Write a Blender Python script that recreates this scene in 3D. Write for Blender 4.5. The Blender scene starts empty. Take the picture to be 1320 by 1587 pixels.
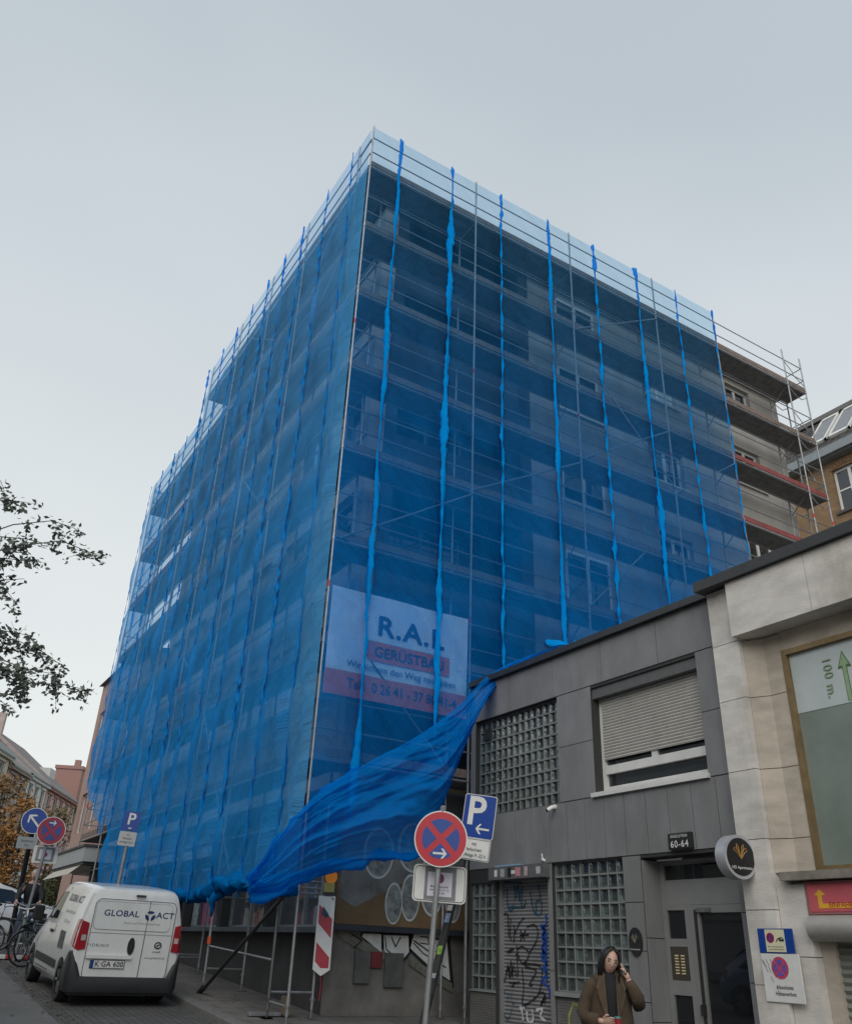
import bpy, bmesh, math, random
from math import sin, cos, pi, radians, hypot, atan2
from mathutils import Vector, Matrix, noise
random.seed(7)
S = bpy.context.scene
# ---------------------------------------------------------------- camera
F = Vector((0.4531314, 0.76165637, 0.46319705)); RR = Vector((0.84858935, -0.52771452, 0.03759663)); UU = Vector((-0.27307152, -0.37602787, 0.8854575))
cam_d = bpy.data.cameras.new('camera'); cam = bpy.data.objects.new('camera', cam_d); S.collection.objects.link(cam)
cam.matrix_world = Matrix(((RR.x, UU.x, -F.x, 0), (RR.y, UU.y, -F.y, 0), (RR.z, UU.z, -F.z, 0), (0, 0, 0, 1)))
cam_d.sensor_fit = 'HORIZONTAL'; cam_d.sensor_width = 36; cam_d.lens = 35.57; cam_d.clip_end = 3000; cam_d.clip_start = 0.05
S.camera = cam
S.view_settings.view_transform = 'Standard'; S.view_settings.look = 'None'; S.view_settings.exposure = 0.36; S.view_settings.gamma = 1.0
# ---------------------------------------------------------------- overcast sky
W = bpy.data.worlds.new('World'); S.world = W; W.use_nodes = True
nt = W.node_tree; nt.nodes.clear()
def N(t, k, **kw):
    n = t.nodes.new(k)
    for a, b in kw.items(): setattr(n, a, b)
    return n
out = N(nt, 'ShaderNodeOutputWorld'); bg = N(nt, 'ShaderNodeBackground'); bg2 = N(nt, 'ShaderNodeBackground'); mx = N(nt, 'ShaderNodeMixShader')
sky = N(nt, 'ShaderNodeTexSky', sky_type='NISHITA'); sky.sun_disc = False; sky.sun_elevation = radians(36); sky.sun_rotation = radians(226); sky.dust_density = 4
tc = N(nt, 'ShaderNodeTexCoord'); sp = N(nt, 'ShaderNodeSeparateXYZ'); cr = N(nt, 'ShaderNodeValToRGB'); nz = N(nt, 'ShaderNodeTexNoise'); ad = N(nt, 'ShaderNodeMath', operation='MULTIPLY_ADD')
nz.inputs['Scale'].default_value = 1.6; nz.inputs['Detail'].default_value = 3; nz.inputs['Roughness'].default_value = 0.45
mp = N(nt, 'ShaderNodeMapping'); mp.inputs['Scale'].default_value = (1, 1, 2.2)
sb = N(nt, 'ShaderNodeMath', operation='SUBTRACT'); sb.inputs[1].default_value = 0.5
nt.links.new(tc.outputs['Generated'], sp.inputs[0]); nt.links.new(tc.outputs['Generated'], mp.inputs[0]); nt.links.new(mp.outputs[0], nz.inputs['Vector'])
nt.links.new(nz.outputs['Fac'], sb.inputs[0]); nt.links.new(sb.outputs[0], ad.inputs[0]); ad.inputs[1].default_value = 0.42
nt.links.new(sp.outputs['Z'], ad.inputs[2]); nt.links.new(ad.outputs[0], cr.inputs[0])
e = cr.color_ramp.elements
e[0].position = 0.0; e[0].color = (.78, .80, .77, 1); e[1].position = 1.0; e[1].color = (.42, .468, .512, 1)
a = cr.color_ramp.elements.new(0.25); a.color = (.72, .75, .74, 1)
a = cr.color_ramp.elements.new(0.6); a.color = (.54, .59, .625, 1)
a = cr.color_ramp.elements.new(0.82); a.color = (.445, .497, .54, 1)
nt.links.new(cr.outputs[0], bg.inputs[0]); bg.inputs[1].default_value = 0.95
nt.links.new(sky.outputs[0], bg2.inputs[0]); bg2.inputs[1].default_value = 0.06
mx.inputs[0].default_value = 0.07
nt.links.new(bg.outputs[0], mx.inputs[1]); nt.links.new(bg2.outputs[0], mx.inputs[2]); nt.links.new(mx.outputs[0], out.inputs[0])
sl = bpy.data.lights.new('sun', 'SUN'); sl.energy = 1.5; sl.angle = radians(55); sl.color = (1, .97, .93)
so = bpy.data.objects.new('sun', sl); S.collection.objects.link(so)
so.rotation_euler = Vector((-0.62, -0.60, 0.62)).to_track_quat('Z', 'Y').to_euler()

# ---------------------------------------------------------------- helpers
MT = {}      # matrices of things
def idp(o, label=None, cat=None, group=None, kind=None):
    if label: o['label'] = label
    if cat: o['category'] = cat
    if group: o['group'] = group
    if kind: o['kind'] = kind
    return o
def build_each(mbs, name, mat_, parent=None, **k):
    return [build(m, name, mat_, parent, **k) for m in mbs]
def isl(mb):     # split a builder into its loose pieces
    par = list(range(len(mb.v)))
    def fd_(i):
        while par[i] != i: par[i] = par[par[i]]; i = par[i]
        return i
    for f in mb.f:
        for q in f[1:]: par[fd_(q)] = fd_(f[0])
    G = {}
    for f in mb.f: G.setdefault(fd_(f[0]), []).append(f)
    out = []
    for fs in G.values():
        ids = sorted({q for f in fs for q in f}); mp_ = {q: i for i, q in enumerate(ids)}; m = MB(); m.v = [mb.v[q] for q in ids]; m.f = [tuple(mp_[q] for q in f) for f in fs]; out.append(m)
    return out
def thing(name, label, cat, loc=(0, 0, 0), rz=0, group=None, M=None):
    o = bpy.data.objects.new(name, None); S.collection.objects.link(o); o.empty_display_size = .2
    if M is None: M = Matrix.Translation(loc) @ Matrix.Rotation(rz, 4, 'Z')
    o.matrix_world = M; MT[o.name] = M
    return idp(o, label, cat, group)
class MB:
    def __init__(s): s.v = []; s.f = []
    def add(s, vs, fs):
        n = len(s.v); s.v += [tuple(v) for v in vs]; s.f += [tuple(i + n for i in f) for f in fs]; return s
    def box(s, x0, x1, y0, y1, z0, z1):
        return s.add([(x, y, z) for z in (z0, z1) for y in (y0, y1) for x in (x0, x1)],
                     [(0, 2, 3, 1), (4, 5, 7, 6), (0, 1, 5, 4), (2, 6, 7, 3), (0, 4, 6, 2), (1, 3, 7, 5)])
    def cbox(s, x0, x1, y0, y1, z0, z1, b=.01):   # box with chamfered edges
        bm = bmesh.new(); r = bmesh.ops.create_cube(bm, size=1)
        for v in bm.verts: v.co = Vector((x0 + (v.co.x + .5) * (x1 - x0), y0 + (v.co.y + .5) * (y1 - y0), z0 + (v.co.z + .5) * (z1 - z0)))
        bmesh.ops.bevel(bm, geom=bm.edges[:], offset=b, segments=2, affect='EDGES', profile=.6)
        return s.bm(bm)
    def bm(s, bm):
        bm.verts.index_update(); s.add([v.co[:] for v in bm.verts], [[v.index for v in f.verts] for f in bm.faces]); bm.free(); return s
    def tube(s, p0, p1, r, n=8, r1=None, cap=True):
        return s.path([p0, p1], [r, r if r1 is None else r1], n, cap)
    def path(s, pts, rad, n=8, cap=True, closed=False, flat=None):
        pts = [Vector(p) for p in pts]; m = len(pts)
        if not hasattr(rad, '__len__'): rad = [rad] * m
        vs = []; fs = []; up = None
        for i, p in enumerate(pts):
            if closed: d = pts[(i + 1) % m] - pts[i - 1]
            else: d = pts[min(i + 1, m - 1)] - pts[max(i - 1, 0)]
            if d.length < 1e-9: d = Vector((0, 0, 1))
            d.normalize()
            if up is None: up = Vector((0, 0, 1)) if abs(d.z) < .9 else Vector((1, 0, 0))
            a = d.cross(up)
            if a.length < 1e-6: a = d.orthogonal()
            a.normalize(); b = a.cross(d); up = b if True else up
            for k in range(n):
                t = 2 * pi * k / n; vs.append(p + (a * cos(t) + b * sin(t)) * rad[i])
        for i in range(m if closed else m - 1):
            j = (i + 1) % m
            for k in range(n): fs.append((i * n + k, i * n + (k + 1) % n, j * n + (k + 1) % n, j * n + k))
        if cap and not closed: fs.append(tuple(range(n))[::-1]); fs.append(tuple(range((m - 1) * n, m * n)))
        return s.add(vs, fs)
    def grid(s, fn, nu, nv):
        vs = [fn(i / nu, j / nv) for j in range(nv + 1) for i in range(nu + 1)]
        return s.add(vs, [(j * (nu + 1) + i, j * (nu + 1) + i + 1, (j + 1) * (nu + 1) + i + 1, (j + 1) * (nu + 1) + i) for j in range(nv) for i in range(nu)])
    def prism(s, pts, fn, t0, t1):   # pts 2d outline, fn(a,b,t)->xyz
        n = len(pts); vs = [fn(a, b, t0) for a, b in pts] + [fn(a, b, t1) for a, b in pts]
        return s.add(vs, [tuple(range(n))[::-1], tuple(range(n, 2 * n))] + [(i, (i + 1) % n, n + (i + 1) % n, n + i) for i in range(n)])
    def sph(s, c, r, nu=14, nv=10, M=None):
        if not hasattr(r, '__len__'): r = (r, r, r)
        vs = [Vector((0, 0, r[2]))]; fs = []
        for j in range(1, nv):
            for i in range(nu):
                a = pi * j / nv; b = 2 * pi * i / nu; vs.append(Vector((r[0] * sin(a) * cos(b), r[1] * sin(a) * sin(b), r[2] * cos(a))))
        vs.append(Vector((0, 0, -r[2]))); L = len(vs) - 1
        for i in range(nu):
            fs.append((0, 1 + i, 1 + (i + 1) % nu)); fs.append((L, 1 + (nv - 2) * nu + (i + 1) % nu, 1 + (nv - 2) * nu + i))
        for j in range(nv - 2):
            for i in range(nu):
                a = 1 + j * nu + i; b = 1 + j * nu + (i + 1) % nu; fs.append((a, a + nu, b + nu, b))
        return s.add([(M @ v if M else v) + Vector(c) for v in vs], fs)
    def xf(s, M): s.v = [tuple(M @ Vector(v)) for v in s.v]; return s
def build(mb, name, mat, parent=None, world=True, smooth=False, label=None, cat=None, group=None, kind=None, mats=None, fm=None):
    vs = mb.v
    if parent is not None and world:
        Mi = MT[parent.name].inverted(); vs = [tuple(Mi @ Vector(v)) for v in vs]
    me = bpy.data.meshes.new(name); me.from_pydata(vs, [], mb.f); me.materials.append(mat)
    if mats:
        for m in mats: me.materials.append(m)
        for i, k in fm.items(): me.polygons[i].material_index = k
    me.validate(); me.update()
    bm = bmesh.new(); bm.from_mesh(me); bmesh.ops.recalc_face_normals(bm, faces=bm.faces); bm.to_mesh(me); bm.free()
    if smooth:
        for p in me.polygons: p.use_smooth = True
        if smooth != True: me.set_sharp_from_angle(angle=radians(smooth))
    o = bpy.data.objects.new(name, me); S.collection.objects.link(o)
    if parent is not None: o.parent = parent; MT[o.name] = MT[parent.name]
    return idp(o, label, cat, group, kind)
def solo(mb, name, mat, label, cat, group=None, smooth=False, loc=None):   # thing that is one mesh, origin near its base
    if loc is None:
        xs = [v[0] for v in mb.v]; ys = [v[1] for v in mb.v]; zs = [v[2] for v in mb.v]; loc = ((min(xs) + max(xs)) / 2, (min(ys) + max(ys)) / 2, min(zs))
    mb.v = [(v[0] - loc[0], v[1] - loc[1], v[2] - loc[2]) for v in mb.v]
    o = build(mb, name, mat, None, smooth=smooth, label=label, cat=cat, group=group); o.location = loc; MT[o.name] = Matrix.Translation(loc); return o
def copy_tree(o, parent=None):
    c = o.copy(); S.collection.objects.link(c); c.parent = parent
    if o.name in MT: MT[c.name] = MT[o.name]
    for ch in list(o.children): copy_tree(ch, c)
    return c
def place(o, loc, rz, label=None, group=None):
    M = Matrix.Translation(loc) @ Matrix.Rotation(rz, 4, 'Z'); o.matrix_world = M; MT[o.name] = M
    if label: o['label'] = label
    if group: o['group'] = group
    return o
_tc = {}
def text_mb(body, size, O, ex, ey, off=.0, ext=.0015, align='CENTER', shear=0, sx=1, spacing=1):
    key = (body, off, shear, spacing, align)
    cu = bpy.data.curves.new('t', 'FONT'); cu.body = body; cu.size = 1; cu.align_x = align; cu.align_y = 'CENTER'; cu.offset = off; cu.shear = shear; cu.space_character = spacing; cu.resolution_u = 3
    ob = bpy.data.objects.new('t', cu); me = bpy.data.meshes.new_from_object(ob)
    bpy.data.objects.remove(ob); 
    O = Vector(O); ex = Vector(ex).normalized(); ey = Vector(ey).normalized(); n = ex.cross(ey)
    m = MB(); fs = [tuple(p.vertices) for p in me.polygons]
    m.add([O + ex * (v.co.x * size * sx) + ey * (v.co.y * size) + n * ext for v in me.vertices], fs)
    bpy.data.meshes.remove(me); bpy.data.curves.remove(cu)
    return m
def ray(x, y):     # direction through a point of the 1320x1587 photograph
    return F * 1304.2 + RR * (x - 660) - UU * (y - 793.5)
def onX(x, y, X): d = ray(x, y); return d * (X / d.x)
def onY(x, y, Y): d = ray(x, y); return d * (Y / d.y)
def onD(x, y, D): d = ray(x, y); return d * (D / 1304.2)
def groad(y):
    if y > 26: return -2.06 + .07 * 26 + (y - 26) * .004
    if y < -8: return -2.06 - .56
    return -2.06 + .07 * y
def gwalk(y): return groad(y) + .116

# ---------------------------------------------------------------- materials
MA = {}
def mat(name, col, rough=.7, metal=0, var=.12, scale=6, bump=0, bscale=40, spec=.5, dirt=0, dirtcol=(.03, .03, .028), alpha=None, island=0, coat=0, stretch=(1, 1, 1)):
    if name in MA: return MA[name]
    m = bpy.data.materials.new(name); m.use_nodes = True; t = m.node_tree; b = t.nodes['Principled BSDF']
    b.inputs['Roughness'].default_value = rough; b.inputs['Metallic'].default_value = metal; b.inputs['Specular IOR Level'].default_value = spec
    if coat: b.inputs['Coat Weight'].default_value = coat
    c = (*col, 1); tc = N(t, 'ShaderNodeTexCoord'); mp = N(t, 'ShaderNodeMapping'); mp.inputs['Scale'].default_value = stretch
    t.links.new(tc.outputs['Object'], mp.inputs[0])
    nz = N(t, 'ShaderNodeTexNoise'); nz.inputs['Scale'].default_value = scale; nz.inputs['Detail'].default_value = 6; nz.inputs['Roughness'].default_value = .62
    t.links.new(mp.outputs[0], nz.inputs['Vector'])
    mr = N(t, 'ShaderNodeMapRange'); mr.inputs[1].default_value = .3; mr.inputs[2].default_value = .7; mr.inputs[3].default_value = 1 - var; mr.inputs[4].default_value = 1 + var
    t.links.new(nz.outputs['Fac'], mr.inputs[0])
    mu = N(t, 'ShaderNodeMix', data_type='RGBA', blend_type='MULTIPLY'); mu.inputs[0].default_value = 1; mu.inputs[6].default_value = c
    cur = mr.outputs[0]
    if island:
        g = N(t, 'ShaderNodeNewGeometry'); r2 = N(t, 'ShaderNodeMapRange'); r2.inputs[3].default_value = 1 - island; r2.inputs[4].default_value = 1 + island
        t.links.new(g.outputs['Random Per Island'], r2.inputs[0]); mm = N(t, 'ShaderNodeMath', operation='MULTIPLY'); t.links.new(cur, mm.inputs[0]); t.links.new(r2.outputs[0], mm.inputs[1]); cur = mm.outputs[0]
    t.links.new(cur, mu.inputs[7]); col_out = mu.outputs[2]
    if dirt:
        n2 = N(t, 'ShaderNodeTexNoise'); n2.inputs['Scale'].default_value = scale * .35; n2.inputs['Detail'].default_value = 8; n2.inputs['Roughness'].default_value = .7
        mp2 = N(t, 'ShaderNodeMapping'); mp2.inputs['Scale'].default_value = (1, 1, .35); mp2.inputs['Location'].default_value = (3.1, 1.7, 9.2)
        t.links.new(tc.outputs['Object'], mp2.inputs[0]); t.links.new(mp2.outputs[0], n2.inputs['Vector'])
        r3 = N(t, 'ShaderNodeMapRange'); r3.inputs[1].default_value = .5; r3.inputs[2].default_value = .72; r3.inputs[3].default_value = 0; r3.inputs[4].default_value = dirt
        t.links.new(n2.outputs['Fac'], r3.inputs[0]); m2 = N(t, 'ShaderNodeMix', data_type='RGBA'); m2.inputs[7].default_value = (*dirtcol, 1)
        t.links.new(r3.outputs[0], m2.inputs[0]); t.links.new(col_out, m2.inputs[6]); col_out = m2.outputs[2]
    t.links.new(col_out, b.inputs['Base Color'])
    if bump:
        n3 = N(t, 'ShaderNodeTexNoise'); n3.inputs['Scale'].default_value = bscale; n3.inputs['Detail'].default_value = 5; t.links.new(mp.outputs[0], n3.inputs['Vector'])
        bp = N(t, 'ShaderNodeBump'); bp.inputs['Strength'].default_value = bump; bp.inputs['Distance'].default_value = .01
        t.links.new(n3.outputs['Fac'], bp.inputs['Height']); t.links.new(bp.outputs[0], b.inputs['Normal'])
    MA[name] = m; return m
def emis(name, col, s):
    m = mat(name, col, var=0); b = m.node_tree.nodes['Principled BSDF']; b.inputs['Emission Color'].default_value = (*col, 1); b.inputs['Emission Strength'].default_value = s; return m
def netmat(name, col, op_lo, op_hi, z_lo, z_hi, tint=(.75, .88, 1), trans=.5, wr=1.0, col_haze=None):
    m = bpy.data.materials.new(name); m.use_nodes = True; t = m.node_tree; t.nodes.clear()
    o = N(t, 'ShaderNodeOutputMaterial'); tr = N(t, 'ShaderNodeBsdfTransparent'); tr.inputs[0].default_value = (*tint, 1)
    df = N(t, 'ShaderNodeBsdfDiffuse'); tl = N(t, 'ShaderNodeBsdfTranslucent'); m1 = N(t, 'ShaderNodeMixShader'); m2 = N(t, 'ShaderNodeMixShader'); m1.inputs[0].default_value = trans
    geo = N(t, 'ShaderNodeNewGeometry'); sp = N(t, 'ShaderNodeSeparateXYZ'); t.links.new(geo.outputs['Position'], sp.inputs[0])
    mr = N(t, 'ShaderNodeMapRange', interpolation_type='SMOOTHSTEP'); mr.inputs[1].default_value = z_lo; mr.inputs[2].default_value = z_hi; mr.inputs[3].default_value = op_lo; mr.inputs[4].default_value = op_hi
    t.links.new(sp.outputs['Z'], mr.inputs[0])
    q9 = N(t, 'ShaderNodeMapRange', interpolation_type='SMOOTHSTEP'); q9.inputs[1].default_value = 16.4; q9.inputs[2].default_value = 17.1; q9.inputs[3].default_value = 1; q9.inputs[4].default_value = .45; t.links.new(sp.outputs['Z'], q9.inputs[0])
    m9 = N(t, 'ShaderNodeMath', operation='MULTIPLY'); t.links.new(mr.outputs[0], m9.inputs[0]); t.links.new(q9.outputs[0], m9.inputs[1])
    d1 = N(t, 'ShaderNodeVectorMath', operation='DOT_PRODUCT'); d1.inputs[1].default_value = (1.9, 1.9, 1.5); d2 = N(t, 'ShaderNodeVectorMath', operation='DOT_PRODUCT'); d2.inputs[1].default_value = (.32, .32, -.42)
    mp = N(t, 'ShaderNodeCombineXYZ'); t.links.new(geo.outputs['Position'], d1.inputs[0]); t.links.new(geo.outputs['Position'], d2.inputs[0]); t.links.new(d1.outputs['Value'], mp.inputs[0]); t.links.new(d2.outputs['Value'], mp.inputs[1])
    nz = N(t, 'ShaderNodeTexNoise'); nz.inputs['Scale'].default_value = 1.3; nz.inputs['Detail'].default_value = 6; nz.inputs['Roughness'].default_value = .62; nz.inputs['Distortion'].default_value = .8
    n5 = N(t, 'ShaderNodeTexNoise', noise_type='RIDGED_MULTIFRACTAL'); n5.inputs['Scale'].default_value = .9; n5.inputs['Detail'].default_value = 4; n5.inputs['Distortion'].default_value = 1.2; t.links.new(mp.outputs[0], n5.inputs['Vector'])
    oi = N(t, 'ShaderNodeObjectInfo'); rr = N(t, 'ShaderNodeMapRange'); rr.inputs[3].default_value = -.05 * wr; rr.inputs[4].default_value = .05 * wr; t.links.new(oi.outputs['Random'], rr.inputs[0])
    r6 = N(t, 'ShaderNodeMapRange'); r6.inputs[1].default_value = .6; r6.inputs[2].default_value = 1.8; r6.inputs[3].default_value = -.03; r6.inputs[4].default_value = .14 * wr; t.links.new(n5.outputs['Fac'], r6.inputs[0])
    a6 = N(t, 'ShaderNodeMath', operation='ADD'); t.links.new(rr.outputs[0], a6.inputs[0]); t.links.new(r6.outputs[0], a6.inputs[1])
    t.links.new(mp.outputs[0], nz.inputs['Vector'])
    r2 = N(t, 'ShaderNodeMapRange'); r2.inputs[1].default_value = .3; r2.inputs[2].default_value = .7; r2.inputs[3].default_value = -.07; r2.inputs[4].default_value = .07; t.links.new(nz.outputs['Fac'], r2.inputs[0])
    ad = N(t, 'ShaderNodeMath', operation='ADD', use_clamp=True); t.links.new(m9.outputs[0], ad.inputs[0]); a7 = N(t, 'ShaderNodeMath', operation='ADD'); t.links.new(r2.outputs[0], a7.inputs[0]); t.links.new(a6.outputs[0], a7.inputs[1]); t.links.new(a7.outputs[0], ad.inputs[1])
    bp = N(t, 'ShaderNodeBump'); bp.inputs['Strength'].default_value = .8 * wr; bp.inputs['Distance'].default_value = .14; a8 = N(t, 'ShaderNodeMath', operation='MULTIPLY_ADD'); a8.inputs[1].default_value = .35; t.links.new(n5.outputs['Fac'], a8.inputs[0]); t.links.new(nz.outputs['Fac'], a8.inputs[2]); t.links.new(a8.outputs[0], bp.inputs['Height'])
    if col_haze:  # haze veil painted into the net colour: paler and greyer toward the top
        cm_ = N(t, 'ShaderNodeMix', data_type='RGBA'); cm_.inputs[6].default_value = (*col, 1); cm_.inputs[7].default_value = (*col_haze, 1); q_ = N(t, 'ShaderNodeMapRange', interpolation_type='SMOOTHSTEP'); q_.inputs[1].default_value = z_lo + 3; q_.inputs[2].default_value = z_hi; t.links.new(sp.outputs['Z'], q_.inputs[0]); t.links.new(q_.outputs[0], cm_.inputs[0])
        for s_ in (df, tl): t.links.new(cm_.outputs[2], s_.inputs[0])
    for s_ in (df, tl): s_.inputs[0].default_value = (*col, 1); t.links.new(bp.outputs[0], s_.inputs['Normal'])
    t.links.new(df.outputs[0], m1.inputs[1]); t.links.new(tl.outputs[0], m1.inputs[2])
    t.links.new(ad.outputs[0], m2.inputs[0]); t.links.new(tr.outputs[0], m2.inputs[1]); t.links.new(m1.outputs[0], m2.inputs[2]); t.links.new(m2.outputs[0], o.inputs[0])
    MA[name] = m; return m
def glass(name, col=(.02, .025, .03), rough=.03):
    return mat(name, col, rough=rough, var=.2, scale=1.5, spec=.9)
steel = mat('galvanised_steel', (.29, .30, .315), rough=.45, metal=.6, var=.2, scale=8)
steel_d = mat('weathered_steel', (.20, .20, .20), rough=.5, metal=.5, var=.25, scale=8)
white = mat('white_plastic', (.72, .72, .70), rough=.4, var=.05)
black = mat('black_rubber', (.012, .012, .013), rough=.75, var=.2)
dgrey = mat('dark_grey_plastic', (.020, .021, .024), rough=.6)
dglass = glass('dark_window_glass')
wood_deck = mat('deck_boards', (.17, .13, .11), rough=.8, var=.3, scale=9, dirt=.5, dirtcol=(.06, .05, .05))
red_deck = mat('red_toe_board', (.22, .05, .05), rough=.75, var=.3, scale=5, dirt=.5, dirtcol=(.1, .07, .06))
deck_und = mat('deck_underside', (.16, .165, .17), rough=.7, var=.3, scale=5, dirt=.4)
signblue = mat('traffic_blue', (.006, .045, .25), rough=.35, var=.06)
signred = mat('traffic_red', (.42, .012, .025), rough=.35, var=.06)
signwhite = mat('sign_white', (.62, .62, .60), rough=.35, var=.06, dirt=.15)
signblack = mat('print_black', (.015, .015, .018), rough=.6, var=.05)
plaster = mat('grey_beige_plaster', (.42, .40, .365), rough=.9, var=.12, scale=3, bump=.3, dirt=.45, dirtcol=(.17, .15, .13))
# ================================================================= ground
ORD = ['first', 'second', 'third', 'fourth', 'fifth', 'sixth', 'seventh', 'eighth', 'ninth', 'tenth', 'eleventh', 'twelfth', 'thirteenth', 'fourteenth', 'fifteenth', 'sixteenth']
YS = [-60, -30, -8] + list(range(-6, 28, 2)) + [27, 40, 60, 90, 150, 300, 1500]
def strip(x0, x1, name, m, dz, zf=groad, nx=1, kind='structure'):
    mb = MB(); ys = YS; 
    for i, y in enumerate(ys):
        for k in range(nx + 1): mb.v.append((x0 + (x1 - x0) * k / nx, y, zf(y) + dz))
    for i in range(len(ys) - 1):
        for k in range(nx): a = i * (nx + 1) + k; mb.f.append((a, a + 1, a + nx + 2, a + nx + 1))
    return build(mb, name, m, kind=kind)
asphalt = mat('asphalt', (.115, .115, .113), rough=.85, var=.22, scale=1.2, bump=.6, bscale=90, dirt=.35, dirtcol=(.06, .06, .058))
def slabs(name, c1, c2, cm, w, h, rot=0, sc=1, mort=.012, plane='xy'):
    m = mat(name, c1, rough=.85, var=.15, scale=3, bump=.0); t = m.node_tree; b = t.nodes['Principled BSDF']
    tc = N(t, 'ShaderNodeTexCoord'); mp = N(t, 'ShaderNodeMapping'); mp.inputs['Rotation'].default_value = (0, 0, rot); t.links.new(tc.outputs['Object'], mp.inputs[0])
    if plane == 'yz':
        s3 = N(t, 'ShaderNodeSeparateXYZ'); c3 = N(t, 'ShaderNodeCombineXYZ'); t.links.new(tc.outputs['Object'], s3.inputs[0]); t.links.new(s3.outputs[1], c3.inputs[0]); t.links.new(s3.outputs[2], c3.inputs[1]); t.links.new(c3.outputs[0], mp.inputs[0])
    br = N(t, 'ShaderNodeTexBrick'); br.inputs['Scale'].default_value = sc; br.inputs['Brick Width'].default_value = w; br.inputs['Row Height'].default_value = h; br.inputs['Mortar Size'].default_value = mort; br.inputs['Mortar Smooth'].default_value = .3
    br.inputs['Color1'].default_value = (*c1, 1); br.inputs['Color2'].default_value = (*c2, 1); br.inputs['Mortar'].default_value = (*cm, 1); t.links.new(mp.outputs[0], br.inputs[0])
    nz = N(t, 'ShaderNodeTexNoise'); nz.inputs['Scale'].default_value = 1.1; nz.inputs['Detail'].default_value = 8; nz.inputs['Roughness'].default_value = .7; t.links.new(tc.outputs['Object'], nz.inputs[0])
    mr = N(t, 'ShaderNodeMapRange'); mr.inputs[1].default_value = .3; mr.inputs[2].default_value = .7; mr.inputs[3].default_value = .65; mr.inputs[4].default_value = 1.2; t.links.new(nz.outputs['Fac'], mr.inputs[0])
    mu = N(t, 'ShaderNodeMix', data_type='RGBA', blend_type='MULTIPLY'); mu.inputs[0].default_value = 1; t.links.new(br.outputs[0], mu.inputs[6]); t.links.new(mr.outputs[0], mu.inputs[7]); t.links.new(mu.outputs[2], b.inputs['Base Color'])
    bp = N(t, 'ShaderNodeBump'); bp.inputs['Strength'].default_value = .6; bp.inputs['Distance'].default_value = .01; bp.invert = True; t.links.new(br.outputs['Fac'], bp.inputs['Height']); t.links.new(bp.outputs[0], b.inputs['Normal'])
    return m
pave = slabs('pavement_slabs', (.15, .14, .13), (.13, .124, .116), (.07, .066, .06), .6, .4)
setts = slabs('granite_setts', (.10, .097, .09), (.07, .068, .064), (.03, .03, .028), .17, .15, mort=.014)
strip(-900, 900, 'ground', asphalt, -.03)
strip(-6, 2.9, 'road', asphalt, .004)
strip(2.9, 3.16, 'gutter', setts, .008)
parkm = slabs('parking_strip_setts', (.10, .098, .095), (.085, .083, .08), (.055, .053, .05), .22, .12, rot=pi / 2)
strip(3.16, 5.12, 'parking_strip', parkm, .005)
strip(5.27, 26, 'pavement', pave, 0, gwalk)
mb = MB()
for i in range(len(YS) - 1):
    y0, y1 = YS[i], YS[i + 1]
    mb.add([(5.12, y0, groad(y0) - .1), (5.27, y0, groad(y0) - .1), (5.27, y0, gwalk(y0) + .004), (5.135, y0, gwalk(y0) + .004), (5.12, y0, gwalk(y0) - .02),
            (5.12, y1, groad(y1) - .1), (5.27, y1, groad(y1) - .1), (5.27, y1, gwalk(y1) + .004), (5.135, y1, gwalk(y1) + .004), (5.12, y1, gwalk(y1) - .02)],
           [(2, 3, 8, 7), (3, 4, 9, 8), (4, 0, 5, 9)])
build(mb, 'kerb', mat('kerb_granite', (.15, .148, .14), rough=.8, var=.2, scale=9, dirt=.3), kind='structure')
strip(-9.5, -6, 'far_pavement', pave, .12)
# fallen leaves and litter lying in the gutter
mb = MB(); rl = random.Random(3)
for i in range(420):
    k = rl.random(); y = rl.uniform(8, 24); x = rl.gauss(3.05, .16) if k < .55 else (rl.gauss(5.02, .06) if k < .75 else rl.uniform(.5, 6.4))
    z = (groad(y) if x < 5.12 else gwalk(y)) + .014
    if 5.1 < x < 5.28: continue
    a = rl.uniform(0, 6.3); s = rl.uniform(.02, .045); c, d = cos(a) * s, sin(a) * s
    mb.add([(x - c, y - d, z), (x + d * .5, y - c * .5, z + .008), (x + c, y + d, z + .003), (x - d * .5, y + c * .5, z + .01)], [(0, 1, 2, 3)])
o = build(mb, 'fallen_leaves', mat('dry_leaf', (.22, .15, .07), var=.3, island=.6, rough=.9)); idp(o, 'dry brown leaves and litter lying along the gutter', 'leaves', kind='stuff')

# ================================================================= walls with openings
def wallgrid(fn, u0, u1, z0, z1, ops, depth, mb=None, reveal=True):
    mb = mb or MB(); us = sorted({u0, u1, *[o[0] for o in ops], *[o[1] for o in ops]}); zs = sorted({z0, z1, *[o[2] for o in ops], *[o[3] for o in ops]})
    us = [u for u in us if u0 <= u <= u1]; zs = [z for z in zs if z0 <= z <= z1]
    for i in range(len(us) - 1):
        for j in range(len(zs) - 1):
            um, zm = (us[i] + us[i + 1]) / 2, (zs[j] + zs[j + 1]) / 2
            if any(o[0] < um < o[1] and o[2] < zm < o[3] for o in ops): continue
            mb.add([fn(us[i], zs[j], 0), fn(us[i + 1], zs[j], 0), fn(us[i + 1], zs[j + 1], 0), fn(us[i], zs[j + 1], 0)], [(0, 1, 2, 3)])
    if reveal:
        for (a, b, c, d) in [o[:4] for o in ops]:
            P = [(a, c), (b, c), (b, d), (a, d)]
            for k in range(4):
                p, q = P[k], P[(k + 1) % 4]
                mb.add([fn(*p, 0), fn(*q, 0), fn(*q, depth), fn(*p, depth)], [(0, 1, 2, 3)])
    return mb
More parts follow.
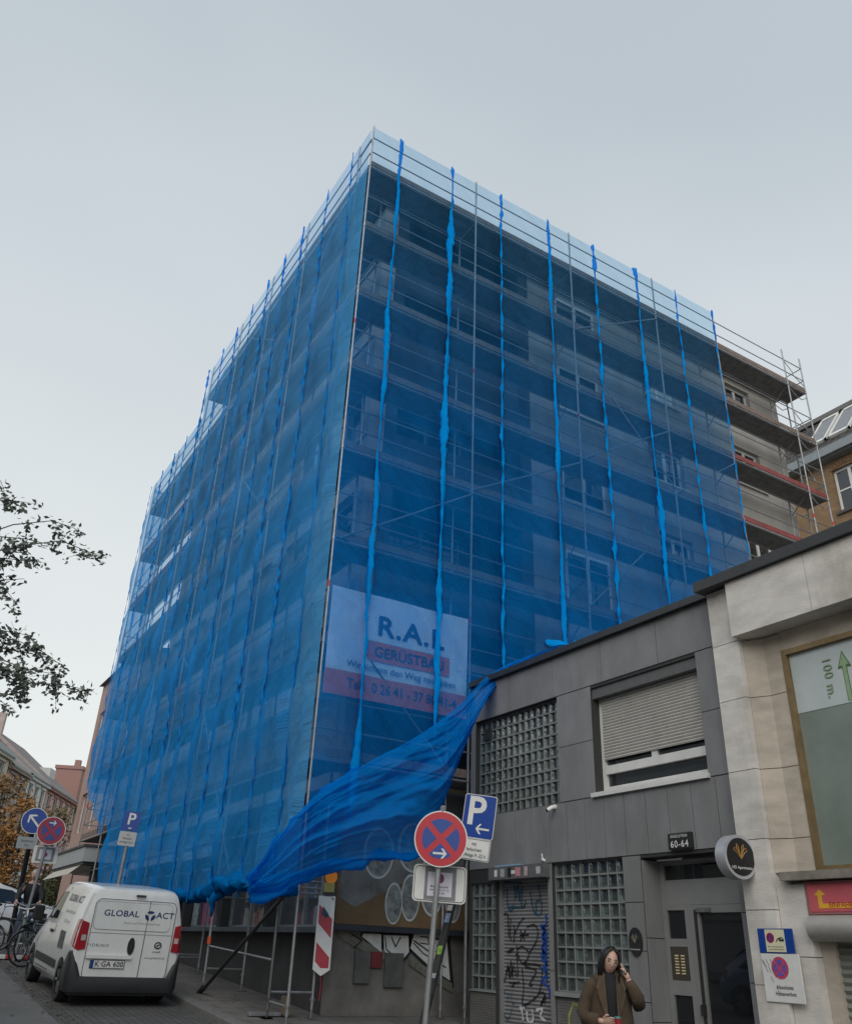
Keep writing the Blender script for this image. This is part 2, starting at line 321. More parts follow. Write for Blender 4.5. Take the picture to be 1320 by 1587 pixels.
def bx(mb, fn, u0, u1, z0, z1, t0, t1):
    vs = [fn(u, z, t) for t in (t0, t1) for z in (z0, z1) for u in (u0, u1)]
    return mb.add(vs, [(0, 1, 3, 2), (4, 6, 7, 5), (0, 4, 5, 1), (2, 3, 7, 6), (0, 2, 6, 4), (1, 5, 7, 3)])
wframe = mat('white_window_frame', (.62, .62, .60), rough=.45, var=.06)
curtain = mat('pale_blind', (.45, .44, .41), rough=.8, var=.15, scale=3)
def window(par, fn, u0, u1, z0, z1, d, mull=1, fm=None, gm=None, fw=.06, blind=0, trans=None, nm='window', lab=None):
    fm = fm or wframe; gm = gm or dglass; mb = MB()
    bx(mb, fn, u0, u0 + fw, z0, z1, d, d + .06); bx(mb, fn, u1 - fw, u1, z0, z1, d, d + .06)
    bx(mb, fn, u0 + fw, u1 - fw, z0, z0 + fw, d, d + .06); bx(mb, fn, u0 + fw, u1 - fw, z1 - fw, z1, d, d + .06)
    for k in range(1, mull + 1):
        u = u0 + (u1 - u0) * k / (mull + 1); bx(mb, fn, u - fw * .7, u + fw * .7, z0 + fw, z1 - fw, d + .002, d + .058)
    if trans: bx(mb, fn, u0 + fw, u1 - fw, z0 + (z1 - z0) * trans - .03, z0 + (z1 - z0) * trans + .03, d + .004, d + .056)
    w = build(mb, nm, fm, par, label=lab)
    mb = MB(); mb.add([fn(u0 + .02, z0 + .02, d + .03), fn(u1 - .02, z0 + .02, d + .03), fn(u1 - .02, z1 - .02, d + .03), fn(u0 + .02, z1 - .02, d + .03)], [(0, 1, 2, 3)])
    build(mb, 'pane', gm, w)
    if blind:
        mb = MB(); zb = z1 - (z1 - z0) * blind; bx(mb, fn, u0 + .03, u1 - .03, zb, z1 - .03, d + .015, d + .027); build(mb, 'blind', curtain, w)
    return w

# ================================================================= the wrapped corner building
TB = thing('apartment_building', 'tall flat-roofed corner apartment block wrapped in blue scaffold netting', 'building', (6.8, 14.05, -1.0))
fL = lambda u, z, t: (6.8 + t, u, z)      # street facade, u = Y
fR = lambda u, z, t: (u, 14.05 + t, z)    # side facade, u = X
rw = random.Random(11)
tops = [5.93, 8.76, 11.53, 14.3, 16.7]
# street facade
ops = []
wl = [(14.5, 15.7), (16.4, 18.2), (19.0, 20.8), (21.6, 23.4), (24.2, 26.0), (26.6, 27.6)]
for t_ in tops:
    for (a, b) in wl: ops.append((a, b, t_ - 1.45, t_))

o = build(wallgrid(fL, 14.05, 28.0, 2.6, 16.95, [q for q in ops if q[3] < 14.8 or q[1] < 25] , .22), 'wall', plaster, TB)
for q in ops:
    if q[3] < 14.8 or q[1] < 25:
        window(TB, fL, q[0], q[1], q[2], q[3], .16, mull=1 if q[1] - q[0] > 1.3 else 0, blind=rw.choice([0, 0, .35, .6, 1, .98]))
mb = MB()   # spandrel bands and sills
for t_ in tops: bx(mb, fL, 14.1, 27.9, t_ - 1.53, t_ - 1.455, -.05, .05)
build_each(isl(mb), 'sill', mat('pale_sill', (.5, .49, .46), var=.1), TB)
# side facade : light corner pillar, dark loggia bay, plastered part
dark = mat('anthracite_cladding', (.028, .032, .042), rough=.6, var=.3, scale=3, dirt=.3, dirtcol=(.05, .05, .055))
mb = MB(); mb.add([fR(6.8, 2.9, 0), fR(7.18, 2.9, 0), fR(7.18, 16.95, 0), fR(6.8, 16.95, 0), fR(7.18, 2.9, .4), fR(7.18, 16.95, .4)], [(0, 1, 2, 3), (1, 4, 5, 2)])
build(mb, 'corner_pillar', plaster, TB)
log = [(7.5, 11.0, t_ - 2.1, t_ + .1) for t_ in tops]
build(wallgrid(fR, 7.18, 11.33, 2.9, 16.95, log, 1.1), 'loggia_wall', dark, TB)
build(wallgrid(fR, 6.8, 11.33, -1.2, 2.9, [], 0), 'mural_wall', mat('mural_wall', (.15, .142, .13), rough=.8, var=.35, scale=1.8, dirt=.6, dirtcol=(.04, .04, .04)), TB)
for q in log:
    mb = MB(); mb.add([fR(q[0], q[2], 1.09), fR(q[1], q[2], 1.09), fR(q[1], q[3], 1.09), fR(q[0], q[3], 1.09)], [(0, 1, 2, 3)]); build(mb, 'loggia_back', dark, TB)
    window(TB, fR, 7.8, 9.9, q[2] + .1, q[3] - .2, 1.0, mull=1, fm=mat('grey_window_frame', (.16, .165, .17)))
    mb = MB(); bx(mb, fR, 7.5, 11.0, q[2], q[2] + .85, .02, .07); build(mb, 'loggia_parapet', mat('dark_parapet', (.05, .056, .07), var=.2), TB)
ops = []; sp = []
for t_ in tops[0:]: ops.append((12.3, 13.75, t_ - 1.4, t_)); ops.append((19.35, 20.5, t_ - 1.35, t_))
for k in range(4): ops.append((15.65, 16.9, 6.3 + 2.77 * k, 7.45 + 2.77 * k))
lightp = mat('light_plaster', (.34, .325, .30), rough=.9, var=.1, scale=2, bump=.3, dirt=.4, dirtcol=(.17, .155, .14))
build(wallgrid(fR, 11.33, 21.9, -1.2, 16.95, ops, .2), 'side_wall', lightp, TB)
for q in ops:
    big = q[0] < 13
    window(TB, fR, q[0], q[1], q[2], q[3], .14 if not big else -.0, mull=1, fw=.075, blind=rw.choice([0, 0, .3, .9]) if not big else 0)
    mb = MB(); bx(mb, fR, q[0] - .1, q[1] + .1, q[2] - .06, q[2] - .003, -.07, .1); build(mb, 'window_sill', mat('pale_sill', (.5, .49, .46), var=.1), TB)
# end wall + back, roof slab
mb = MB(); mb.add([(21.9, 14.05, -1.2), (21.9, 27, -1.2), (21.9, 27, 16.95), (21.9, 14.05, 16.95), (6.8, 28, -1.2), (21.9, 28, -1.2), (21.9, 28, 14.9), (6.8, 28, 14.9)], [(0, 1, 2, 3), (4, 5, 6, 7)])
build_each(isl(mb), 'end_wall', plaster, TB)
mb = MB(); mb.box(6.55, 22.0, 13.82, 24.9, 16.95, 17.12); mb.box(6.55, 22.0, 24.91, 28.1, 14.9, 15.05)
build_each(isl(mb), 'roof', mat('roof_slab', (.10, .10, .10), var=.15), TB)
# ground floor: plinth, shop front
brownw = mat('dark_base_wall', (.05, .049, .048), rough=.7, var=.3, scale=2, dirt=.5, dirtcol=(.07, .065, .06))
mb = wallgrid(fL, 14.05, 28.0, -1.3, 2.6, [(14.3, 16.7, .3, 2.3), (16.9, 19.3, .3, 2.3), (19.5, 21.9, .3, 2.3), (22.1, 24.4, -1.3, 2.3), (24.6, 27.6, .3, 2.3)], .35)
build(mb, 'shop_front', brownw, TB)
mb = MB(); bx(mb, fL, 14.0, 22.0, .215, .297, -.22, .05); build(mb, 'shop_ledge', mat('ledge_grey', (.17, .175, .18), var=.2), TB)
mb = MB(); mb.add([(9.4, 14.2, -1.2), (9.4, 28, -1.2), (9.4, 28, 2.45), (9.4, 14.2, 2.45), (7.16, 14.2, 2.45), (7.16, 28, 2.45)], [(0, 1, 2, 3), (4, 5, 2, 3)]); build(mb, 'shop_interior', mat('shop_interior', (.10, .10, .105), var=.3, scale=1.5), TB)
for (a, b) in ((14.3, 16.7), (16.9, 19.3), (19.5, 21.9), (24.6, 27.6)):
    window(TB, fL, a, b, .3, 2.3, .2, mull=1, fm=mat('aluminium_frame', (.35, .36, .36), rough=.4, metal=.4), gm=mat('shop_glass_clear', (.9, .95, 1), rough=.02), fw=.05, nm='shop_window')
g_ = MA['shop_glass_clear']; b_ = g_.node_tree.nodes['Principled BSDF']; b_.inputs['Alpha'].default_value = .14
for l in list(b_.inputs['Base Color'].links): g_.node_tree.links.remove(l)
mb = MB(); bx(mb, fL, 20.3, 22.3, 1.75, 2.35, -.16, -.03); bx(mb, fL, 22.5, 27.4, 1.8, 2.5, -.16, -.03); build_each(isl(mb), 'fascia_sign', mat('fascia_white', (.55, .58, .62), var=.1), TB)
mb = MB(); bx(mb, fL, 20.3, 27.4, 1.98, 2.04, -.175, -.161); bx(mb, fL, 21.0, 24.5, 2.12, 2.2, -.175, -.161); build_each(isl(mb), 'fascia_stripe', signblue, TB)
lampm = emis('tube_lamp_white', (.9, .97, 1), 9); lampw = emis('round_lamp_warm', (1, .85, .6), 16)
def lamp(q, X, lab, w=.5, m=None, rnd=False):
    P = onX(*q, X); mb = MB()
    if rnd: mb.sph(P, .045, 10, 8)
    else: mb.tube(P - Vector((0, w / 2, 0)), P + Vector((0, w / 2, 0)), .028, 8)
    t = solo(mb, 'ceiling_lamp', m or lampm, lab, 'lamp', smooth=True)
    mb = MB(); mb.tube((P.x, P.y, P.z + .02), (P.x, P.y, 2.46), .008, 6); build(mb, 'lamp_cord', steel_d, t)
lamp((251, 1357), 8.2, 'lit tube lamp inside the shop just right of the parking sign', .9)
lamp((218, 1357), 8.0, 'short lit tube lamp seen through the net behind the parking sign', .5)
lamp((372, 1305), 7.6, 'lit tube lamp glowing behind the net above the shop window at the corner', .35)
lamp((302, 1287), 7.4, 'small round warm light glowing behind the net over the shop fascia', 0, lampw, True)
mb = MB(); P = onX(332, 1290, 6.7); mb.box(6.6, 6.75, P.y - .9, P.y + .9, P.z - .07, P.z + .07); build(mb, 'awning_box', mat('orange_awning', (.35, .12, .04), var=.2), TB)
# magazine racks in the shop window
cols = [(.5, .45, .35), (.45, .1, .1), (.1, .2, .4), (.5, .5, .5), (.55, .4, .1), (.08, .08, .1), (.4, .25, .3)]
mg = [mat('cover_%s' % n_, c, var=.5, scale=18) for n_, c in zip(('cream', 'crimson', 'navy', 'silver', 'ochre', 'charcoal', 'rose'), cols)]
for i, (y0, y1, lab) in enumerate(((14.5, 16.5, 'magazine rack in the shop window nearest the building corner'), (17.1, 19.2, 'magazine rack in the shop window behind the scaffold prop'), (19.7, 20.8, 'short magazine rack beside the pink sign'))):
    r_ = thing('magazine_rack', lab, 'rack', (7.4, (y0 + y1) / 2, .3), group='magazine racks in the shop windows')
    mb = MB()
    for zz in (.31, .78, 1.22): mb.box(7.28, 7.5, y0, y1, zz, zz + .025)
    for yy in (y0, y1): mb.box(7.28, 7.5, yy - .015, yy + .015, .3, 1.7)
    build(mb, 'shelf', steel_d, r_)
    for zz in (.34, .81):
        y = y0 + .06
        while y < y1 - .2:
            w_ = rw.uniform(.07, .2); mb = MB(); h_ = rw.uniform(.2, .36); mb.box(7.24, 7.27, y, y + w_, zz, zz + h_); build(mb, 'magazine', rw.choice(mg), r_); y += w_ + rw.uniform(.01, .04)
P = onX(222, 1430, 7.05)
mb = MB(); y0, y1 = onX(383 * .0 + 336, 1400, 7.05).y, onX(318, 1400, 7.05).y
ya, yb = sorted((y0, y1)); n_ = 10
pts = [(ya, .32), (yb, .32), (yb, .85)] + [((ya + yb) / 2 + (yb - ya) / 2 * cos(pi * k / n_), .85 + .28 * sin(pi * k / n_)) for k in range(1, n_)] + [(ya, .85)]
mb.prism(pts, lambda a, b, t: (7.02 + t, a, b), 0, .03)
solo(mb, 'pink_sign', mat('pink_board', (.62, .10, .25), var=.2), 'pink round-topped board standing in the shop window', 'sign')
ya, yb = sorted((onX(312, 1400, 7.05).y, onX(300, 1400, 7.05).y))
mb = MB(); mb.box(7.0, 7.02, ya, yb, .35, 1.2)
po = solo(mb, 'poster', mat('poster_white', (.5, .5, .47), var=.5, scale=14), 'white printed poster left of the pink board in the shop window', 'poster')
# billboard on the side wall
brn = mat('billboard_brown', (.15, .095, .05), var=.35, scale=1.2, rough=.5); brg = mat('billboard_grey', (.16, .155, .15), var=.5, scale=2.2, rough=.5)
BB = thing('billboard', 'dark brown billboard with oval food plates mounted low on the side wall', 'billboard', (6.9, 13.95, .2))
fB = lambda u, z, t: (u, 13.9 + t, z)
mb = MB(); bx(mb, fB, 6.86, 9.55, .36, 2.75, 0, .05); build(mb, 'panel', brn, BB)
mb = MB(); pts = [(6.9, .75), (7.2, .62), (7.9, .95), (8.2, 1.1), (9.5, .9), (9.5, 2.7), (6.9, 2.7)]; mb.prism(pts, lambda a, b, t: fB(a, b, t), -.006, -.001); build(mb, 'upper_print', brg, BB)
mb = MB(); bx(mb, fB, 6.8, 9.6, .27, .355, -.05, .06); build(mb, 'frame', mat('billboard_frame', (.03, .035, .045), rough=.5), BB)
for k, (cx_, cz_, a_, b_) in enumerate(((7.95, .72, .17, .33), (8.28, .83, .19, .38), (8.72, 1.0, .24, .45), (9.18, .85, .17, .38), (7.6, 1.5, .3, .42), (8.3, 1.65, .32, .42))):
    mb = MB(); mb.prism([(cx_ + a_ * cos(2 * pi * q / 28), cz_ + b_ * sin(2 * pi * q / 28)) for q in range(28)], lambda a, b, t: fB(a, b, t), -.012 - .001 * k, -.0065)
    pl = build(mb, 'plate_print', mat('plate_rim', (.52, .52, .50), var=.1), BB)
    mb = MB(); mb.prism([(cx_ + a_ * .88 * cos(2 * pi * q / 28), cz_ + b_ * .9 * sin(2 * pi * q / 28)) for q in range(28)], lambda a, b, t: fB(a, b, t), -.0165 - .001 * k, -.013 - .001 * k); build(mb, 'plate_food', mat('plate_food_grey', (.20, .205, .20), var=.6, scale=9), pl)
# painted lettering under the billboard (outlined graffiti letters) + doors
fG = lambda u, z, t: (u, 14.03 + t, z)
gw = mat('graffiti_white', (.56, .56, .55), var=.2, scale=3, rough=.8); gk = mat('graffiti_black', (.012, .012, .013), var=.1)
def poly_px(pp, Y): return [(onY(x, y, Y).x, onY(x, y, Y).z) for x, y in pp]
mb = MB(); mb2 = MB()
for pp in ([(562, 1447), (591, 1448), (591, 1477), (560, 1452)], [(593, 1449), (633, 1450), (634, 1476), (624, 1488), (606, 1488), (594, 1474)], [(640, 1447), (692, 1448), (698, 1522), (668, 1502), (634, 1470)]):
    P2 = poly_px(pp, 14.03); c = (sum(p[0] for p in P2) / len(P2), sum(p[1] for p in P2) / len(P2))
    mb2.prism([(c[0] + (a - c[0]) * 1.16, c[1] + (b - c[1]) * 1.2) for a, b in P2], lambda a, b, t: fG(a, b, t), -.006, -.001)
    mb.prism([(c[0] + (a - c[0]) * .96, c[1] + (b - c[1]) * .96) for a, b in P2], lambda a, b, t: fG(a, b, t), -.012, -.007)
for (a, b) in (((672, 1455), (684, 1457)), ((676, 1466), (688, 1472)), ((674, 1475), (686, 1483)), ((640, 1458), (668, 1478)), ((606, 1453), (612, 1468)), ((612, 1468), (620, 1453))):
    p, q = onY(*a, 14.03), onY(*b, 14.03); mb2.tube((p.x, 14.017, p.z), (q.x, 14.017, q.z), .012, 5)
mb3 = MB()
for L_ in ([(524, 1446), (552, 1462), (590, 1478), (612, 1492)], [(632, 1488), (650, 1500), (672, 1515), (700, 1532)]):
    Q_ = [onY(a, b, 14.03) for a, b in L_]; vs_ = []
    for p_ in Q_: vs_ += [(p_.x, 14.022, p_.z + .07), (p_.x, 14.022, p_.z - .07)]
    mb3.add(vs_, [(2 * i_, 2 * i_ + 1, 2 * i_ + 3, 2 * i_ + 2) for i_ in range(len(Q_) - 1)])
build_each(isl(mb3), 'graffiti_band', mat('graffiti_olive', (.13, .13, .105), var=.4, scale=8), TB)
for L_ in ([(545, 1448), (560, 1458), (548, 1470)], [(596, 1452), (598, 1472), (612, 1484)], [(650, 1452), (662, 1453), (664, 1464), (650, 1462)], [(640, 1462), (655, 1478), (690, 1500)]):
    for a, b in zip(L_[:-1], L_[1:]):
        p, q = onY(*a, 14.03), onY(*b, 14.03); mb2.tube((p.x, 14.0165, p.z), (q.x, 14.0165, q.z), .010, 5)
build(mb2, 'graffiti_outline', gk, TB); build(mb, 'graffiti', gw, TB)
mb = MB()
for (x0, x1, y0, y1) in ((546, 573, 1474, 1524), (593, 624, 1478, 1530)):
    p0, p1 = onY(x0, y1, 14.03), onY(x1, y0, 14.03); mb.box(p0.x, p1.x, 13.985, 14.02, p0.z, p1.z)
build_each(isl(mb), 'metal_door', mat('grey_door', (.085, .086, .084), var=.25, rough=.5), TB)
p0, p1 = onY(573, 1500, 14.03), onY(592, 1476, 14.03); mb = MB(); mb.box(p0.x, p1.x, 14.0, 14.022, p0.z, p1.z); build(mb, 'red_panel', mat('red_panel', (.13, .018, .022), var=.3), TB)

# ================================================================= scaffolding
ZD = [2.77 + 2 * k for k in range(8)]
def scaffold(name, lab, loc, fn, US, tops_, u_dir, ranges, braces, inner_skip=()):
    # fn(u, v, z): u along facade, v=0 outer row .. .73 inner row
    T = thing(name, lab, 'scaffolding', loc)
    for i, u in enumerate(US):
        for v in (0, .73):
            P0 = fn(u, v, 0); g = gwalk(P0[1]); zt = tops_(u) + .18 if v == 0 else tops_(u) - 1.2 + .0
            if (i, v) in inner_skip: continue
            mb = MB(); mb.tube(fn(u, v, g + .12), fn(u, v, zt), .0242, 8)
            for zz in [.77 + 2 * k for k in range(9)]:
                if zz < zt: mb.tube(fn(u, v, zz - .02), fn(u, v, zz + .1), .031, 8)
            st = build(mb, 'standard', steel, T, smooth=40)
            mb = MB(); p = fn(u, v, g + .008); mb.box(p[0] - .075, p[0] + .075, p[1] - .075, p[1] + .075, g + .004, g + .014); mb.tube(fn(u, v, g + .01), fn(u, v, g + .35), .019, 8); mb.tube(fn(u, v, g + .24), fn(u, v, g + .28), .045, 8)
            build(mb, 'base_jack', steel_d, st)
            if v == 0 and i % 1 == 0:
                mb = MB()
                for zz in (tops_(u) - 6.1, tops_(u) - 12.2): mb.tube(fn(u, v, zz), fn(u, v, zz + .12), .0262, 8)
                build_each(isl(mb), 'red_mark', signred, st)
    for (u0, u1, zz) in ranges:      # decks
        ue = (u1 - u0) / max(1, round((u1 - u0) / 2.8))
        mb = MB(); v0s = (.04, .37)
        for v0 in v0s:
            a, b = fn(u0 + .03, v0, zz - .03), fn(u1 - .03, v0 + .32, zz + .02); mb.box(min(a[0], b[0]), max(a[0], b[0]), min(a[1], b[1]), max(a[1], b[1]), a[2], b[2])
        build(mb, 'deck', deck_und, T)
        a, b = fn(u0 + .03, -.012, zz + .04), fn(u1 - .03, .014, zz + .19); mb = MB(); mb.box(min(a[0], b[0]), max(a[0], b[0]), min(a[1], b[1]), max(a[1], b[1]), a[2], b[2])
        build(mb, 'toe_board', red_deck if (zz < 13 and zz > 9 and u0 > 17) else wood_deck, T)
        mb = MB(); mb.tube(fn(u0, -.004, zz - .02), fn(u1, -.004, zz - .02), .021, 6); mb.tube(fn(u0, .73, zz - .02), fn(u1, .73, zz - .02), .021, 6)
        n_ = 0
        build(mb, 'ledger', steel, T)
    # guard rails
    for k in range(9):
        for dz in (.5, 1.0):
            z_ = .77 + 2 * k + dz
            u1 = max([u for u in US if tops_(u) > z_ - .6])
            u0 = US[0]
            if z_ < 2.4 and u_dir == 'x': continue
            mb = MB(); mb.tube(fn(u0, .0, z_), fn(u1, .0, z_), .0168, 6); build(mb, 'guard_rail', steel, T)
    for (ua, za, ub, zb) in braces:
        mb = MB(); mb.tube(fn(ua, -.03, za), fn(ub, -.03, zb), .02, 6); build(mb, 'brace', steel, T)
    return T
UX = [5.78, 8.88, 12.05, 15.27, 17.87, 21.2, 22.1]
rng = []
for z_ in ZD:
    for a, b in zip(UX[:-2], UX[1:-1]): rng.append((a, b, z_))
    rng.append((21.2, 22.1, z_))
SR = scaffold('scaffold', 'galvanised scaffold standing along the side wall above the low grey building', (5.78, 13.04, -1.0), lambda u, v, z: (u, 13.04 + v, z), UX, lambda u: 18.0, 'x', rng,
    [(8.88, 8.8, 12.05, 10.6), (12.05, 10.7, 15.27, 12.7), (12.05, 14.7, 15.27, 16.6), (12.6, 13.6, 15.27, 10.9), (5.9, 6.8, 8.88, 8.7), (6.6, 4.7, 8.4, 2.9), (15.27, 10.8, 17.87, 12.6), (12.05, 6.9, 13.9, 8.7)])
# end frames of the scaffold at the open right-hand end, with cross bars
mb = MB()
for k in range(9):
    for dz in (.5, 1.0):
        z_ = .77 + 2 * k + dz
        for X_ in (5.78, 22.1): mb.tube((X_, 13.04, z_), (X_, 13.77, z_), .0168, 6)
    z_ = .77 + 2 * k
    for X_ in UX: mb.tube((X_, 13.04, z_), (X_, 13.77, z_), .021, 6)
build_each(isl(mb), 'transom', steel, SR)
mb = MB()      # curved guard loops at the outer end
for k in range(2, 8):
    z_ = 2.77 + 2 * k
    for yy in (13.04, 13.77):
        mb.path([(21.22, yy, z_ - .1), (21.5, yy, z_ - .32), (21.8, yy, z_ - .38), (22.08, yy, z_ - .2)], .014, 6)
        mb.path([(21.22, yy, z_ + .95), (21.6, yy, z_ + .62), (21.62, yy, z_ + .5), (22.08, yy, z_ + .28)], .014, 6)
build_each(isl(mb), 'end_guard', steel, SR)
def gusset(mb, x, z):
    mb.tube((x, 13.77, z - .55), (x, 13.14, z - .03), .014, 6)
mb = MB()
for z_ in ZD[1:]:
    for x_ in (12.05, 15.27, 17.87, 21.2): gusset(mb, x_, z_)
build_each(isl(mb), 'bracket', steel_d, SR)
UY = [13.77, 16.84, 19.4, 22.05, 24.85, 27.8, 30.8]
rng = []
for z_ in ZD:
    for a, b in zip(UY[:-1], UY[1:]):
        if z_ > 15.5 and a > 24: continue
        rng.append((a, b, z_))
SL = scaffold('scaffold', 'galvanised scaffold standing on the pavement along the street facade', (5.78, 20, -.6), lambda u, v, z: (5.78 + v, u, z), UY, lambda u: 18.0 if u < 25 else 16.0, 'y', rng,
    [(19.5, 4.9, 16.2, 1.2), (19.2, 10.9, 16.9, 8.9), (22.05, 6.8, 19.4, 4.8), (24.8, 2.8, 22.1, 1.0), (16.7, 12.9, 14.2, 14.7), (20.8, 16.7, 18.2, 14.9), (27.8, 4.8, 24.9, 6.7)])
mb = MB()
for Y_ in UY:
    for k in range(9): 
        if Y_ > 25 and k > 7: continue
        mb.tube((5.78, Y_, .77 + 2 * k), (6.51, Y_, .77 + 2 * k), .02, 6)
    mb.tube((5.78, Y_, gwalk(Y_) + .35), (6.51, Y_, gwalk(Y_) + .35), .018, 6)
for k in range(9):
    for dz in (.5, 1.0): 
        mb.tube((5.78, 30.8, .77 + 2 * k + dz if k < 8 else 15.3), (6.51, 30.8, .77 + 2 * k + dz if k < 8 else 15.3), .016, 6)
build_each(isl(mb)[:92], 'transom', steel, SL)
mb = MB(); mb.tube((5.78, 13.77, -.2), (5.78, 16.84, -.05), .018, 6); build(mb, 'low_rail', steel, SL)
mb = MB(); mb.tube((5.78, 19.4, gwalk(19.4) + .3), (6.51, 19.4, gwalk(19.4) + .3), .018, 6); build(mb, 'low_rail', steel, SL)
mb = MB(); z_ = gwalk(13) + .12; mb.tube((5.78, 13.04, -.05 + .77), (5.78, 13.77, .77), .018, 6); mb.tube((5.78, 13.77, .95), (6.51, 13.77, .95), .02, 6); mb.tube((5.78, 13.77, .85), (6.51, 13.77, .85), .02, 6); mb.tube((5.78, 13.04, -.78), (5.78, 13.77, -.75), .016, 6); build(mb, 'low_rail', steel, SR)
mb = MB(); mb.box(5.75, 6.55, 13.8, 16.8, .72, .765)
# window-style guard frames inside the end bays
mb = MB()
for z_ in ZD: mb.path([(5.8, 13.12, z_ + .15), (5.8, 13.12, z_ + 1.0), (5.8, 13.68, z_ + 1.0), (5.8, 13.68, z_ + .15)], .012, 6, closed=True)
build_each(isl(mb), 'guard_frame', steel, SR)
# dark leaning tube
mb = MB(); mb.tube((5.62, 16.42, gwalk(16.4) + .03), (5.70, 13.35, .72), .03, 8); mb.tube((5.60, 16.5, gwalk(16.4) + .0), (5.63, 16.36, gwalk(16.4) + .1), .045, 8)
solo(mb, 'raking_prop', mat('dark_tube', (.03, .03, .032), rough=.5, metal=.4), 'dark tube leaning diagonally from the pavement up to the bundled net', 'prop', smooth=40)
# ================================================================= nets
netR = netmat('blue_net_side', (.003, .205, .62), .57, .27, 5, 17.9, tint=(.68, .84, .96), trans=.45, wr=.9, col_haze=(.045, .22, .44))
netL = netmat('blue_net_street', (.03, .36, .88), .63, .50, 1, 14, tint=(.80, .91, 1), trans=.4, col_haze=(.11, .40, .80))
netC = netmat('pale_net_corner', (.09, .39, .76), .72, .64, 2, 16, tint=(.8, .9, 1), trans=.4)
netS = netmat('blue_net_loose', (.003, .235, .72), .68, .68, 0, 5, tint=(.5, .8, 1.0), trans=.45)
seamm = netmat('blue_net_seam', (.003, .30, .74), .86, .93, 0, 5, tint=(.3, .6, 1.0), trans=.3, wr=.4)
seamL = netmat('blue_net_twist', (.012, .27, .68), .88, .95, 0, 5, tint=(.3, .6, 1.0), trans=.3, wr=.4)
def fold(u, z, seed):
    a = noise.noise(Vector((u * .9 + z * .55 + seed, z * .5 - u * .2, seed * 1.7))) * .16
    b = abs(noise.noise(Vector((u * 2.6 + z * 1.9, z * .9 - u * .5, seed + 5)))) * .07
    c = noise.noise(Vector((u * 6 + z * 3.2, z * 2.2, seed + 9))) * .018
    return max(.0, .10 + a + b + c)
def panel(fn, u0, u1, z0f, z1f, seed, m, name, lab, group, seam=None, amp=1):
    nu = max(4, int((u1 - u0) / .13)); zt = z1f(u0); nv = int((zt - min(z0f(u0), z0f(u1))) / .2)
    def g(a, b):
        u = u0 + (u1 - u0) * a; z = z0f(u) + (z1f(u) - z0f(u)) * b; e = min(1, sin(pi * a) * 1.6)
        tie = .45 + .55 * abs(sin(pi * (z - .77) / 2)); e2 = min(1, (1 - b) * 12)
        return fn(u, z, .035 + amp * 1.3 * fold(u, z, seed) * e * tie * e2)
    mb = MB(); mb.grid(g, nu, nv); P = fn((u0 + u1) / 2, z0f((u0 + u1) / 2), 0)
    o = solo(mb, name, m, lab, 'scaffold net', group, smooth=True, loc=P)
    if seam:
        us, w, mt, tw, sd = seam; zb, zt = z0f(us) - .15, z1f(us); n = int((zt - zb) / .055); rs = random.Random(sd); ph = rs.uniform(0, 6); vs = []; fs = []; nn = 10
        for i in range(n + 1):
            z = zb + (zt - zb) * i / n; k = 2 * pi * i / n
            wob = .07 * noise.noise(Vector((z * .35, sd, 0))) + .035 * noise.noise(Vector((z * 1.1, sd, 4)))
            ww = w * (.62 + 1.3 * abs(noise.noise(Vector((z * .55, sd, 8)))) ) * (1 + .2 * sin(z * tw * 2 + ph) * (1 if tw > 3 else .3)) * (1 - .45 * math.exp(-(((z + .23) % .5 - .25) / .05) ** 2) * (.5 + noise.noise(Vector((z, sd, 1))))); tt = ww * (.38 + .25 * noise.noise(Vector((z * 3, sd, 3))))
            if i < 4: ww *= .4 + .15 * i; 
            if i > n - 12 and tw < 3: ww *= 1 + (i - n + 12) * .06
            an = ph + z * tw * .55 + 3.2 * noise.noise(Vector((z * .6, sd, 2))) if tw > 3 else .8 * sin(z * 1.3 + ph) + .6 * noise.noise(Vector((z * 3, sd, 2)))
            for q in range(nn):
                t = 2 * pi * q / nn; rr = 1 + .22 * sin(3 * t + z * 9) + .5 * noise.noise(Vector((t * 1.5, z * 8, sd)))
                a_, b_ = ww * cos(t) * rr, tt * sin(t) * rr; x_, d_ = a_ * cos(an) - b_ * sin(an), a_ * sin(an) + b_ * cos(an)
                if tw > 3: x_, d_ = x_ * .9, d_ * .9
                vs.append(fn(us + wob + x_, z, .1 + d_))
        fs = [(i * nn + q, i * nn + (q + 1) % nn, (i + 1) * nn + (q + 1) % nn, (i + 1) * nn + q) for i in range(n) for q in range(nn)]
        mb = MB(); mb.add(vs, fs); build(mb, 'rolled_seam', mt, o, world=True, smooth=True)
    return o
fNR = lambda u, z, t: (u, 12.96 - t, z)
fNL = lambda u, z, t: (5.74 - t, u, z)
sx = [5.74, 6.49, 8.03, 9.56, 11.16, 12.78, 14.41, 16.02, 17.66]
def botR(u): return 4.5 if u > 9.6 else (2.05 + (u - 5.74) * .64)
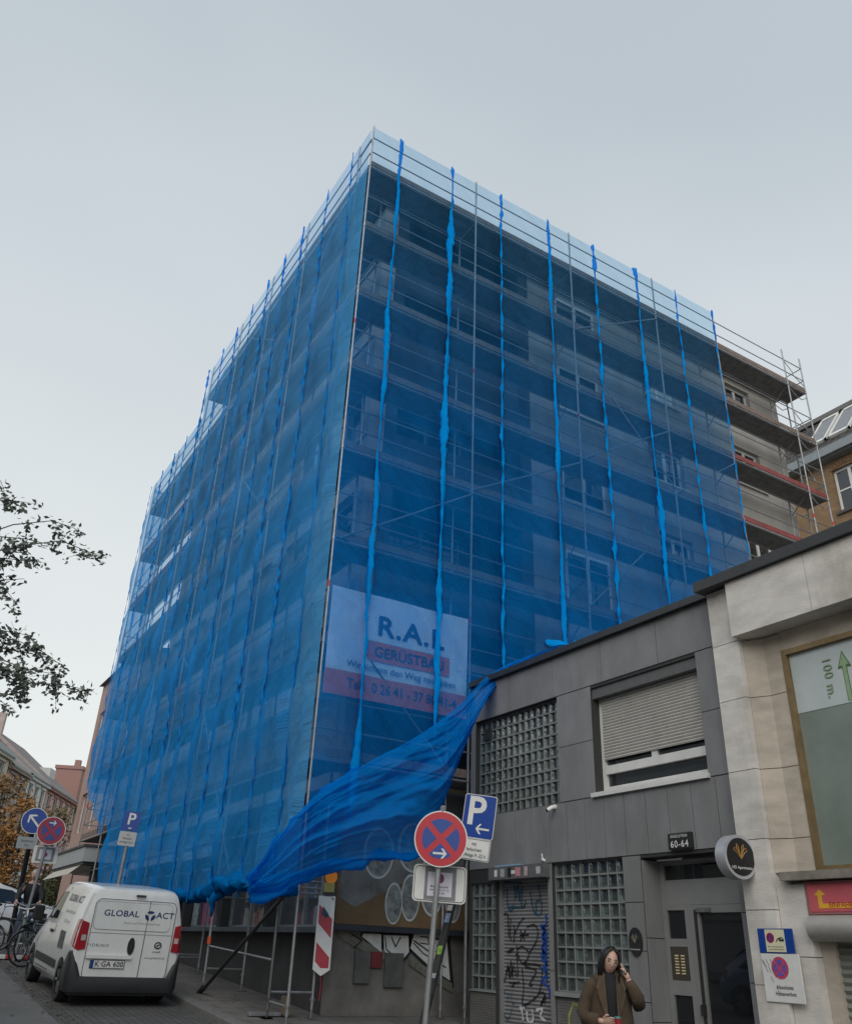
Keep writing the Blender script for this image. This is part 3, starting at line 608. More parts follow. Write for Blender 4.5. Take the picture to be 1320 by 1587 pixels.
# solo() shifts geometry: seam children need world coords relative to it (handled through MT)
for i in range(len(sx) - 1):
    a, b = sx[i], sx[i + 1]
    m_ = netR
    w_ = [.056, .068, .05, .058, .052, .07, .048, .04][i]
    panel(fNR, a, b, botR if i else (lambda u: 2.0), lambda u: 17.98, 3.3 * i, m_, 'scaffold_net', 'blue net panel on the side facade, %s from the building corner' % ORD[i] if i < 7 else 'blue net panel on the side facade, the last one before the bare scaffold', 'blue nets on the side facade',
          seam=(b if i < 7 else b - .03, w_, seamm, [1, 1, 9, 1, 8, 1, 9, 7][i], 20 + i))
sy = [13.0, 13.83, 15.3, 16.84, 18.1, 19.4, 20.7, 22.05, 23.4, 24.85, 26.3, 27.8, 29.3, 30.85]
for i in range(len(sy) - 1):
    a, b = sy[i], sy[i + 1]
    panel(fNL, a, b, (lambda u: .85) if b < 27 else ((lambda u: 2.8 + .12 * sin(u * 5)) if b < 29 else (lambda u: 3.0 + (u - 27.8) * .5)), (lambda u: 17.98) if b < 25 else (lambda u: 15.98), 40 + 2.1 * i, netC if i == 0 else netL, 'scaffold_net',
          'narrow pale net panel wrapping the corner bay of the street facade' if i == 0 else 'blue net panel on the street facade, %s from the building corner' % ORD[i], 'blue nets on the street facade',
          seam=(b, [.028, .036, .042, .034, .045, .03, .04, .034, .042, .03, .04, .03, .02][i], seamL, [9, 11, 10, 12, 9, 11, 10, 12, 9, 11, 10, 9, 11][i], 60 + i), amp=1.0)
# closing net on the far end and the pale neighbour bay
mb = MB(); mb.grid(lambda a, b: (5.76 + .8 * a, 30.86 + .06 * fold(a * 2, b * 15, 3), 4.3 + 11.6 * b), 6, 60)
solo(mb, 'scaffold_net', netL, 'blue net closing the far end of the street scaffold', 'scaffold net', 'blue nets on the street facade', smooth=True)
# loose swath swept from the corner up to the low grey roof
top = [(388, 1362, 12.75), (430, 1300, 12.55), (490, 1232, 12.5), (560, 1188, 12.45), (640, 1145, 12.4), (705, 1100, 12.35), (752, 1052, 12.3), (800, 1024, 12.35), (868, 1001, 12.6)]
bot = [(383, 1388, 12.75), (425, 1388, 12.7), (478, 1360, 12.45), (545, 1336, 12.2), (600, 1330, 12.1), (650, 1328, 12.1), (690, 1240, 12.15), (728, 1120, 12.25), (770, 1055, 12.5)]
def interp(L, t):
    s = t * (len(L) - 1); i = min(int(s), len(L) - 2); f = s - i
    P = [Vector(onY(*L[max(0, min(len(L) - 1, k))])) for k in (i - 1, i, i + 1, i + 2)]
    a, b, c, d = P; return .5 * ((2 * b) + (c - a) * f + (2 * a - 5 * b + 4 * c - d) * f * f + (3 * b - a - 3 * c + d) * f ** 3)
def sw(a, b):
    p = interp(top, a).lerp(interp(bot, a), b); s = a * 9
    rdg = lambda x: 1 - 2 * abs(x)
    d = .13 * rdg(noise.noise(Vector((a * 2.2 + b * 1.2, b * 6 - a * 2.5, 7)))) * sin(pi * b) ** .5 * min(1, a * 5) + .06 * rdg(noise.noise(Vector((a * 5 + b * 2, b * 15 - a * 7, 3)))) + .025 * rdg(noise.noise(Vector((a * 9 + b * 3, b * 32 - a * 14, 5)))) + .30 * sin(pi * b) * sin(pi * min(1, a * 1.1)) + .11 * sin(b * 9 + a * 5 + 2 * noise.noise(Vector((a * 3, b * 2, 0)))) * sin(pi * b) + .11 * noise.noise(Vector((a * 5, b * 5, 2))) + .045 * noise.noise(Vector((a * 14 , b * 16 + a * 7, 2)))
    return p + Vector((-.45, -.9, .0)) * d
mb = MB(); mb.grid(sw, 170, 80)
sw_o = solo(mb, 'loose_net', netS, 'large loose blue net sheet swept diagonally from the corner to the grey roof', 'net', smooth=True)
def rope(pts, rf, name, m, seed, n=16, fine=.08):
    P = [Vector(p) for p in pts]; L = []
    for i in range(len(P) - 1):
        k = max(2, int((P[i + 1] - P[i]).length / fine))
        for j in range(k): L.append(P[i].lerp(P[i + 1], j / k))
    L.append(P[-1]); mb = MB(); N_ = len(L)
    mb.path(L, [rf(i / (N_ - 1)) for i in range(N_)], n)
    vs = []
    for v in mb.v:
        v = Vector(v); vs.append(v + Vector((noise.noise(v * 3 + Vector((seed, 0, 0))), noise.noise(v * 3 + Vector((0, seed, 0))), noise.noise(v * 3 + Vector((0, 0, seed))))) * .13 + Vector((noise.noise(v * 9), noise.noise(v * 9 + Vector((5, 0, 0))), noise.noise(v * 9 + Vector((0, 9, 0))))) * .045)
    mb.v = vs; return mb
mb = rope([onY(650, 1327, 12.1), onY(600, 1329, 12.1), onY(545, 1334, 12.2), onY(478, 1356, 12.45), onY(425, 1384, 12.7), onY(388, 1382, 12.75)], lambda t: .045 + .085 * t ** 1.5, 'hem', seamm, 2)
build(mb, 'lower_hem', netS, sw_o, smooth=True)
mb = rope([onY(388, 1366, 12.75), onY(430, 1302, 12.55), onY(490, 1234, 12.5), onY(560, 1190, 12.45)], lambda t: .03, 'hem', seamm, 2)
build(mb, 'upper_hem', netS, sw_o, smooth=True)
# bundled net along the bottom of the street facade
mb = rope([(5.70, 13.0, .86), (5.68, 14.2, .85), (5.7, 15.2, .98), (5.62, 16.2, .90), (5.66, 16.84, .80), (5.7, 18, .84), (5.68, 19.3, .80), (5.7, 20.5, .84), (5.7, 22, .86), (5.7, 24.5, .9), (5.7, 26.3, .95)], lambda t: .10 + .05 * noise.noise(Vector((t * 20, 0, 0))) + (.04 if t < .25 else 0), 'b', seamm, 7)
bn = solo(mb, 'bundled_net', netmat('blue_net_bundle', (.003, .15, .44), .95, .95, 0, 5, tint=(.3, .6, 1), trans=.2), 'lumpy roll of gathered blue net tied along the foot of the street facade', 'net', smooth=True)
mb = rope([(5.6, 16.3, .86), (5.56, 16.36, .62), (5.6, 16.42, .45)], lambda t: .12 * (1 - .75 * t), 'b', seamm, 5); build(mb, 'hanging_end', MA['blue_net_bundle'], bn, smooth=True)
mb = rope([onY(845, 998, 12.7), onY(870, 997, 12.6), onY(900, 1002, 12.6)], lambda t: .055, 'b', seamm, 5)
solo(mb, 'net_roll', seamm, 'short rolled end of blue net lying on the edge of the grey roof', 'net', smooth=True)
# corner tie folds : vertical hanging edge next to the corner post
mb = rope([(5.70, 13.55, .95), (5.70, 13.5, 3.0), (5.71, 13.42, 5), (5.7, 13.5, 9), (5.7, 13.45, 13)], lambda t: .022, 'b', seamm, 9, fine=.15)
solo(mb, 'net_rope', netL, 'thin gathered net running up beside the corner post', 'net', smooth=True)

# ================================================================= scaffolder banner
BN = thing('banner', 'white and red scaffolding company banner tied behind the net at the corner', 'banner', (7.3, 13.08, 3.85))
P = [onY(513, 907, 13.02), onY(725, 961, 13.02), onY(720, 1110, 13.02), onY(500, 1070, 13.02)]
x0, x1, z0, z1 = 5.84, 8.8, 3.86, 5.84
def bfn(u, z, t): return (x0 + (x1 - x0) * u, 12.985 - t - .014 * sin(u * 11) * sin(z * 5) , z0 + (z1 - z0) * z)
banw = mat('banner_white', (.88, .88, .86), rough=.6, var=.10, scale=5); banr = mat('banner_red', (.85, .15, .10), rough=.6, var=.10, scale=5); bant = mat('banner_navy', (.02, .05, .16), rough=.6)
mb = MB(); mb.grid(lambda a, b: bfn(a, b, -.02 - .012 * noise.noise(Vector((a * 20, b * 3, 0)))), 60, 20); build(mb, 'cloth', banw, BN, smooth=True)
def bq(u0, u1, z0_, z1_, t, m, nm): mb = MB(); mb.grid(lambda a, b: bfn(u0 + (u1 - u0) * a, z0_ + (z1_ - z0_) * b, t), 30, 6); build(mb, nm, m, BN, smooth=True)
bq(.0, 1, .0, .22, .0, banr, 'red_band'); bq(.27, .86, .37, .55, .0, banr, 'red_field'); bq(.27, .86, .553, .87, -.003, mat('banner_bright', (.88, .89, .89), var=.04), 'white_field')
def bt(s, size, u, z, off=0, shear=0, sx=1, sp_=1):
    m_ = text_mb(s, size, (0, 0, 0), (1, 0, 0), (0, 0, 1), off=off, shear=shear, sx=sx, spacing=sp_)
    m_.v = [bfn(u + v[0] / (x1 - x0), z + v[2] / (z1 - z0), .014) for v in m_.v]; build(m_, 'lettering', bant, BN)
bt('R.A.L', .52, .565, .70, off=.022, sx=1.15, sp_=1.12); bt('GERÜSTBAU', .265, .565, .455, off=.012, sx=1.02); bt('Wir sichern den Weg nach oben', .165, .52, .295, off=.006, sx=1.05)
bt('Tel.:  0 26 41 - 37 80 41-4', .245, .53, .115, off=.008, sx=.88)
# ================================================================= low grey building
GB = thing('low_building', 'low flat-roofed building clad in grey slate slabs beside the wrapped block', 'building', (8.8, 9.9, -1.4))
fg = lambda u, z, t: (8.8 + t, u, z)
slate = mat('slate_cladding', (.185, .187, .19), rough=.62, var=.16, scale=2.5, bump=.15, bscale=60, dirt=.55, dirtcol=(.125, .122, .115), island=.04, stretch=(1, 1, .5))
joint = mat('joint_dark', (.03, .03, .03), var=.1)
ops = [(10.4, 12.68, 2.1, 3.74), (7.5, 9.6, 2.12, 3.70), (7.25, 8.8, -1.7, 1.22), (9.14, 10.65, -1.7, 1.25), (10.75, 12.05, -1.7, 1.22), (12.08, 12.8, -1.7, 1.05)]
build(wallgrid(fg, 7.0, 12.82, -1.7, 4.4, ops, .3), 'wall', joint, GB)
def tiles(mb, fn, u0, u1, z0, z1, nu, nz, t=-.012, gap=.005, off=0):
    for i in range(nu):
        for j in range(nz):
            a = u0 + (u1 - u0) * i / nu; b = u0 + (u1 - u0) * (i + 1) / nu; c = z0 + (z1 - z0) * j / nz; d = z0 + (z1 - z0) * (j + 1) / nz
            bx(mb, fn, a + gap, b - gap, c + gap, d - gap, t, .01)
mb = MB()
tiles(mb, fg, 7.0, 12.82, 3.745, 4.4, 5, 1); tiles(mb, fg, 9.6, 10.4, 2.1, 3.74, 1, 2); tiles(mb, fg, 7.0, 7.5, 2.1, 3.74, 1, 2); tiles(mb, fg, 12.68, 12.82, 2.1, 3.74, 1, 1)
tiles(mb, fg, 7.0, 10.66, 1.26, 2.095, 9, 1); tiles(mb, fg, 10.66, 12.82, 1.26, 2.095, 5, 1)
tiles(mb, fg, 7.0, 7.25, -1.6, 1.255, 1, 4); tiles(mb, fg, 8.8, 9.14, -1.6, 1.255, 1, 5); tiles(mb, fg, 10.65, 10.75, -1.6, 1.255, 1, 2)
build(mb, 'cladding', slate, GB)
def build_jambs(m):
    for sgn in (0, 1):
        q = MB(); ids = [i for i, f in enumerate(m.f) if (m.v[f[0]][1] > 8) == bool(sgn)]
        used = sorted({v for i in ids for v in m.f[i]}); mp_ = {v: k for k, v in enumerate(used)}; q.v = [m.v[v] for v in used]; q.f = [tuple(mp_[v] for v in m.f[i]) for i in ids]; build(q, 'jamb', slate, GB)
mb = MB(); tiles(mb, lambda u, z, t: (9.1 + .0 + (u), 8.8 - .012 + 0 * z - t * 0 + t, z), -.3, 0, -1.6, 1.2, 1, 3); tiles(mb, lambda u, z, t: (9.1 + u, 7.25 - t, z), -.3, 0, -1.6, 1.2, 1, 3); build_each([m for m in (MB(), MB())], 'jamb', slate, GB) if False else build_jambs(mb)
mb = MB(); mb.add([(8.8, 12.82, -1.7), (14, 12.82, -1.7), (14, 12.82, 4.4), (8.8, 12.82, 4.4), (8.8, 7.0, -1.7), (14, 7.0, -1.7), (14, 7.0, 4.4), (8.8, 7.0, 4.4)], [(0, 1, 2, 3), (4, 5, 6, 7)]); build_each(isl(mb), 'side_wall', slate, GB)
mb = MB(); mb.box(8.7, 8.9, 6.98, 12.86, 4.402, 4.50); mb.box(8.9, 14, 6.98, 12.86, 4.402, 4.44); build(mb, 'roof_edge', mat('dark_metal_trim', (.03, .033, .036), rough=.4, var=.15), GB)
# glass-block panels
gbm = mat('glass_block', (.05, .065, .06), rough=.22, var=.55, scale=9, spec=.9, island=.5, bump=.9, bscale=14)
gbg = mat('block_grout', (.19, .205, .20), rough=.7, var=.15)
def blocks(u0, u1, z0, z1, nu, nz, d, lab, sill=True):
    mb = MB(); du, dz = (u1 - u0) / nu, (z1 - z0) / nz; g = .012
    mb2 = MB(); bx(mb2, fg, u0, u1, z0, z1, d + .05, d + .07)
    for i in range(nu + 1): bx(mb2, fg, max(u0, u0 + du * i - g * .75), min(u1, u0 + du * i + g * .75), z0, z1, d - .003, d + .05)
    for j in range(nz + 1): bx(mb2, fg, u0, u1, max(z0, z0 + dz * j - g), min(z1, z0 + dz * j + g), d - .007, d + .049)
    root = build(mb2, 'glass_block_panel', gbg, GB, label=lab)
    for i in range(nu):
        for j in range(nz):
            a, b, c, e_ = u0 + du * i + g, u0 + du * (i + 1) - g, z0 + dz * j + g, z0 + dz * (j + 1) - g; k = .028
            V = [fg(a, c, d + .004), fg(b, c, d + .004), fg(b, e_, d + .004), fg(a, e_, d + .004), fg(a + k, c + k, d + .03), fg(b - k, c + k, d + .03), fg(b - k, e_ - k, d + .03), fg(a + k, e_ - k, d + .03)]
            mb.add(V, [(0, 1, 5, 4), (1, 2, 6, 5), (2, 3, 7, 6), (3, 0, 4, 7), (4, 5, 6, 7)])
    build(mb, 'blocks', gbm, root)
    return root
blocks(10.4, 12.68, 2.1, 3.74, 14, 9, .10, 'upper glass-block panel')
blocks(9.14, 10.65, -.42, 1.25, 8, 9, .06, 'glass-block panel behind the woman')
blocks(12.08, 12.8, -.5, 1.05, 4, 8, .06, 'narrow glass-block panel left of the roller shutter')
mosaic = slabs('mosaic_base', (.17, .165, .155), (.14, .135, .13), (.07, .07, .065), .035, .035, mort=.004, plane='yz')
for l in list(mosaic.node_tree.links):
    pass
mb = MB(); bx(mb, fg, 9.14, 10.65, -1.7, -.48, .02, .2); bx(mb, fg, 12.08, 12.8, -1.7, -.52, .02, .2); build_each(isl(mb), 'mosaic_base', mosaic, GB)
mb = MB(); bx(mb, fg, 9.14, 10.65, -.48, -.425, -.03, .2); bx(mb, fg, 12.08, 12.8, -.52, -.503, -.01, .2); build_each(isl(mb), 'block_sill', mat('aluminium_frame', (.35, .36, .36)), GB)
yg = mat('yellow_paint', (.24, .26, .07), var=.4, scale=12)
mb = MB()
for pp in (([(10.42, -.98), (10.4, -.7), (10.3, -.55), (10.18, -.58), (10.1, -.72)]), ([(10.15, -1.1), (10.12, -.85), (10.22, -.8), (10.2, -1.05)])):
    Q_ = [Vector((8.8185, a, b)) for a, b in pp]; vs_ = []
    for i_, p_ in enumerate(Q_):
        t_ = Q_[min(i_ + 1, len(Q_) - 1)] - Q_[max(i_ - 1, 0)]; t_.normalize(); n_ = Vector((0, -t_.z, t_.y)) * .02; vs_ += [p_ + n_, p_ - n_]
    mb.add(vs_, [(2 * i_, 2 * i_ + 1, 2 * i_ + 3, 2 * i_ + 2) for i_ in range(len(Q_) - 1)])
build(mb, 'yellow_graffiti', yg, GB)
# little vent in the upper glass panel
mb = MB(); P = onX(756, 1139, 8.88); 
for k in range(20):
    a0, a1 = 2 * pi * k / 20, 2 * pi * (k + 1) / 20
    mb.add([(8.86, P.y + .085 * cos(a0), P.z + .085 * sin(a0)), (8.86, P.y + .085 * cos(a1), P.z + .085 * sin(a1)), (8.86, P.y + .055 * cos(a1), P.z + .055 * sin(a1)), (8.86, P.y + .055 * cos(a0), P.z + .055 * sin(a0))], [(0, 1, 2, 3)])
mb.box(8.865, 8.9, P.y - .10, P.y + .10, P.z - .10, P.z + .10); build(mb, 'vent', mat('vent_dark', (.04, .04, .04)), GB)
# window with rolling blind
d = .16
wf = mat('white_upvc', (.60, .60, .58), rough=.35, var=.06, dirt=.25, dirtcol=(.3, .29, .27))
mb = MB(); u0, u1, z0, z1 = 7.5, 9.6, 2.12, 3.70; f_ = .07
bx(mb, fg, u0, u0 + f_, z0 + .03, z1 - .16, d, d + .08); bx(mb, fg, u1 - f_, u1, z0 + .03, z1 - .16, d, d + .08); bx(mb, fg, u0 + f_, u1 - f_, z0 + .03, z0 + .12, d + .002, d + .08); bx(mb, fg, u0 + f_, u1 - f_, z0 + .30, z0 + .42, d - .006, d + .07)
bx(mb, fg, 8.5, 8.6, z0 + .42, z0 + .6, d + .004, d + .07)
WI = build(mb, 'window', wf, GB)
mb = MB(); bx(mb, fg, u0 - .03, u1 + .05, z0 - .035, z0 + .025, -.06, d + .06); build(mb, 'sill', wf, WI)
mb = MB(); bx(mb, fg, u0, u1, z1 - .16, z1, .03, .2); build(mb, 'shutter_box', mat('shutter_box', (.10, .10, .10), rough=.5), WI)
mb = MB(); mb.add([fg(u0 + .03, z0 + .05, d + .05), fg(u1 - .03, z0 + .05, d + .05), fg(u1 - .03, z1 - .1, d + .05), fg(u0 + .03, z1 - .1, d + .05)], [(0, 1, 2, 3)]); build(mb, 'pane', dglass, WI)
mb = MB(); zz = z0 + .50; n_ = 0
while zz < z1 - .16:
    h = .044; mb.add([fg(u0 + f_ + .004, zz, d - .012), fg(u1 - f_ - .004, zz, d - .012), fg(u1 - f_ - .004, zz + h * .5, d - .022), fg(u0 + f_ + .004, zz + h * .5, d - .022), fg(u1 - f_ - .004, zz + h * .85, d - .014), fg(u0 + f_ + .004, zz + h * .85, d - .014), fg(u1 - f_ - .004, zz + h, d - .002), fg(u0 + f_ + .004, zz + h, d - .002)],
        [(0, 1, 2, 3), (3, 2, 4, 5), (5, 4, 6, 7)]); zz += h
build(mb, 'roller_blind', mat('blind_slats', (.40, .385, .35), rough=.55, var=.08, dirt=.2, dirtcol=(.2, .19, .17)), WI)
# roller shutter door with tags
mb = MB(); zz = -1.42
while zz < 1.04:
    h = .052; mb.add([fg(10.79, zz, .13), fg(12.01, zz, .13), fg(12.01, zz + h * .45, .108), fg(10.79, zz + h * .45, .108), fg(12.01, zz + h * .8, .112), fg(10.79, zz + h * .8, .112), fg(12.01, zz + h, .13), fg(10.79, zz + h, .13)],
        [(0, 1, 2, 3), (3, 2, 4, 5), (5, 4, 6, 7)]); zz += h
shm = mat('shutter_grey', (.25, .25, .255), rough=.5, var=.14, scale=2, metal=.2, dirt=.4, dirtcol=(.09, .09, .09))
SH = build(mb, 'roller_shutter', shm, GB)
mb = MB(); bx(mb, fg, 10.75, 10.79, -1.6, 1.1, .05, .14); bx(mb, fg, 12.01, 12.05, -1.6, 1.1, .05, .14); build_each(isl(mb), 'guide_rail', slate, SH)
tag_ = mat('spray_black', (.012, .012, .014), rough=.7); tagb = mat('spray_blue', (.008, .06, .33), var=.3, scale=9, rough=.7); tagt = mat('spray_teal', (.01, .06, .10), var=.4, rough=.7); tagw = mat('spray_white', (.5, .5, .5), var=.4, scale=9)
def spx(pts, sc=(803 / 130, 740, 1330)): return [onX(sc[1] + x / sc[0], sc[2] + y / sc[0], 8.902) for x, y in pts]
def strokes(LL, r, m, nm, par=SH, jit=0):
    mb = MB()
    for L in LL:
        P_ = spx(L); Q = []
        for i in range(len(P_) - 1):
            a, b, c, d_ = P_[max(i - 1, 0)], P_[i], P_[i + 1], P_[min(i + 2, len(P_) - 1)]
            for k in range(4): f = k / 4; Q.append(.5 * ((2 * b) + (c - a) * f + (2 * a - 5 * b + 4 * c - d_) * f * f + (3 * b - a - 3 * c + d_) * f ** 3))
        Q.append(P_[-1]); vs = []; fs = []
        for i, p in enumerate(Q):
            t = (Q[min(i + 1, len(Q) - 1)] - Q[max(i - 1, 0)]); t.x = 0; t.normalize() if t.length > 0 else None; nn = Vector((0, -t.z, t.y)) * r * (1 + .3 * sin(i * 2.1))
            vs += [p + nn, p - nn]
        for i in range(len(Q) - 1): fs.append((2 * i, 2 * i + 1, 2 * i + 3, 2 * i + 2))
        mb.add(vs, fs)
    return build(mb, nm, m, par)
strokes([[(225, 730), (218, 600), (250, 540), (290, 545), (290, 640), (300, 760)], [(318, 580), (310, 690), (318, 800)], [(345, 640), (350, 720), (345, 810)], [(445, 570), (390, 640), (350, 740)], [(405, 690), (450, 790)], [(460, 690), (405, 800)], [(400, 745), (490, 735)],
         [(470, 660), (540, 640), (575, 700), (560, 800), (500, 900), (470, 980), (430, 1010), (395, 960), (370, 830)], [(380, 870), (430, 850), (490, 900)], [(205, 740), (240, 730), (200, 830), (190, 900), (225, 1000)], [(280, 900), (330, 870), (340, 880), (285, 910)],
         [(235, 960), (255, 1190), (290, 1020), (300, 1150), (320, 980), (330, 1120), (345, 1000)], [(270, 1100), (300, 1060), (310, 1150), (330, 1060), (335, 1150)], [(375, 960), (385, 1100), (370, 1130), (355, 1050)], [(300, 1195), (350, 1200), (320, 1240)], [(340, 1200), (400, 1190)],
         [(430, 1010), (590, 1030), (615, 1130), (590, 1280), (540, 1350), (430, 1410), (440, 1250), (425, 1060)], [(450, 1040), (560, 1080), (510, 1180), (495, 1220), (525, 1220)], [(580, 1290), (640, 1300), (600, 1420), (650, 1320), (640, 1400)], [(240, 860), (230, 960)], [(360, 930), (380, 920), (375, 970)]], .012, tag_, 'black_tag')
strokes([[(200, 300), (220, 380), (240, 290), (250, 370)], [(280, 300), (290, 480), (330, 500), (340, 440)], [(350, 260), (360, 400), (380, 260), (400, 420), (410, 300)], [(430, 280), (420, 470), (460, 440), (450, 400)], [(500, 320), (520, 440), (540, 520), (600, 540), (610, 420), (560, 420), (560, 520)], [(580, 260), (600, 380)], [(230, 230), (420, 240)], [(300, 470), (450, 470)]], .013, tagt, 'teal_tag')
strokes([[(650, 545), (655, 640), (600, 650), (650, 700), (610, 760), (660, 800), (610, 860), (655, 930), (610, 960), (660, 1010), (620, 1060), (665, 1110), (610, 1180), (670, 1230), (690, 1290), (680, 1340)], [(640, 640), (650, 1100)], [(625, 660), (625, 960)], [(655, 700), (660, 1200)], [(640, 900), (600, 920)]], .017, tagb, 'blue_tag')
strokes([[(420, 1445), (435, 1560)], [(470, 1470), (480, 1560), (530, 1560), (520, 1450)], [(560, 1460), (620, 1450), (600, 1520), (650, 1560)], [(400, 1440), (450, 1440)]], .018, tagw, 'white_tag')
strokes([[(220, 1270), (250, 1260), (260, 1290), (230, 1300)], [(290, 1290), (290, 1380)], [(320, 1290), (330, 1400), (360, 1380)], [(240, 1400), (260, 1520), (300, 1540), (330, 1430)]], .007, tagt, 'faint_tag')
# lightbox over the shutter with stickers
mb = MB(); bx(mb, fg, 10.68, 12.06, 1.06, 1.25, -.16, .12); SB = build(mb, 'shutter_housing', mat('housing_grey', (.10, .103, .107), rough=.6, var=.2, dirt=.3), GB)
rs = random.Random(5)
for (u, w, h, m_) in ((11.86, .07, .10, signwhite), (11.68, .1, .12, mat('sticker_grey', (.3, .33, .35), var=.4, scale=30)), (11.5, .09, .14, signblack), (11.4, .1, .05, signwhite), (11.28, .12, .13, mat('sticker_pink', (.45, .2, .22), var=.4, scale=30)), (11.08, .08, .13, mat('sticker_rose', (.4, .3, .33), var=.4, scale=30)), (10.78, .1, .1, mat('sticker_pale', (.38, .4, .4), var=.3, scale=30))):
    mb = MB(); bx(mb, fg, u - w / 2, u + w / 2, 1.155 - h / 2, 1.155 + h / 2, -.1635, -.161); build(mb, 'sticker', m_, SB)
mb = MB(); bx(mb, fg, 11.3, 11.9, 1.251, 1.27, -.15, -.02); build(mb, 'blue_rag', mat('pale_blue_cloth', (.2, .35, .5)), SB)
# ---- entrance
fd = lambda u, z, t: (9.1 + t, u, z)
alu = mat('brushed_aluminium', (.27, .27, .265), rough=.42, metal=.35, var=.08, scale=3)
mb = MB()
for (a, b, c, e_) in ((8.70, 8.8, -1.6, 1.20), (8.30, 8.40, -1.5, .80), (7.25, 7.3, -1.5, .8), (7.25, 8.70, .66, .93), (8.40, 8.70, -1.6, -1.2), (8.40, 8.70, -.36, -.20), (8.40, 8.70, .18, .27), (8.40, 8.70, .60, .661)): bx(mb, fd, a, b, c, e_, 0 if a != 8.30 else .001, .07)
EN = build(mb, 'entrance_frame', alu, GB)
mb = MB(); bx(mb, fd, 7.25, 8.70, .93, .96, .01, .05); bx(mb, fd, 7.25, 8.70, 1.14, 1.2, .01, .05); build_each(isl(mb), 'transom_frame', alu, EN)
dg = mat('door_glass', (.012, .014, .016), rough=.015, var=.1, spec=.55)
mb = MB()
for (a, b, c, e_) in ((8.40, 8.70, .27, .60), (8.40, 8.70, -1.2, -.36), (7.25, 8.70, .96, 1.14)): mb.add([fd(a, c, .03), fd(b, c, .03), fd(b, e_, .03), fd(a, e_, .03)], [(0, 1, 2, 3)])
build_each(isl(mb), 'side_pane', dg, EN)
mb = MB()
for (a, b, c, e_) in ((8.14, 8.29, -1.5, .655), (7.305, 7.40, -1.5, .655), (7.40, 8.14, .565, .655), (7.40, 8.14, -1.5, -1.3)): bx(mb, fd, a, b, c, e_, -.02, .05)
DR = build(mb, 'door', alu, GB)
mb = MB(); mb.add([fd(7.4, -1.3, .012), fd(8.14, -1.3, .012), fd(8.14, .565, .012), fd(7.4, .565, .012)], [(0, 1, 2, 3)]); build(mb, 'door_pane', dg, DR)
mb = MB(); bx(mb, fd, 8.18, 8.21, -1.5, .6, -.045, -.021); bx(mb, fd, 8.17, 8.22, -.56, -.44, -.075, -.02); build(mb, 'door_handle', mat('handle_dark', (.06, .06, .06), metal=.6, rough=.35), DR)
mb = MB(); bx(mb, fd, 7.95, 8.16, .57, .62, -.06, -.021); build(mb, 'door_closer', steel_d, DR)
mb = MB(); bx(mb, fd, 8.40, 8.70, -.20, .18, .004, .05); IC = build(mb, 'intercom', mat('intercom_bronze', (.09, .08, .068), rough=.4, metal=.5), EN)
mb = MB()
for k in range(7):
    for u in (8.50, 8.60): bx(mb, fd, u - .03, u + .03, .07 - k * .033, .085 - k * .033, -.004, .003)
build_each(isl(mb), 'name_plate', mat('lit_name_plate', (.62, .52, .3), var=.1), IC)
mb = MB(); bx(mb, fg, 8.79, 8.87, -.02, .16, .18, .24); build(mb, 'key_box', steel_d, GB)
mb = MB(); mb.tube((8.95, 8.2, 1.17), (8.95, 7.5, 1.17), .03, 8); build(mb, 'entrance_light', mat('grey_tube', (.12, .12, .12)), GB)
# address plate
AP = thing('address_plate', 'small dark plate reading 60-64 above the entrance door', 'sign', (8.79, 8.03, 1.28))
mb = MB(); mb.cbox(8.735, 8.785, 7.84, 8.23, 1.275, 1.475, .012); build(mb, 'plate', mat('plate_dark', (.022, .022, .024), rough=.3), AP)
rY = (0, -1, 0); UPZ = (0, 0, 1)
build(text_mb('60-64', .115, (8.731, 8.035, 1.335), rY, UPZ, off=.01, spacing=1.15), 'number', signwhite, AP); build(text_mb('EIGELSTEIN', .047, (8.731, 8.035, 1.43), rY, UPZ, off=.01, spacing=1.2), 'street_name', signwhite, AP)
# oval plaque
PQ = thing('plaque', 'small dark oval plaque on the pier left of the entrance', 'plaque', (8.78, 8.97, .1))
mb = MB(); mb.prism([(8.97 + .115 * cos(2 * pi * k / 28), .22 + .165 * sin(2 * pi * k / 28)) for k in range(28)], lambda a, b, t: (8.785 - t, a, b), 0, .025); build(mb, 'disc', mat('plate_dark', ()), PQ)
gold = mat('gold_print', (.33, .19, .05), rough=.5); dkg = mat('olive_print', (.16, .15, .11))
def emblem(O, ex, ez, s, m, par, nrm):
    # stylised five-stroke leaf of closed loops
    O, ex, ez, nrm = Vector(O), Vector(ex), Vector(ez), Vector(nrm); mb = MB()
    for (w, h, x0_) in ((-.9, .55, 0), (-.5, .95, 0), (.5, .95, 0), (.9, .55, 0)):
        L = [(0, -.55), (w * .55, -.1 + h * .25), (w, h * .55), (w * .9, h), (w * .55, h * .75), (w * .35, .15), (0, -.35)]
        mb.path([O + ex * a * s + ez * b * s + nrm * .003 for a, b in L], s * .055, 5)
    mb.path([O + ex * (a * s) + ez * (b * s) + nrm * .003 for a, b in ((-.2, .25), (0, -.25), (.2, .25))], s * .05, 5)
    return build(mb, 'emblem', m, par)
emblem((8.757, 8.97, .24), rY, UPZ, .07, dkg, PQ, (-1, 0, 0)); build(text_mb('HD Apartments', .026, (8.756, 8.97, .13), rY, UPZ, off=.01), 'lettering', signwhite, PQ)
# round hanging sign: double sided light box perpendicular to the wall
C = onD(1136, 1329, 9.55); hx = Vector((.90, .03, 0)).normalized()
nrm = Vector((-.86, -.50, 0)).normalized(); ex = Vector((0, 0, 1)).cross(nrm).normalized()
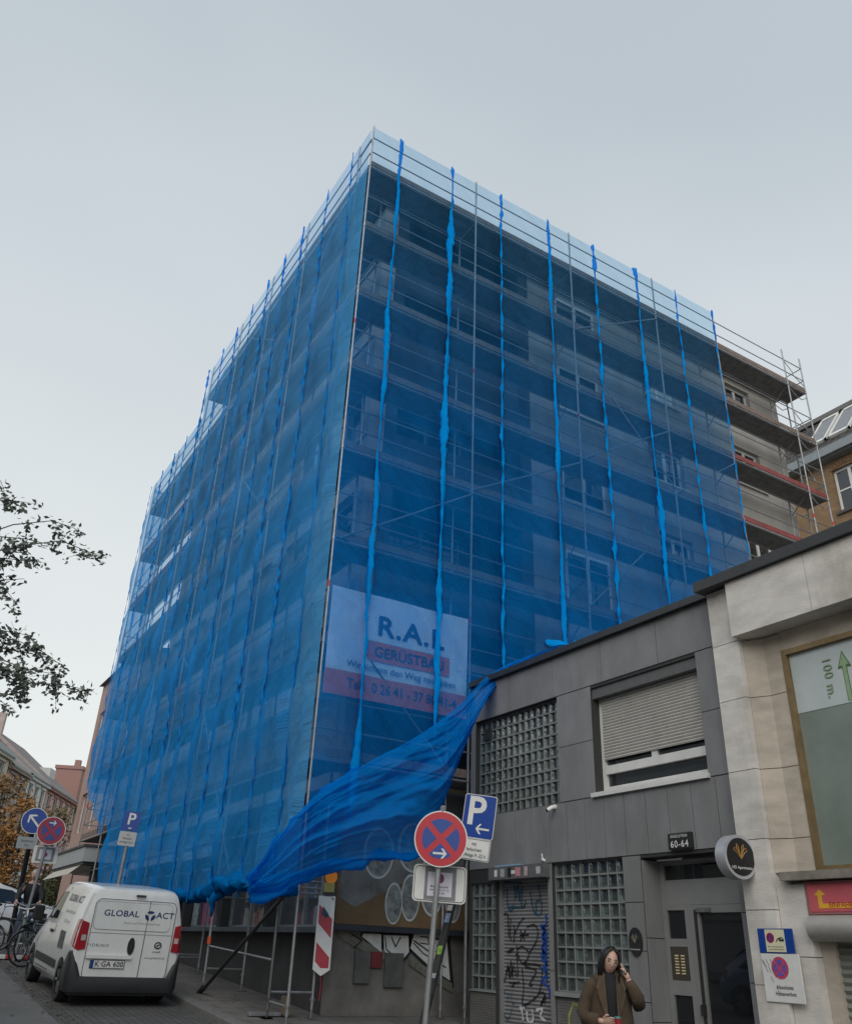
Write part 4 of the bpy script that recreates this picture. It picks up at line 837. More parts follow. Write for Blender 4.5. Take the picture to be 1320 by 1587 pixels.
# faces look along the street towards the camera (normal mostly -Y)
nrm = Vector((-.12, -1, 0)).normalized(); ex = Vector((1, -.12, 0)).normalized()
C = onX(1140, 1329, 8.38)
HS = thing('hanging_sign', 'round black and silver projecting sign with a gold leaf emblem beside the entrance', 'sign', tuple(C - Vector((0, 0, .25))))
def disc(c, r, d0, d1, m, nm, par, n=40):
    mb = MB(); mb.prism([(r * cos(2 * pi * k / n), r * sin(2 * pi * k / n)) for k in range(n)], lambda a, b, t: Vector(c) + ex * a + Vector((0, 0, b)) + nrm * t, d0, d1); return build(mb, nm, m, par, smooth=35)
disc(C, .235, -.075, .075, mat('silver_rim', (.42, .43, .46), rough=.35, metal=.3), 'case', HS)
fc = disc(C, .20, .0755, .079, mat('sign_face_black', (.012, .012, .014), rough=.3), 'face', HS); disc(C, .20, -.079, -.0755, MA['sign_face_black'], 'rear_face', HS)
emblem(C + nrm * .08 + Vector((0, 0, .035)), ex, (0, 0, 1), .105, gold, fc, nrm); build(text_mb('HD Apartments', .045, C + nrm * .081 + Vector((0, 0, -.115)), ex, UPZ, off=.01), 'lettering', signwhite, fc)
mb = MB()
for dz in (-.1, .1): mb.tube((C.x + .2, C.y, C.z + dz), (8.79, C.y + .03, C.z + dz), .011, 8)
build_each(isl(mb), 'bracket', steel, HS)
# cameras
def seccam(q, lab):
    P = onX(*q, 8.68); T = thing('security_camera', lab, 'camera', (8.78, P.y, P.z), group=None)
    mb = MB(); mb.tube((8.79, P.y, P.z + .04), (8.75, P.y, P.z + .04), .034, 12); mb.tube((8.75, P.y, P.z + .04), (8.70, P.y + .01, P.z + .02), .012, 8); build(mb, 'mount', white, T, smooth=40)
    mb = MB(); mb.tube((8.72, P.y - .02, P.z + .03), (8.66, P.y + .03, P.z - .015), .030, 12); build(mb, 'housing', white, T, smooth=40)
    mb = MB(); mb.sph((8.657, P.y + .034, P.z - .02), .027, 12, 8); build(mb, 'lens', black, T, smooth=True)
seccam((852, 1254), 'white security camera under the end of the upper glass-block panel')
P = onX(841, 1331, 8.75); mb = MB(); mb.tube((8.79, P.y, P.z - .03), (8.74, P.y + .02, P.z + .0), .02, 10); mb.tube((8.75, P.y, P.z - .03), (8.74, P.y + .01, P.z + .07), .009, 8); solo(mb, 'wall_fitting', white, 'tiny white fitting on the wall just above the shutter housing', 'fitting')

# ================================================================= stone-faced shop building at the right
ST = thing('stone_building', 'pale travertine-faced shop building at the right edge with a brass-framed window', 'building', (8.6, 5, -1.5))
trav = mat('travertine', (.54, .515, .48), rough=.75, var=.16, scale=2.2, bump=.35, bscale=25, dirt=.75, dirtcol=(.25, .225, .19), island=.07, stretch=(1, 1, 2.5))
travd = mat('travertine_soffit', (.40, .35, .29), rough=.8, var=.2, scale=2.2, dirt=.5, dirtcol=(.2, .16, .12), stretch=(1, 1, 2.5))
mb = MB(); zb = [-1.6, -.9, -.18, .55, 1.28, 2.05, 2.9, 3.62, 4.36]
for i in range(len(zb) - 1): mb.box(8.56, 8.9, 6.60, 6.995, zb[i] + .004, zb[i + 1] - .004)
build(mb, 'pilaster', trav, ST)
mb = MB()
mb.box(8.45, 9.2, 5.45, 6.596, 3.64, 4.36); mb.box(8.45, 9.2, 2.2, 5.444, 3.64, 4.36); mb.box(8.45, 9.2, -4, 2.194, 3.64, 4.36)
build(mb, 'fascia', trav, ST)
mb = MB(); mb.box(8.38, 9.3, -4, 7.05, 4.365, 4.50); build(mb, 'roof_edge', mat('dark_metal_trim', ()), ST)
mb = MB()
for i in range(3, len(zb) - 1): 
    z1_ = min(zb[i + 1], 3.635); z0_ = max(zb[i], .92)
    if z1_ > z0_: mb.add([(8.64, 6.596, z0_ + .004), (8.75, 6.38, z0_ + .004), (8.75, 6.15, z0_ + .004), (8.64, 6.596, z1_ - .004), (8.75, 6.38, z1_ - .004), (8.75, 6.15, z1_ - .004)], [(0, 1, 4, 3), (1, 2, 5, 4)])
mb.box(8.755, 9.2, -4, 6.15, 3.40, 3.636)
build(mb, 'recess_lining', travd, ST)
mb = MB(); zc = [-1.6, -.55, .1, .80]
for i in range(3): mb.box(8.62, 8.95, 6.24, 6.592, zc[i] + .004, zc[i + 1] - .004)
build(mb, 'lower_pier', trav, ST)
brass = mat('brass_frame', (.24, .17, .085), rough=.4, metal=.45, var=.25, scale=4)
mb = MB(); mb.box(8.74, 8.86, 6.085, 6.15, .92, 3.40); mb.box(8.74, 8.86, -4, 6.085, 3.335, 3.397); mb.box(8.742, 8.86, -4, 6.085, .92, .98)
WB = build(mb, 'shop_window', brass, ST)
mb = MB(); mb.add([(8.8, -4, .97), (8.8, 6.09, .97), (8.8, 6.09, 3.34), (8.8, -4, 3.34)], [(0, 1, 2, 3)]); build(mb, 'pane', mat('green_shop_glass', (.20, .24, .215), rough=.06, var=.25, scale=.7, spec=.7), WB)
mb = MB(); mb.add([(8.795, -4, 2.63), (8.795, 6.083, 2.63), (8.795, 6.083, 3.333), (8.795, -4, 3.333)], [(0, 1, 2, 3)]); build(mb, 'window_banner', mat('window_vinyl', (.42, .47, .47), rough=.4, var=.05), WB)
grn = mat('green_arrow', (.23, .33, .20), rough=.5); gro = mat('green_outline', (.05, .13, .04), rough=.5)
A = onX(1303, 1008, 8.79); Bt = onX(1318, 1092, 8.79)
mb = MB(); ay = A.y; az = A.z
for s_, t_, nm_, m_ in ((1, .001, 'arrow_outline', gro), (.72, .003, 'arrow', grn)):
    mb = MB(); w = .085; pts = [(0, .0), (-w, -.20), (-.03, -.20), (-.03, -2), (.03, -2), (.03, -.20), (w, -.20)]
    mb.prism([(ay - (a * s_), az - .10 + (b + .10) * s_ if b > -1 else 2.65) for a, b in pts], lambda a, b, t: (8.794 - t_ - t, a, b), 0, .001); build(mb, nm_, m_, WB)
Pc = onX(1284, 1050, 8.79)
tm = text_mb('100 m.', .155, (8.789, Pc.y, Pc.z), (0, 0, -1), (0, -1, 0), off=.012, spacing=1.12); build(tm, 'lettering_outline', gro, WB)
tm = text_mb('100 m.', .155, (8.786, Pc.y, Pc.z), (0, 0, -1), (0, -1, 0), off=-.004, spacing=1.13); build(tm, 'lettering', grn, WB)
mb = MB(); mb.box(8.50, 8.80, -4, 6.45, .83, .915); build(mb, 'window_sill', mat('dark_sill_stone', (.20, .18, .155), rough=.7, var=.3, dirt=.5), ST)
RS = thing('red_sign', 'faded red sign with a yellow arrow above the grey roller shutter', 'sign', (8.62, 5, .5))
mb = MB(); mb.box(8.6, 8.66, -3, 6.22, .50, .815); build(mb, 'frame', mat('red_sign_rim', (.30, .12, .12)), RS)
mb = MB(); mb.box(8.594, 8.599, -3, 6.19, .525, .79); build(mb, 'board', mat('faded_red', (.50, .10, .12), rough=.5, var=.18, scale=3), RS)
yl = mat('yellow_print', (.62, .33, .03), rough=.5)
mb = MB(); mb.prism([(6.12, .68), (6.05, .74), (5.98, .68), (6.03, .68), (6.03, .60), (5.60, .60), (5.60, .555), (6.08, .555), (6.08, .68)], lambda a, b, t: (8.592 - t, a, b), 0, .002); build(mb, 'arrow', yl, RS)
build(text_mb('EINFAHRT', .07, (8.5905, 5.80, .585), rY, UPZ, off=.01), 'lettering', mat('red_print', (.3, .02, .02)), RS)
mb = MB(); mb.path([(8.62, -3, .37), (8.62, 6.21, .37)], .125, 20); CS = build(mb, 'shutter_roll', mat('shutter_roll_grey', (.33, .32, .30), rough=.5, metal=.2), ST, smooth=40)
mb = MB(); zz = -1.5
while zz < .3:
    h = .075; mb.add([(8.80, -3, zz), (8.80, 6.08, zz), (8.775, 6.08, zz + h * .5), (8.775, -3, zz + h * .5), (8.80, 6.08, zz + h), (8.80, -3, zz + h)], [(0, 1, 2, 3), (3, 2, 4, 5)]); zz += h
build(mb, 'roller_shutter', mat('shutter_olive', (.21, .22, .195), rough=.5, var=.1, metal=.2), ST)
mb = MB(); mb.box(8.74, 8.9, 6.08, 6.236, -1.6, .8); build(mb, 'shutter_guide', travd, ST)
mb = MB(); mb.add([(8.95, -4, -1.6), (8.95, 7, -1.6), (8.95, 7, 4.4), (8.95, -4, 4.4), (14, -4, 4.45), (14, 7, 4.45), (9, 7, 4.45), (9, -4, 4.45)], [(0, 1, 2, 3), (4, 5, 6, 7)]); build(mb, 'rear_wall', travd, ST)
# wall signs on the pilaster
def nostop(mb_red, mb_blue, c, r, ex, ez, nrm, d, cross=True):
    c, ex, ez, nrm = Vector(c), Vector(ex), Vector(ez), Vector(nrm); n = 40
    mb_red.prism([(r * cos(2 * pi * k / n), r * sin(2 * pi * k / n)) for k in range(n)], lambda a, b, t: c + ex * a + ez * b + nrm * t, d, d + .002)
    ri = r * .74; w = r * .115
    for q in range(4):
        a0 = pi / 4 + q * pi / 2; da = math.asin(w / ri); pts = [(w * 1.414 * cos(a0 + pi / 4), w * 1.414 * sin(a0 + pi / 4))]
        for k in range(11): t = a0 + da + (pi / 2 - 2 * da) * k / 10; pts.append((ri * cos(t), ri * sin(t)))
        mb_blue.prism(pts, lambda a, b, t: c + ex * a + ez * b + nrm * t, d + .003, d + .0045)
WS = thing('tow_sign', 'blue-edged cream tow-away sign on the stone pilaster, above the white no-stopping board', 'sign', (8.55, 6.8, .13))
mb = MB(); mb.box(8.543, 8.558, 6.42, 6.86, .13, .365); build(mb, 'board', signblue, WS)
mb = MB(); mb.box(8.539, 8.5425, 6.52, 6.765, .14, .355); build(mb, 'cream_field', mat('cream', (.60, .58, .40), var=.05), WS)
m1, m2 = MB(), MB(); nostop(m1, m2, (8.5385, 6.70, .275), .05, rY, UPZ, (-1, 0, 0), 0); build(m1, 'red_disc', signred, WS); build(m2, 'blue_disc', signblue, WS)
mb = MB(); mb.path([(8.537, 6.63, .24), (8.537, 6.60, .27), (8.537, 6.56, .275)], .005, 5); mb.box(8.535, 8.538, 6.53, 6.59, .243, .262); mb.path([(8.537, 6.59, .262), (8.537, 6.575, .277), (8.537, 6.55, .277), (8.537, 6.535, .262)], .004, 5); build(mb, 'tow_truck_print', signblack, WS)
for zt_, s_ in ((.19, 'Widerrechtlich geparkte Fahrzeuge'), (.165, 'werden kostenpflichtig abgeschleppt')): build(text_mb(s_, .0155, (8.5375, 6.642, zt_), rY, UPZ, off=.005, sx=.9), 'lettering', signblack, WS)
W2 = thing('no_stopping_board', 'white board with red and blue no-stopping disc reading Absolutes Halteverbot', 'sign', (8.55, 6.64, -.33))
mb = MB(); mb.cbox(8.543, 8.559, 6.38, 6.86, -.33, .122, .005); build(mb, 'board', signwhite, W2)
m1, m2 = MB(), MB(); nostop(m1, m2, (8.542, 6.63, -.01), .105, rY, UPZ, (-1, 0, 0), 0); build(m1, 'red_disc', mat('faded_sign_red', (.45, .05, .10), var=.3, scale=25), W2); build(m2, 'blue_disc', mat('faded_sign_blue', (.12, .08, .35), var=.4, scale=25), W2)
build(text_mb('Absolutes', .052, (8.541, 6.60, -.19), rY, UPZ, off=.008), 'lettering', signblack, W2); build(text_mb('Halteverbot', .052, (8.541, 6.60, -.25), rY, UPZ, off=.008), 'lettering', signblack, W2)
mb = MB()
for k in range(9): 
    a = (6.85 - .018 * k, .07 - .016 * k * (k % 3)); mb.tube((8.541, a[0], a[1]), (8.541, a[0] - .03, a[1] - .06), .0025, 4)
build(mb, 'scribble', mat('purple_ink', (.08, .05, .15)), W2)
# ================================================================= neighbour building, canopy
NB = thing('apartment_building', 'pinkish brown neighbouring house seen as a thin strip beyond the end of the nets', 'building', (6.8, 31.6, -.3))
fN = lambda u, z, t: (6.78 + t, u, z)
ops = [(32.6 + 2.0 * k, 33.6 + 2.0 * k, z_, z_ + 1.5) for k in range(3) for z_ in (3.6, 6.9)]
build(wallgrid(fN, 31.6, 38.2, -.4, 9.7, ops, .15), 'wall', mat('pink_brown_render', (.36, .24, .20), var=.1, rough=.9, dirt=.3, dirtcol=(.2, .14, .12)), NB)
for q in ops: window(NB, fN, *q, .1, mull=1)
mb = MB(); mb.add([(6.78, 31.6, -.4), (15, 31.6, -.4), (15, 31.6, 9.7), (6.78, 31.6, 9.7), (6.78, 38.2, -.4), (15, 38.2, -.4), (15, 38.2, 9.7), (6.78, 38.2, 9.7)], [(0, 1, 2, 3), (4, 5, 6, 7)]); build_each(isl(mb), 'gable', plaster, NB)
mb = MB(); mb.add([(6.6, 31.4, 9.7), (6.6, 38.3, 9.7), (10, 38.3, 10.2), (10, 31.4, 10.2), (15, 38.3, 9.7), (15, 31.4, 9.7)], [(0, 1, 2, 3), (3, 2, 4, 5)]); build(mb, 'roof', mat('zinc_roof', (.14, .14, .145)), NB)
CN = thing('canopy', 'grey flat canopy with a pale fascia jutting out over the pavement beyond the nets', 'canopy', (5.5, 34, -.2))
cgrey = mat('canopy_grey', (.30, .32, .33), rough=.5, var=.1); cdark = mat('canopy_dark', (.05, .052, .055), rough=.7)
mb = MB(); mb.box(5.42, 6.76, 27.9, 32.6, 1.98, 2.38); build(mb, 'fascia', cgrey, CN)
mb = MB(); mb.box(5.38, 6.77, 27.85, 32.7, 2.385, 2.45); mb.box(5.46, 6.75, 28.0, 32.5, 1.90, 1.975); build_each(isl(mb), 'trim', cdark, CN)
mb = MB(); mb.add([(5.44, 28.2, 1.88), (5.15, 28.2, 1.62), (5.15, 32.4, 1.62), (5.44, 32.4, 1.88), (6.7, 28.2, 1.88), (6.7, 32.4, 1.88)], [(0, 1, 2, 3), (0, 3, 5, 4)]); build(mb, 'awning_cloth', mat('awning_beige', (.42, .40, .35), var=.1), CN)
mb = MB(); mb.tube((6.0, 28.6, -.3), (6.0, 28.6, 1.87), .16, 8); build(mb, 'column', cdark, CN)

# ================================================================= gabled houses farther down the street
houseglass = mat('house_window_glass', (.06, .07, .08), rough=.15, spec=.8, var=.3, scale=.6)
def house(name, lab, loc, rz, w, dep, eave, ridge, wallm, roofm, nf, nc, z0=0, group=None, gable_up=0, fh=2.9, mans=False, cornice=None, simple=False):
    # local: facade in plane y=0 facing -y, x along the row
    T = thing(name, lab, 'house', loc, rz, group)
    fH = lambda u, z, t: (u, t, z); ops = []
    for f in range(nf):
        zt = eave - .45 - f * fh
        for c in range(nc):
            u = w * (c + .5) / nc; ww = min(.6, w / nc * .3)
            if zt - 1.7 > .2: ops.append((u - ww, u + ww, zt - 1.7, zt))
    build(wallgrid(fH, 0, w, z0 - 1.5, eave, ops, .18), 'wall', wallm, T, world=False)
    for q in ops:
        mb = MB(); fw = .07; d = .1
        bx(mb, fH, q[0], q[0] + fw, q[2], q[3], d, d + .05); bx(mb, fH, q[1] - fw, q[1], q[2], q[3], d, d + .05); bx(mb, fH, q[0], q[1], q[3] - fw, q[3], d + .002, d + .05); bx(mb, fH, q[0], q[1], q[2], q[2] + fw, d + .002, d + .05); bx(mb, fH, (q[0] + q[1]) / 2 - .035, (q[0] + q[1]) / 2 + .035, q[2], q[3], d + .004, d + .05)
        fr = build(mb, 'window', wframe, T, world=False)
        mb = MB(); mb.add([fH(q[0], q[2], .13), fH(q[1], q[2], .13), fH(q[1], q[3], .13), fH(q[0], q[3], .13)], [(0, 1, 2, 3)]); build(mb, 'pane', houseglass, fr, world=False)
    mb = MB(); bx(mb, fH, -.02, w + .02, eave - .22, eave + .02, -.3, .0); 
    for f in range(1, nf): bx(mb, fH, 0, w, eave - .45 - f * fh + .45, eave - .45 - f * fh + .6, -.07, 0)
    for q in ops: bx(mb, fH, q[0] - .12, q[1] + .12, q[2] - .1, q[2] - .003, -.1, 0); bx(mb, fH, q[0] - .12, q[1] + .12, q[3] + .003, q[3] + .16, -.08, 0)
    build_each(isl(mb), 'moulding', cornice or wallm, T, world=False)
    mb = MB(); m_ = dep / 2
    for x in (.0, w): mb.add([(x, 0, z0 - 1.5), (x, dep, z0 - 1.5), (x, dep, eave), (x, m_, ridge), (x, 0, eave)], [(0, 1, 2, 3, 4)])
    mb.add([(0, dep, z0 - 1.5), (w, dep, z0 - 1.5), (w, dep, eave), (0, dep, eave)], [(0, 1, 2, 3)]); build(mb, 'gable_wall', wallm, T, world=False)
    mb = MB(); o_ = .35; zt = .06
    mb.add([(0, -o_, eave - .1), (w, -o_, eave - .1), (w, m_, ridge), (0, m_, ridge), (w, dep + o_, eave - .1), (0, dep + o_, eave - .1), (0, -o_, eave - .1 + zt * 2), (w, -o_, eave - .1 + zt * 2), (w, m_, ridge + zt * 2), (0, m_, ridge + zt * 2)], [(3, 2, 4, 5), (6, 7, 8, 9), (0, 1, 7, 6)])
    rf = build(mb, 'roof', roofm, T, world=False)
    if gable_up:
        mb = MB()
        for x in (-.18, ): mb.prism([(-.1, eave - .2), (m_, ridge - .1), (m_ + 1.1, ridge - .2), (m_ + 1.1, ridge + gable_up + .2), (m_ - .9, ridge + gable_up + .2), (m_ - .9, ridge - .55), (-.1, eave + .22)], lambda a, b, t: (x + t, a, b), 0, .36)
        build(mb, 'party_wall', mat('party_wall_pink', (.36, .28, .26), var=.2, scale=2, dirt=.3), T, world=False)
        mb = MB(); 
        for k in range(3): mb.tube((-.0, m_ - .6 + k * .5, ridge + gable_up + .35), (-.0, m_ - .6 + k * .5, ridge + gable_up + .75), .1, 8)
        build(mb, 'chimney_pot', mat('chimney_pot', (.22, .12, .09)), T, world=False)
    return T, rf
def tilem(name, c): 
    m = slabs(name, c, tuple(x * .8 for x in c), tuple(x * .5 for x in c), .3, .25); return m
roof1 = mat('slate_roof_grey', (.16, .175, .175), var=.2, scale=5, rough=.75, dirt=.3); roof2 = mat('tile_roof_brown', (.17, .15, .145), var=.2, scale=5, rough=.8, dirt=.3)
dv = Vector((.419, .908, 0)); rzH = atan2(.908, .419) + pi    # local +x runs back towards the camera
# local x = direction along row; local -y = facade normal (towards the street)
rzH = atan2(.908, .419)
P0 = Vector((5.5, 61, 0))
hs = [(-9.5, 11.5, 'pale cream four-storey house at the left edge of the photo', (.52, .50, .42), roof1, 4, 4, 10.3, 14.2, 0), (2.2, 4.2, 'narrow brownish house next to the cream one at the left edge', (.33, .26, .22), roof1, 4, 2, 9.9, 13.6, .5),
      (6.6, 4.6, 'white rendered house in the middle of the far row', (.62, .64, .62), roof1, 4, 3, 10.0, 13.7, .7), (11.4, 8.6, 'pink house with red-brown window surrounds in the far row', (.55, .36, .33), roof2, 4, 5, 10.0, 14.1, 1.0),
      (20.2, 6.6, 'white house at the far end of the row, next to the nets', (.55, .53, .52), roof2, 3, 4, 7.6, 11.8, .8)]
for i, (s, w, lab, c, rm, nf, nc, ev, rd, gu) in enumerate(hs):
    p = P0 + dv * s
    T, rf = house('house', lab, (p.x, p.y, -.2), rzH, w - .02, 10.5, ev + .2, rd + .2, mat('house_wall_%s' % ['cream', 'brown', 'white', 'pink', 'offwhite'][i], c, var=.1, scale=2, rough=.9, dirt=.25), rm, nf, nc, group='gabled houses in the far row', gable_up=gu, fh=2.6,
        cornice=mat('reddish_trim', (.33, .17, .14)) if i == 3 else None)
    if i in (0, 3):
        mb = MB(); k = 3.0 if i == 0 else 5; mb.box(k, k + 1.5, 1.6, 3.4, ev + 1.0, ev + 2.4); build(mb, 'dormer', mat('dormer_white', (.5, .5, .49)), T, world=False)
# dark mansard corner house at the end with a big chimney
p = P0 + dv * 27.5
T = thing('house', 'corner house with dark mansard dormer and a tall brick chimney closing the street', 'house', (p.x, p.y, -.2), rzH, 'gabled houses in the far row')
mb = MB(); mb.box(0, 7, 0, 10, -1, 8.6); build(mb, 'wall', mat('house_wall_offwhite', ()), T, world=False)
mb = MB(); mb.add([(-.3, -.4, 8.6), (7.3, -.4, 8.6), (7.3, 10.4, 8.6), (-.3, 10.4, 8.6), (1.2, 1.4, 11.6), (5.8, 1.4, 11.6), (5.8, 8.6, 11.6), (1.2, 8.6, 11.6), (3.5, 5, 13)], [(0, 1, 5, 4), (1, 2, 6, 5), (2, 3, 7, 6), (3, 0, 4, 7), (4, 5, 8), (5, 6, 8), (6, 7, 8), (7, 4, 8)]); rf = build(mb, 'roof', mat('mansard_slate', (.06, .062, .07), var=.2), T, world=False)
mb = MB(); mb.box(-.25, 1.0, 2.0, 4.4, 11, 14.2); mb.box(-.35, 1.1, 1.9, 4.5, 14.2, 14.5); mb.box(0, .5, 2.4, 2.9, 14.5, 15.1); build(mb, 'chimney', mat('chimney_brick', (.26, .14, .12), var=.2, scale=8), rf, world=False)
mb = MB(); mb.box(.2, 1.7, -.5, 1.4, 9.0, 10.9); mb.box(3.2, 4.8, -.5, 1.4, 9.0, 10.9); dm = build(mb, 'dormer', MA['mansard_slate'], rf, world=False)
mb = MB(); mb.box(.45, 1.45, -.52, -.5, 9.3, 10.7); mb.box(3.5, 4.5, -.52, -.5, 9.3, 10.7); mb.box(-.32, -.25, .2, 1.2, 9.3, 10.7); build(mb, 'window', wframe, T, world=False)
# opposite side of the street (left of the frame: seen in reflections and shading the street)
cs = [(.42, .38, .32), (.5, .47, .42), (.34, .22, .18), (.48, .42, .34), (.36, .36, .36)]
for i in range(5):
    house('house', ['beige plastered house', 'cream plastered house', 'red brick house', 'ochre plastered house', 'grey plastered house'][i] + ' across the street from the grey building, left of the frame', (-11.5, 31 - 11 * i, groad(31 - 11 * i)), -pi / 2 + pi, 10.95, 9, 11.5, 14.5, mat('opposite_wall_%s' % 'abcde'[i], cs[i], var=.1), roof2, 4, 4, group='houses across the street', fh=3.1)
for o in S.objects:
    pass
# brick building behind, right
BK = thing('brick_building', 'yellow-brown brick building with a tiled roof behind the scaffold at the right edge', 'building', (28, 12, -1))
brick = slabs('yellow_brick', (.27, .16, .075), (.20, .12, .06), (.20, .17, .13), .24, .075, mort=.008, plane='yz')
fK = lambda u, z, t: (28 + t, u, z)
ops = [(14.9, 16.15, 15.5, 17.3), (12.2, 13.4, 15.5, 17.3), (14.9, 16.15, 12.2, 14.0), (17.6, 18.7, 12.0, 13.9), (9.5, 10.7, 15.5, 17.3)]
build(wallgrid(fK, 6, 19.2, -1.5, 18.0, ops, .22), 'wall', brick, BK)
for q in ops:
    window(BK, fK, *q, .14, mull=1, fw=.09, trans=.5)
    mb = MB(); um = (q[0] + q[1]) / 2; n = 9
    for k in range(n):
        a = q[0] - .05 + (q[1] - q[0] + .1) * k / n; b = q[0] - .05 + (q[1] - q[0] + .1) * (k + 1) / n - .015; h = .14 * sin(pi * (k + .5) / n)
        bx(mb, fK, a, b, q[3] - .04 + h, q[3] + .2 + h, -.03, .0)
    build(mb, 'window_arch', mat('arch_brick', (.21, .12, .06), var=.2), BK)
    mb = MB(); bx(mb, fK, q[0] - .1, q[1] + .1, q[2] - .12, q[2] - .003, -.08, .1); build(mb, 'window_sill', mat('dark_sill', (.07, .065, .06)), BK)
mb = MB(); mb.add([(28, 19.2, -1.5), (38, 19.2, -1.5), (38, 19.2, 18), (35.5, 19.2, 21.1), (30.2, 19.2, 21.1), (28, 19.2, 18)], [(0, 1, 2, 3, 4, 5)]); build(mb, 'gable', brick, BK)
tile = slabs('roof_tiles', (.085, .08, .078), (.065, .06, .06), (.03, .03, .03), .25, .3, mort=.03)
mb = MB()
for k in range(10):     # courses of tiles
    a, b = k / 10, (k + 1) / 10; f_ = lambda s: (27.6 + 2.5 * s, 18.05 + 3.1 * s)
    (xa, za), (xb, zb_) = f_(a), f_(b); mb.box(xa, xb + .05, 6, 19.4, za, za + .09) if False else mb.add([(xa, 6, za), (xa, 19.4, za), (xb, 19.4, zb_ - .05), (xb, 6, zb_ - .05), (xa, 6, za - .08), (xa, 19.4, za - .08)], [(0, 1, 2, 3), (0, 1, 5, 4)])
rf = build(mb, 'roof', tile, BK)
mb = MB(); mb.box(27.45, 27.65, 6, 19.4, 17.75, 18.1); mb.box(27.62, 28.05, 6, 19.4, 17.7, 17.8); build(mb, 'gutter', mat('zinc_gutter', (.20, .225, .245), rough=.5), BK)
mb = MB(); mb.box(29.9, 30.4, 6, 19.4, 21.05, 21.25); build(mb, 'ridge', mat('ridge_cap', (.13, .125, .12)), rf)
for a, b in ((15.2, 16.1), (16.25, 17.1)):
    mb = MB(); 
    def sk(s, y, o): return (27.6 + 2.5 * s - .78 * o, y, 18.05 + 3.1 * s + .63 * o)
    for (s0, s1, y0, y1) in ((.25, .3, a, b), (.85, .9, a, b), (.25, .9, a, a + .08), (.25, .9, b - .08, b)):
        mb.add([sk(s0, y0, .12), sk(s1, y0, .12), sk(s1, y1, .12), sk(s0, y1, .12), sk(s0, y0, .0), sk(s1, y0, .0), sk(s1, y1, .0), sk(s0, y1, .0)], [(0, 1, 2, 3), (0, 1, 5, 4), (1, 2, 6, 5), (2, 3, 7, 6), (3, 0, 4, 7)])
    s_ = build(mb, 'skylight', wframe, rf); mb = MB(); mb.add([sk(.27, a + .04, .09), sk(.88, a + .04, .09), sk(.88, b - .04, .09), sk(.27, b - .04, .09)], [(0, 1, 2, 3)]); build(mb, 'pane', mat('skylight_glass', (.16, .17, .18), rough=.3), s_)

# ================================================================= trees
bark = mat('bark', (.05, .042, .036), rough=.9, var=.3, scale=12)
def leaf(mb, p, s, r_):
    a = Vector((r_.gauss(0, 1), r_.gauss(0, 1), r_.gauss(0, .7))).normalized(); b = a.cross(Vector((r_.gauss(0, 1), r_.gauss(0, 1), r_.gauss(0, 1)))).normalized()
    c = a.cross(b) * s * .12; a *= s; b *= s * .42
    mb.add([p - a * .6, p + b + c, p + a * .15 + b * .95 + c, p + a, p + a * .15 - b * .95 + c, p - b + c], [(0, 1, 2, 3), (0, 3, 4, 5)])
def branchy(mb, p0, p1, r0, r1, r_, n=7, wob=.05):
    L = [Vector(p0)]; d = Vector(p1) - Vector(p0)
    for i in range(1, n + 1):
        t = i / n; L.append(Vector(p0) + d * t + Vector((r_.gauss(0, 1), r_.gauss(0, 1), r_.gauss(0, 1))) * d.length * wob * (t < 1) * sin(pi * t) + Vector((0, 0, d.length * .12 * sin(pi * t))))
    mb.path(L, [r0 + (r1 - r0) * i / n for i in range(n + 1)], 6); return L
r_ = random.Random(42)
TR = thing('tree', 'dark leafy tree reaching into the sky from the left edge', 'tree', (-2.3, 12.5, groad(12.5)))
tw = MB(); lf = MB(); base = Vector((-2.3, 12.5, groad(12.5)))
hub = base + Vector((.1, 0, 5.2)); trunk = MB(); trunk.path([base, base + Vector((.05, .05, 2)), base + Vector((0, .05, 3.8)), hub, base + Vector((.2, .2, 7.5)), base + Vector((.2, .1, 9.8))], [.2, .16, .14, .12, .09, .03], 10)
build(trunk, 'trunk', bark, TR, smooth=True)
tips = [((150, 855), 12.6, 1.0), ((128, 818), 12.6, .5), ((60, 870), 12.3, 1), ((52, 897), 12.4, .8), ((30, 775), 12.0, .8), ((15, 745), 12, .7), ((150, 1070), 12.4, 1.2), ((100, 1045), 12.2, 1.2), ((60, 985), 12.3, 1.), ((45, 1080), 12.1, 1.0), ((80, 1010), 12.5, .9), ((35, 930), 12.0, 1.), ((20, 1090), 11.6, .9), ((-20, 830), 12, 1.2), ((-40, 950), 12, 1.3), ((-30, 1050), 12, 1.3), ((-60, 700), 12.4, 1.2), ((110, 1030), 13, .6), ((10, 1000), 12.5, 1.4), ((0, 840), 12.6, 1.2), ((30, 1040), 12.6, 1.5), ((15, 900), 12.2, 1.3), ((5, 960), 12.8, 1.4), ((60, 1060), 12.8, 1.0), ((15, 1110), 12, .35), ((95, 845), 12.5, .9)]
for q in range(16):
    tips.append(((r_.uniform(-420, -60), r_.uniform(500, 1150)), r_.uniform(10.5, 14), 1.6))
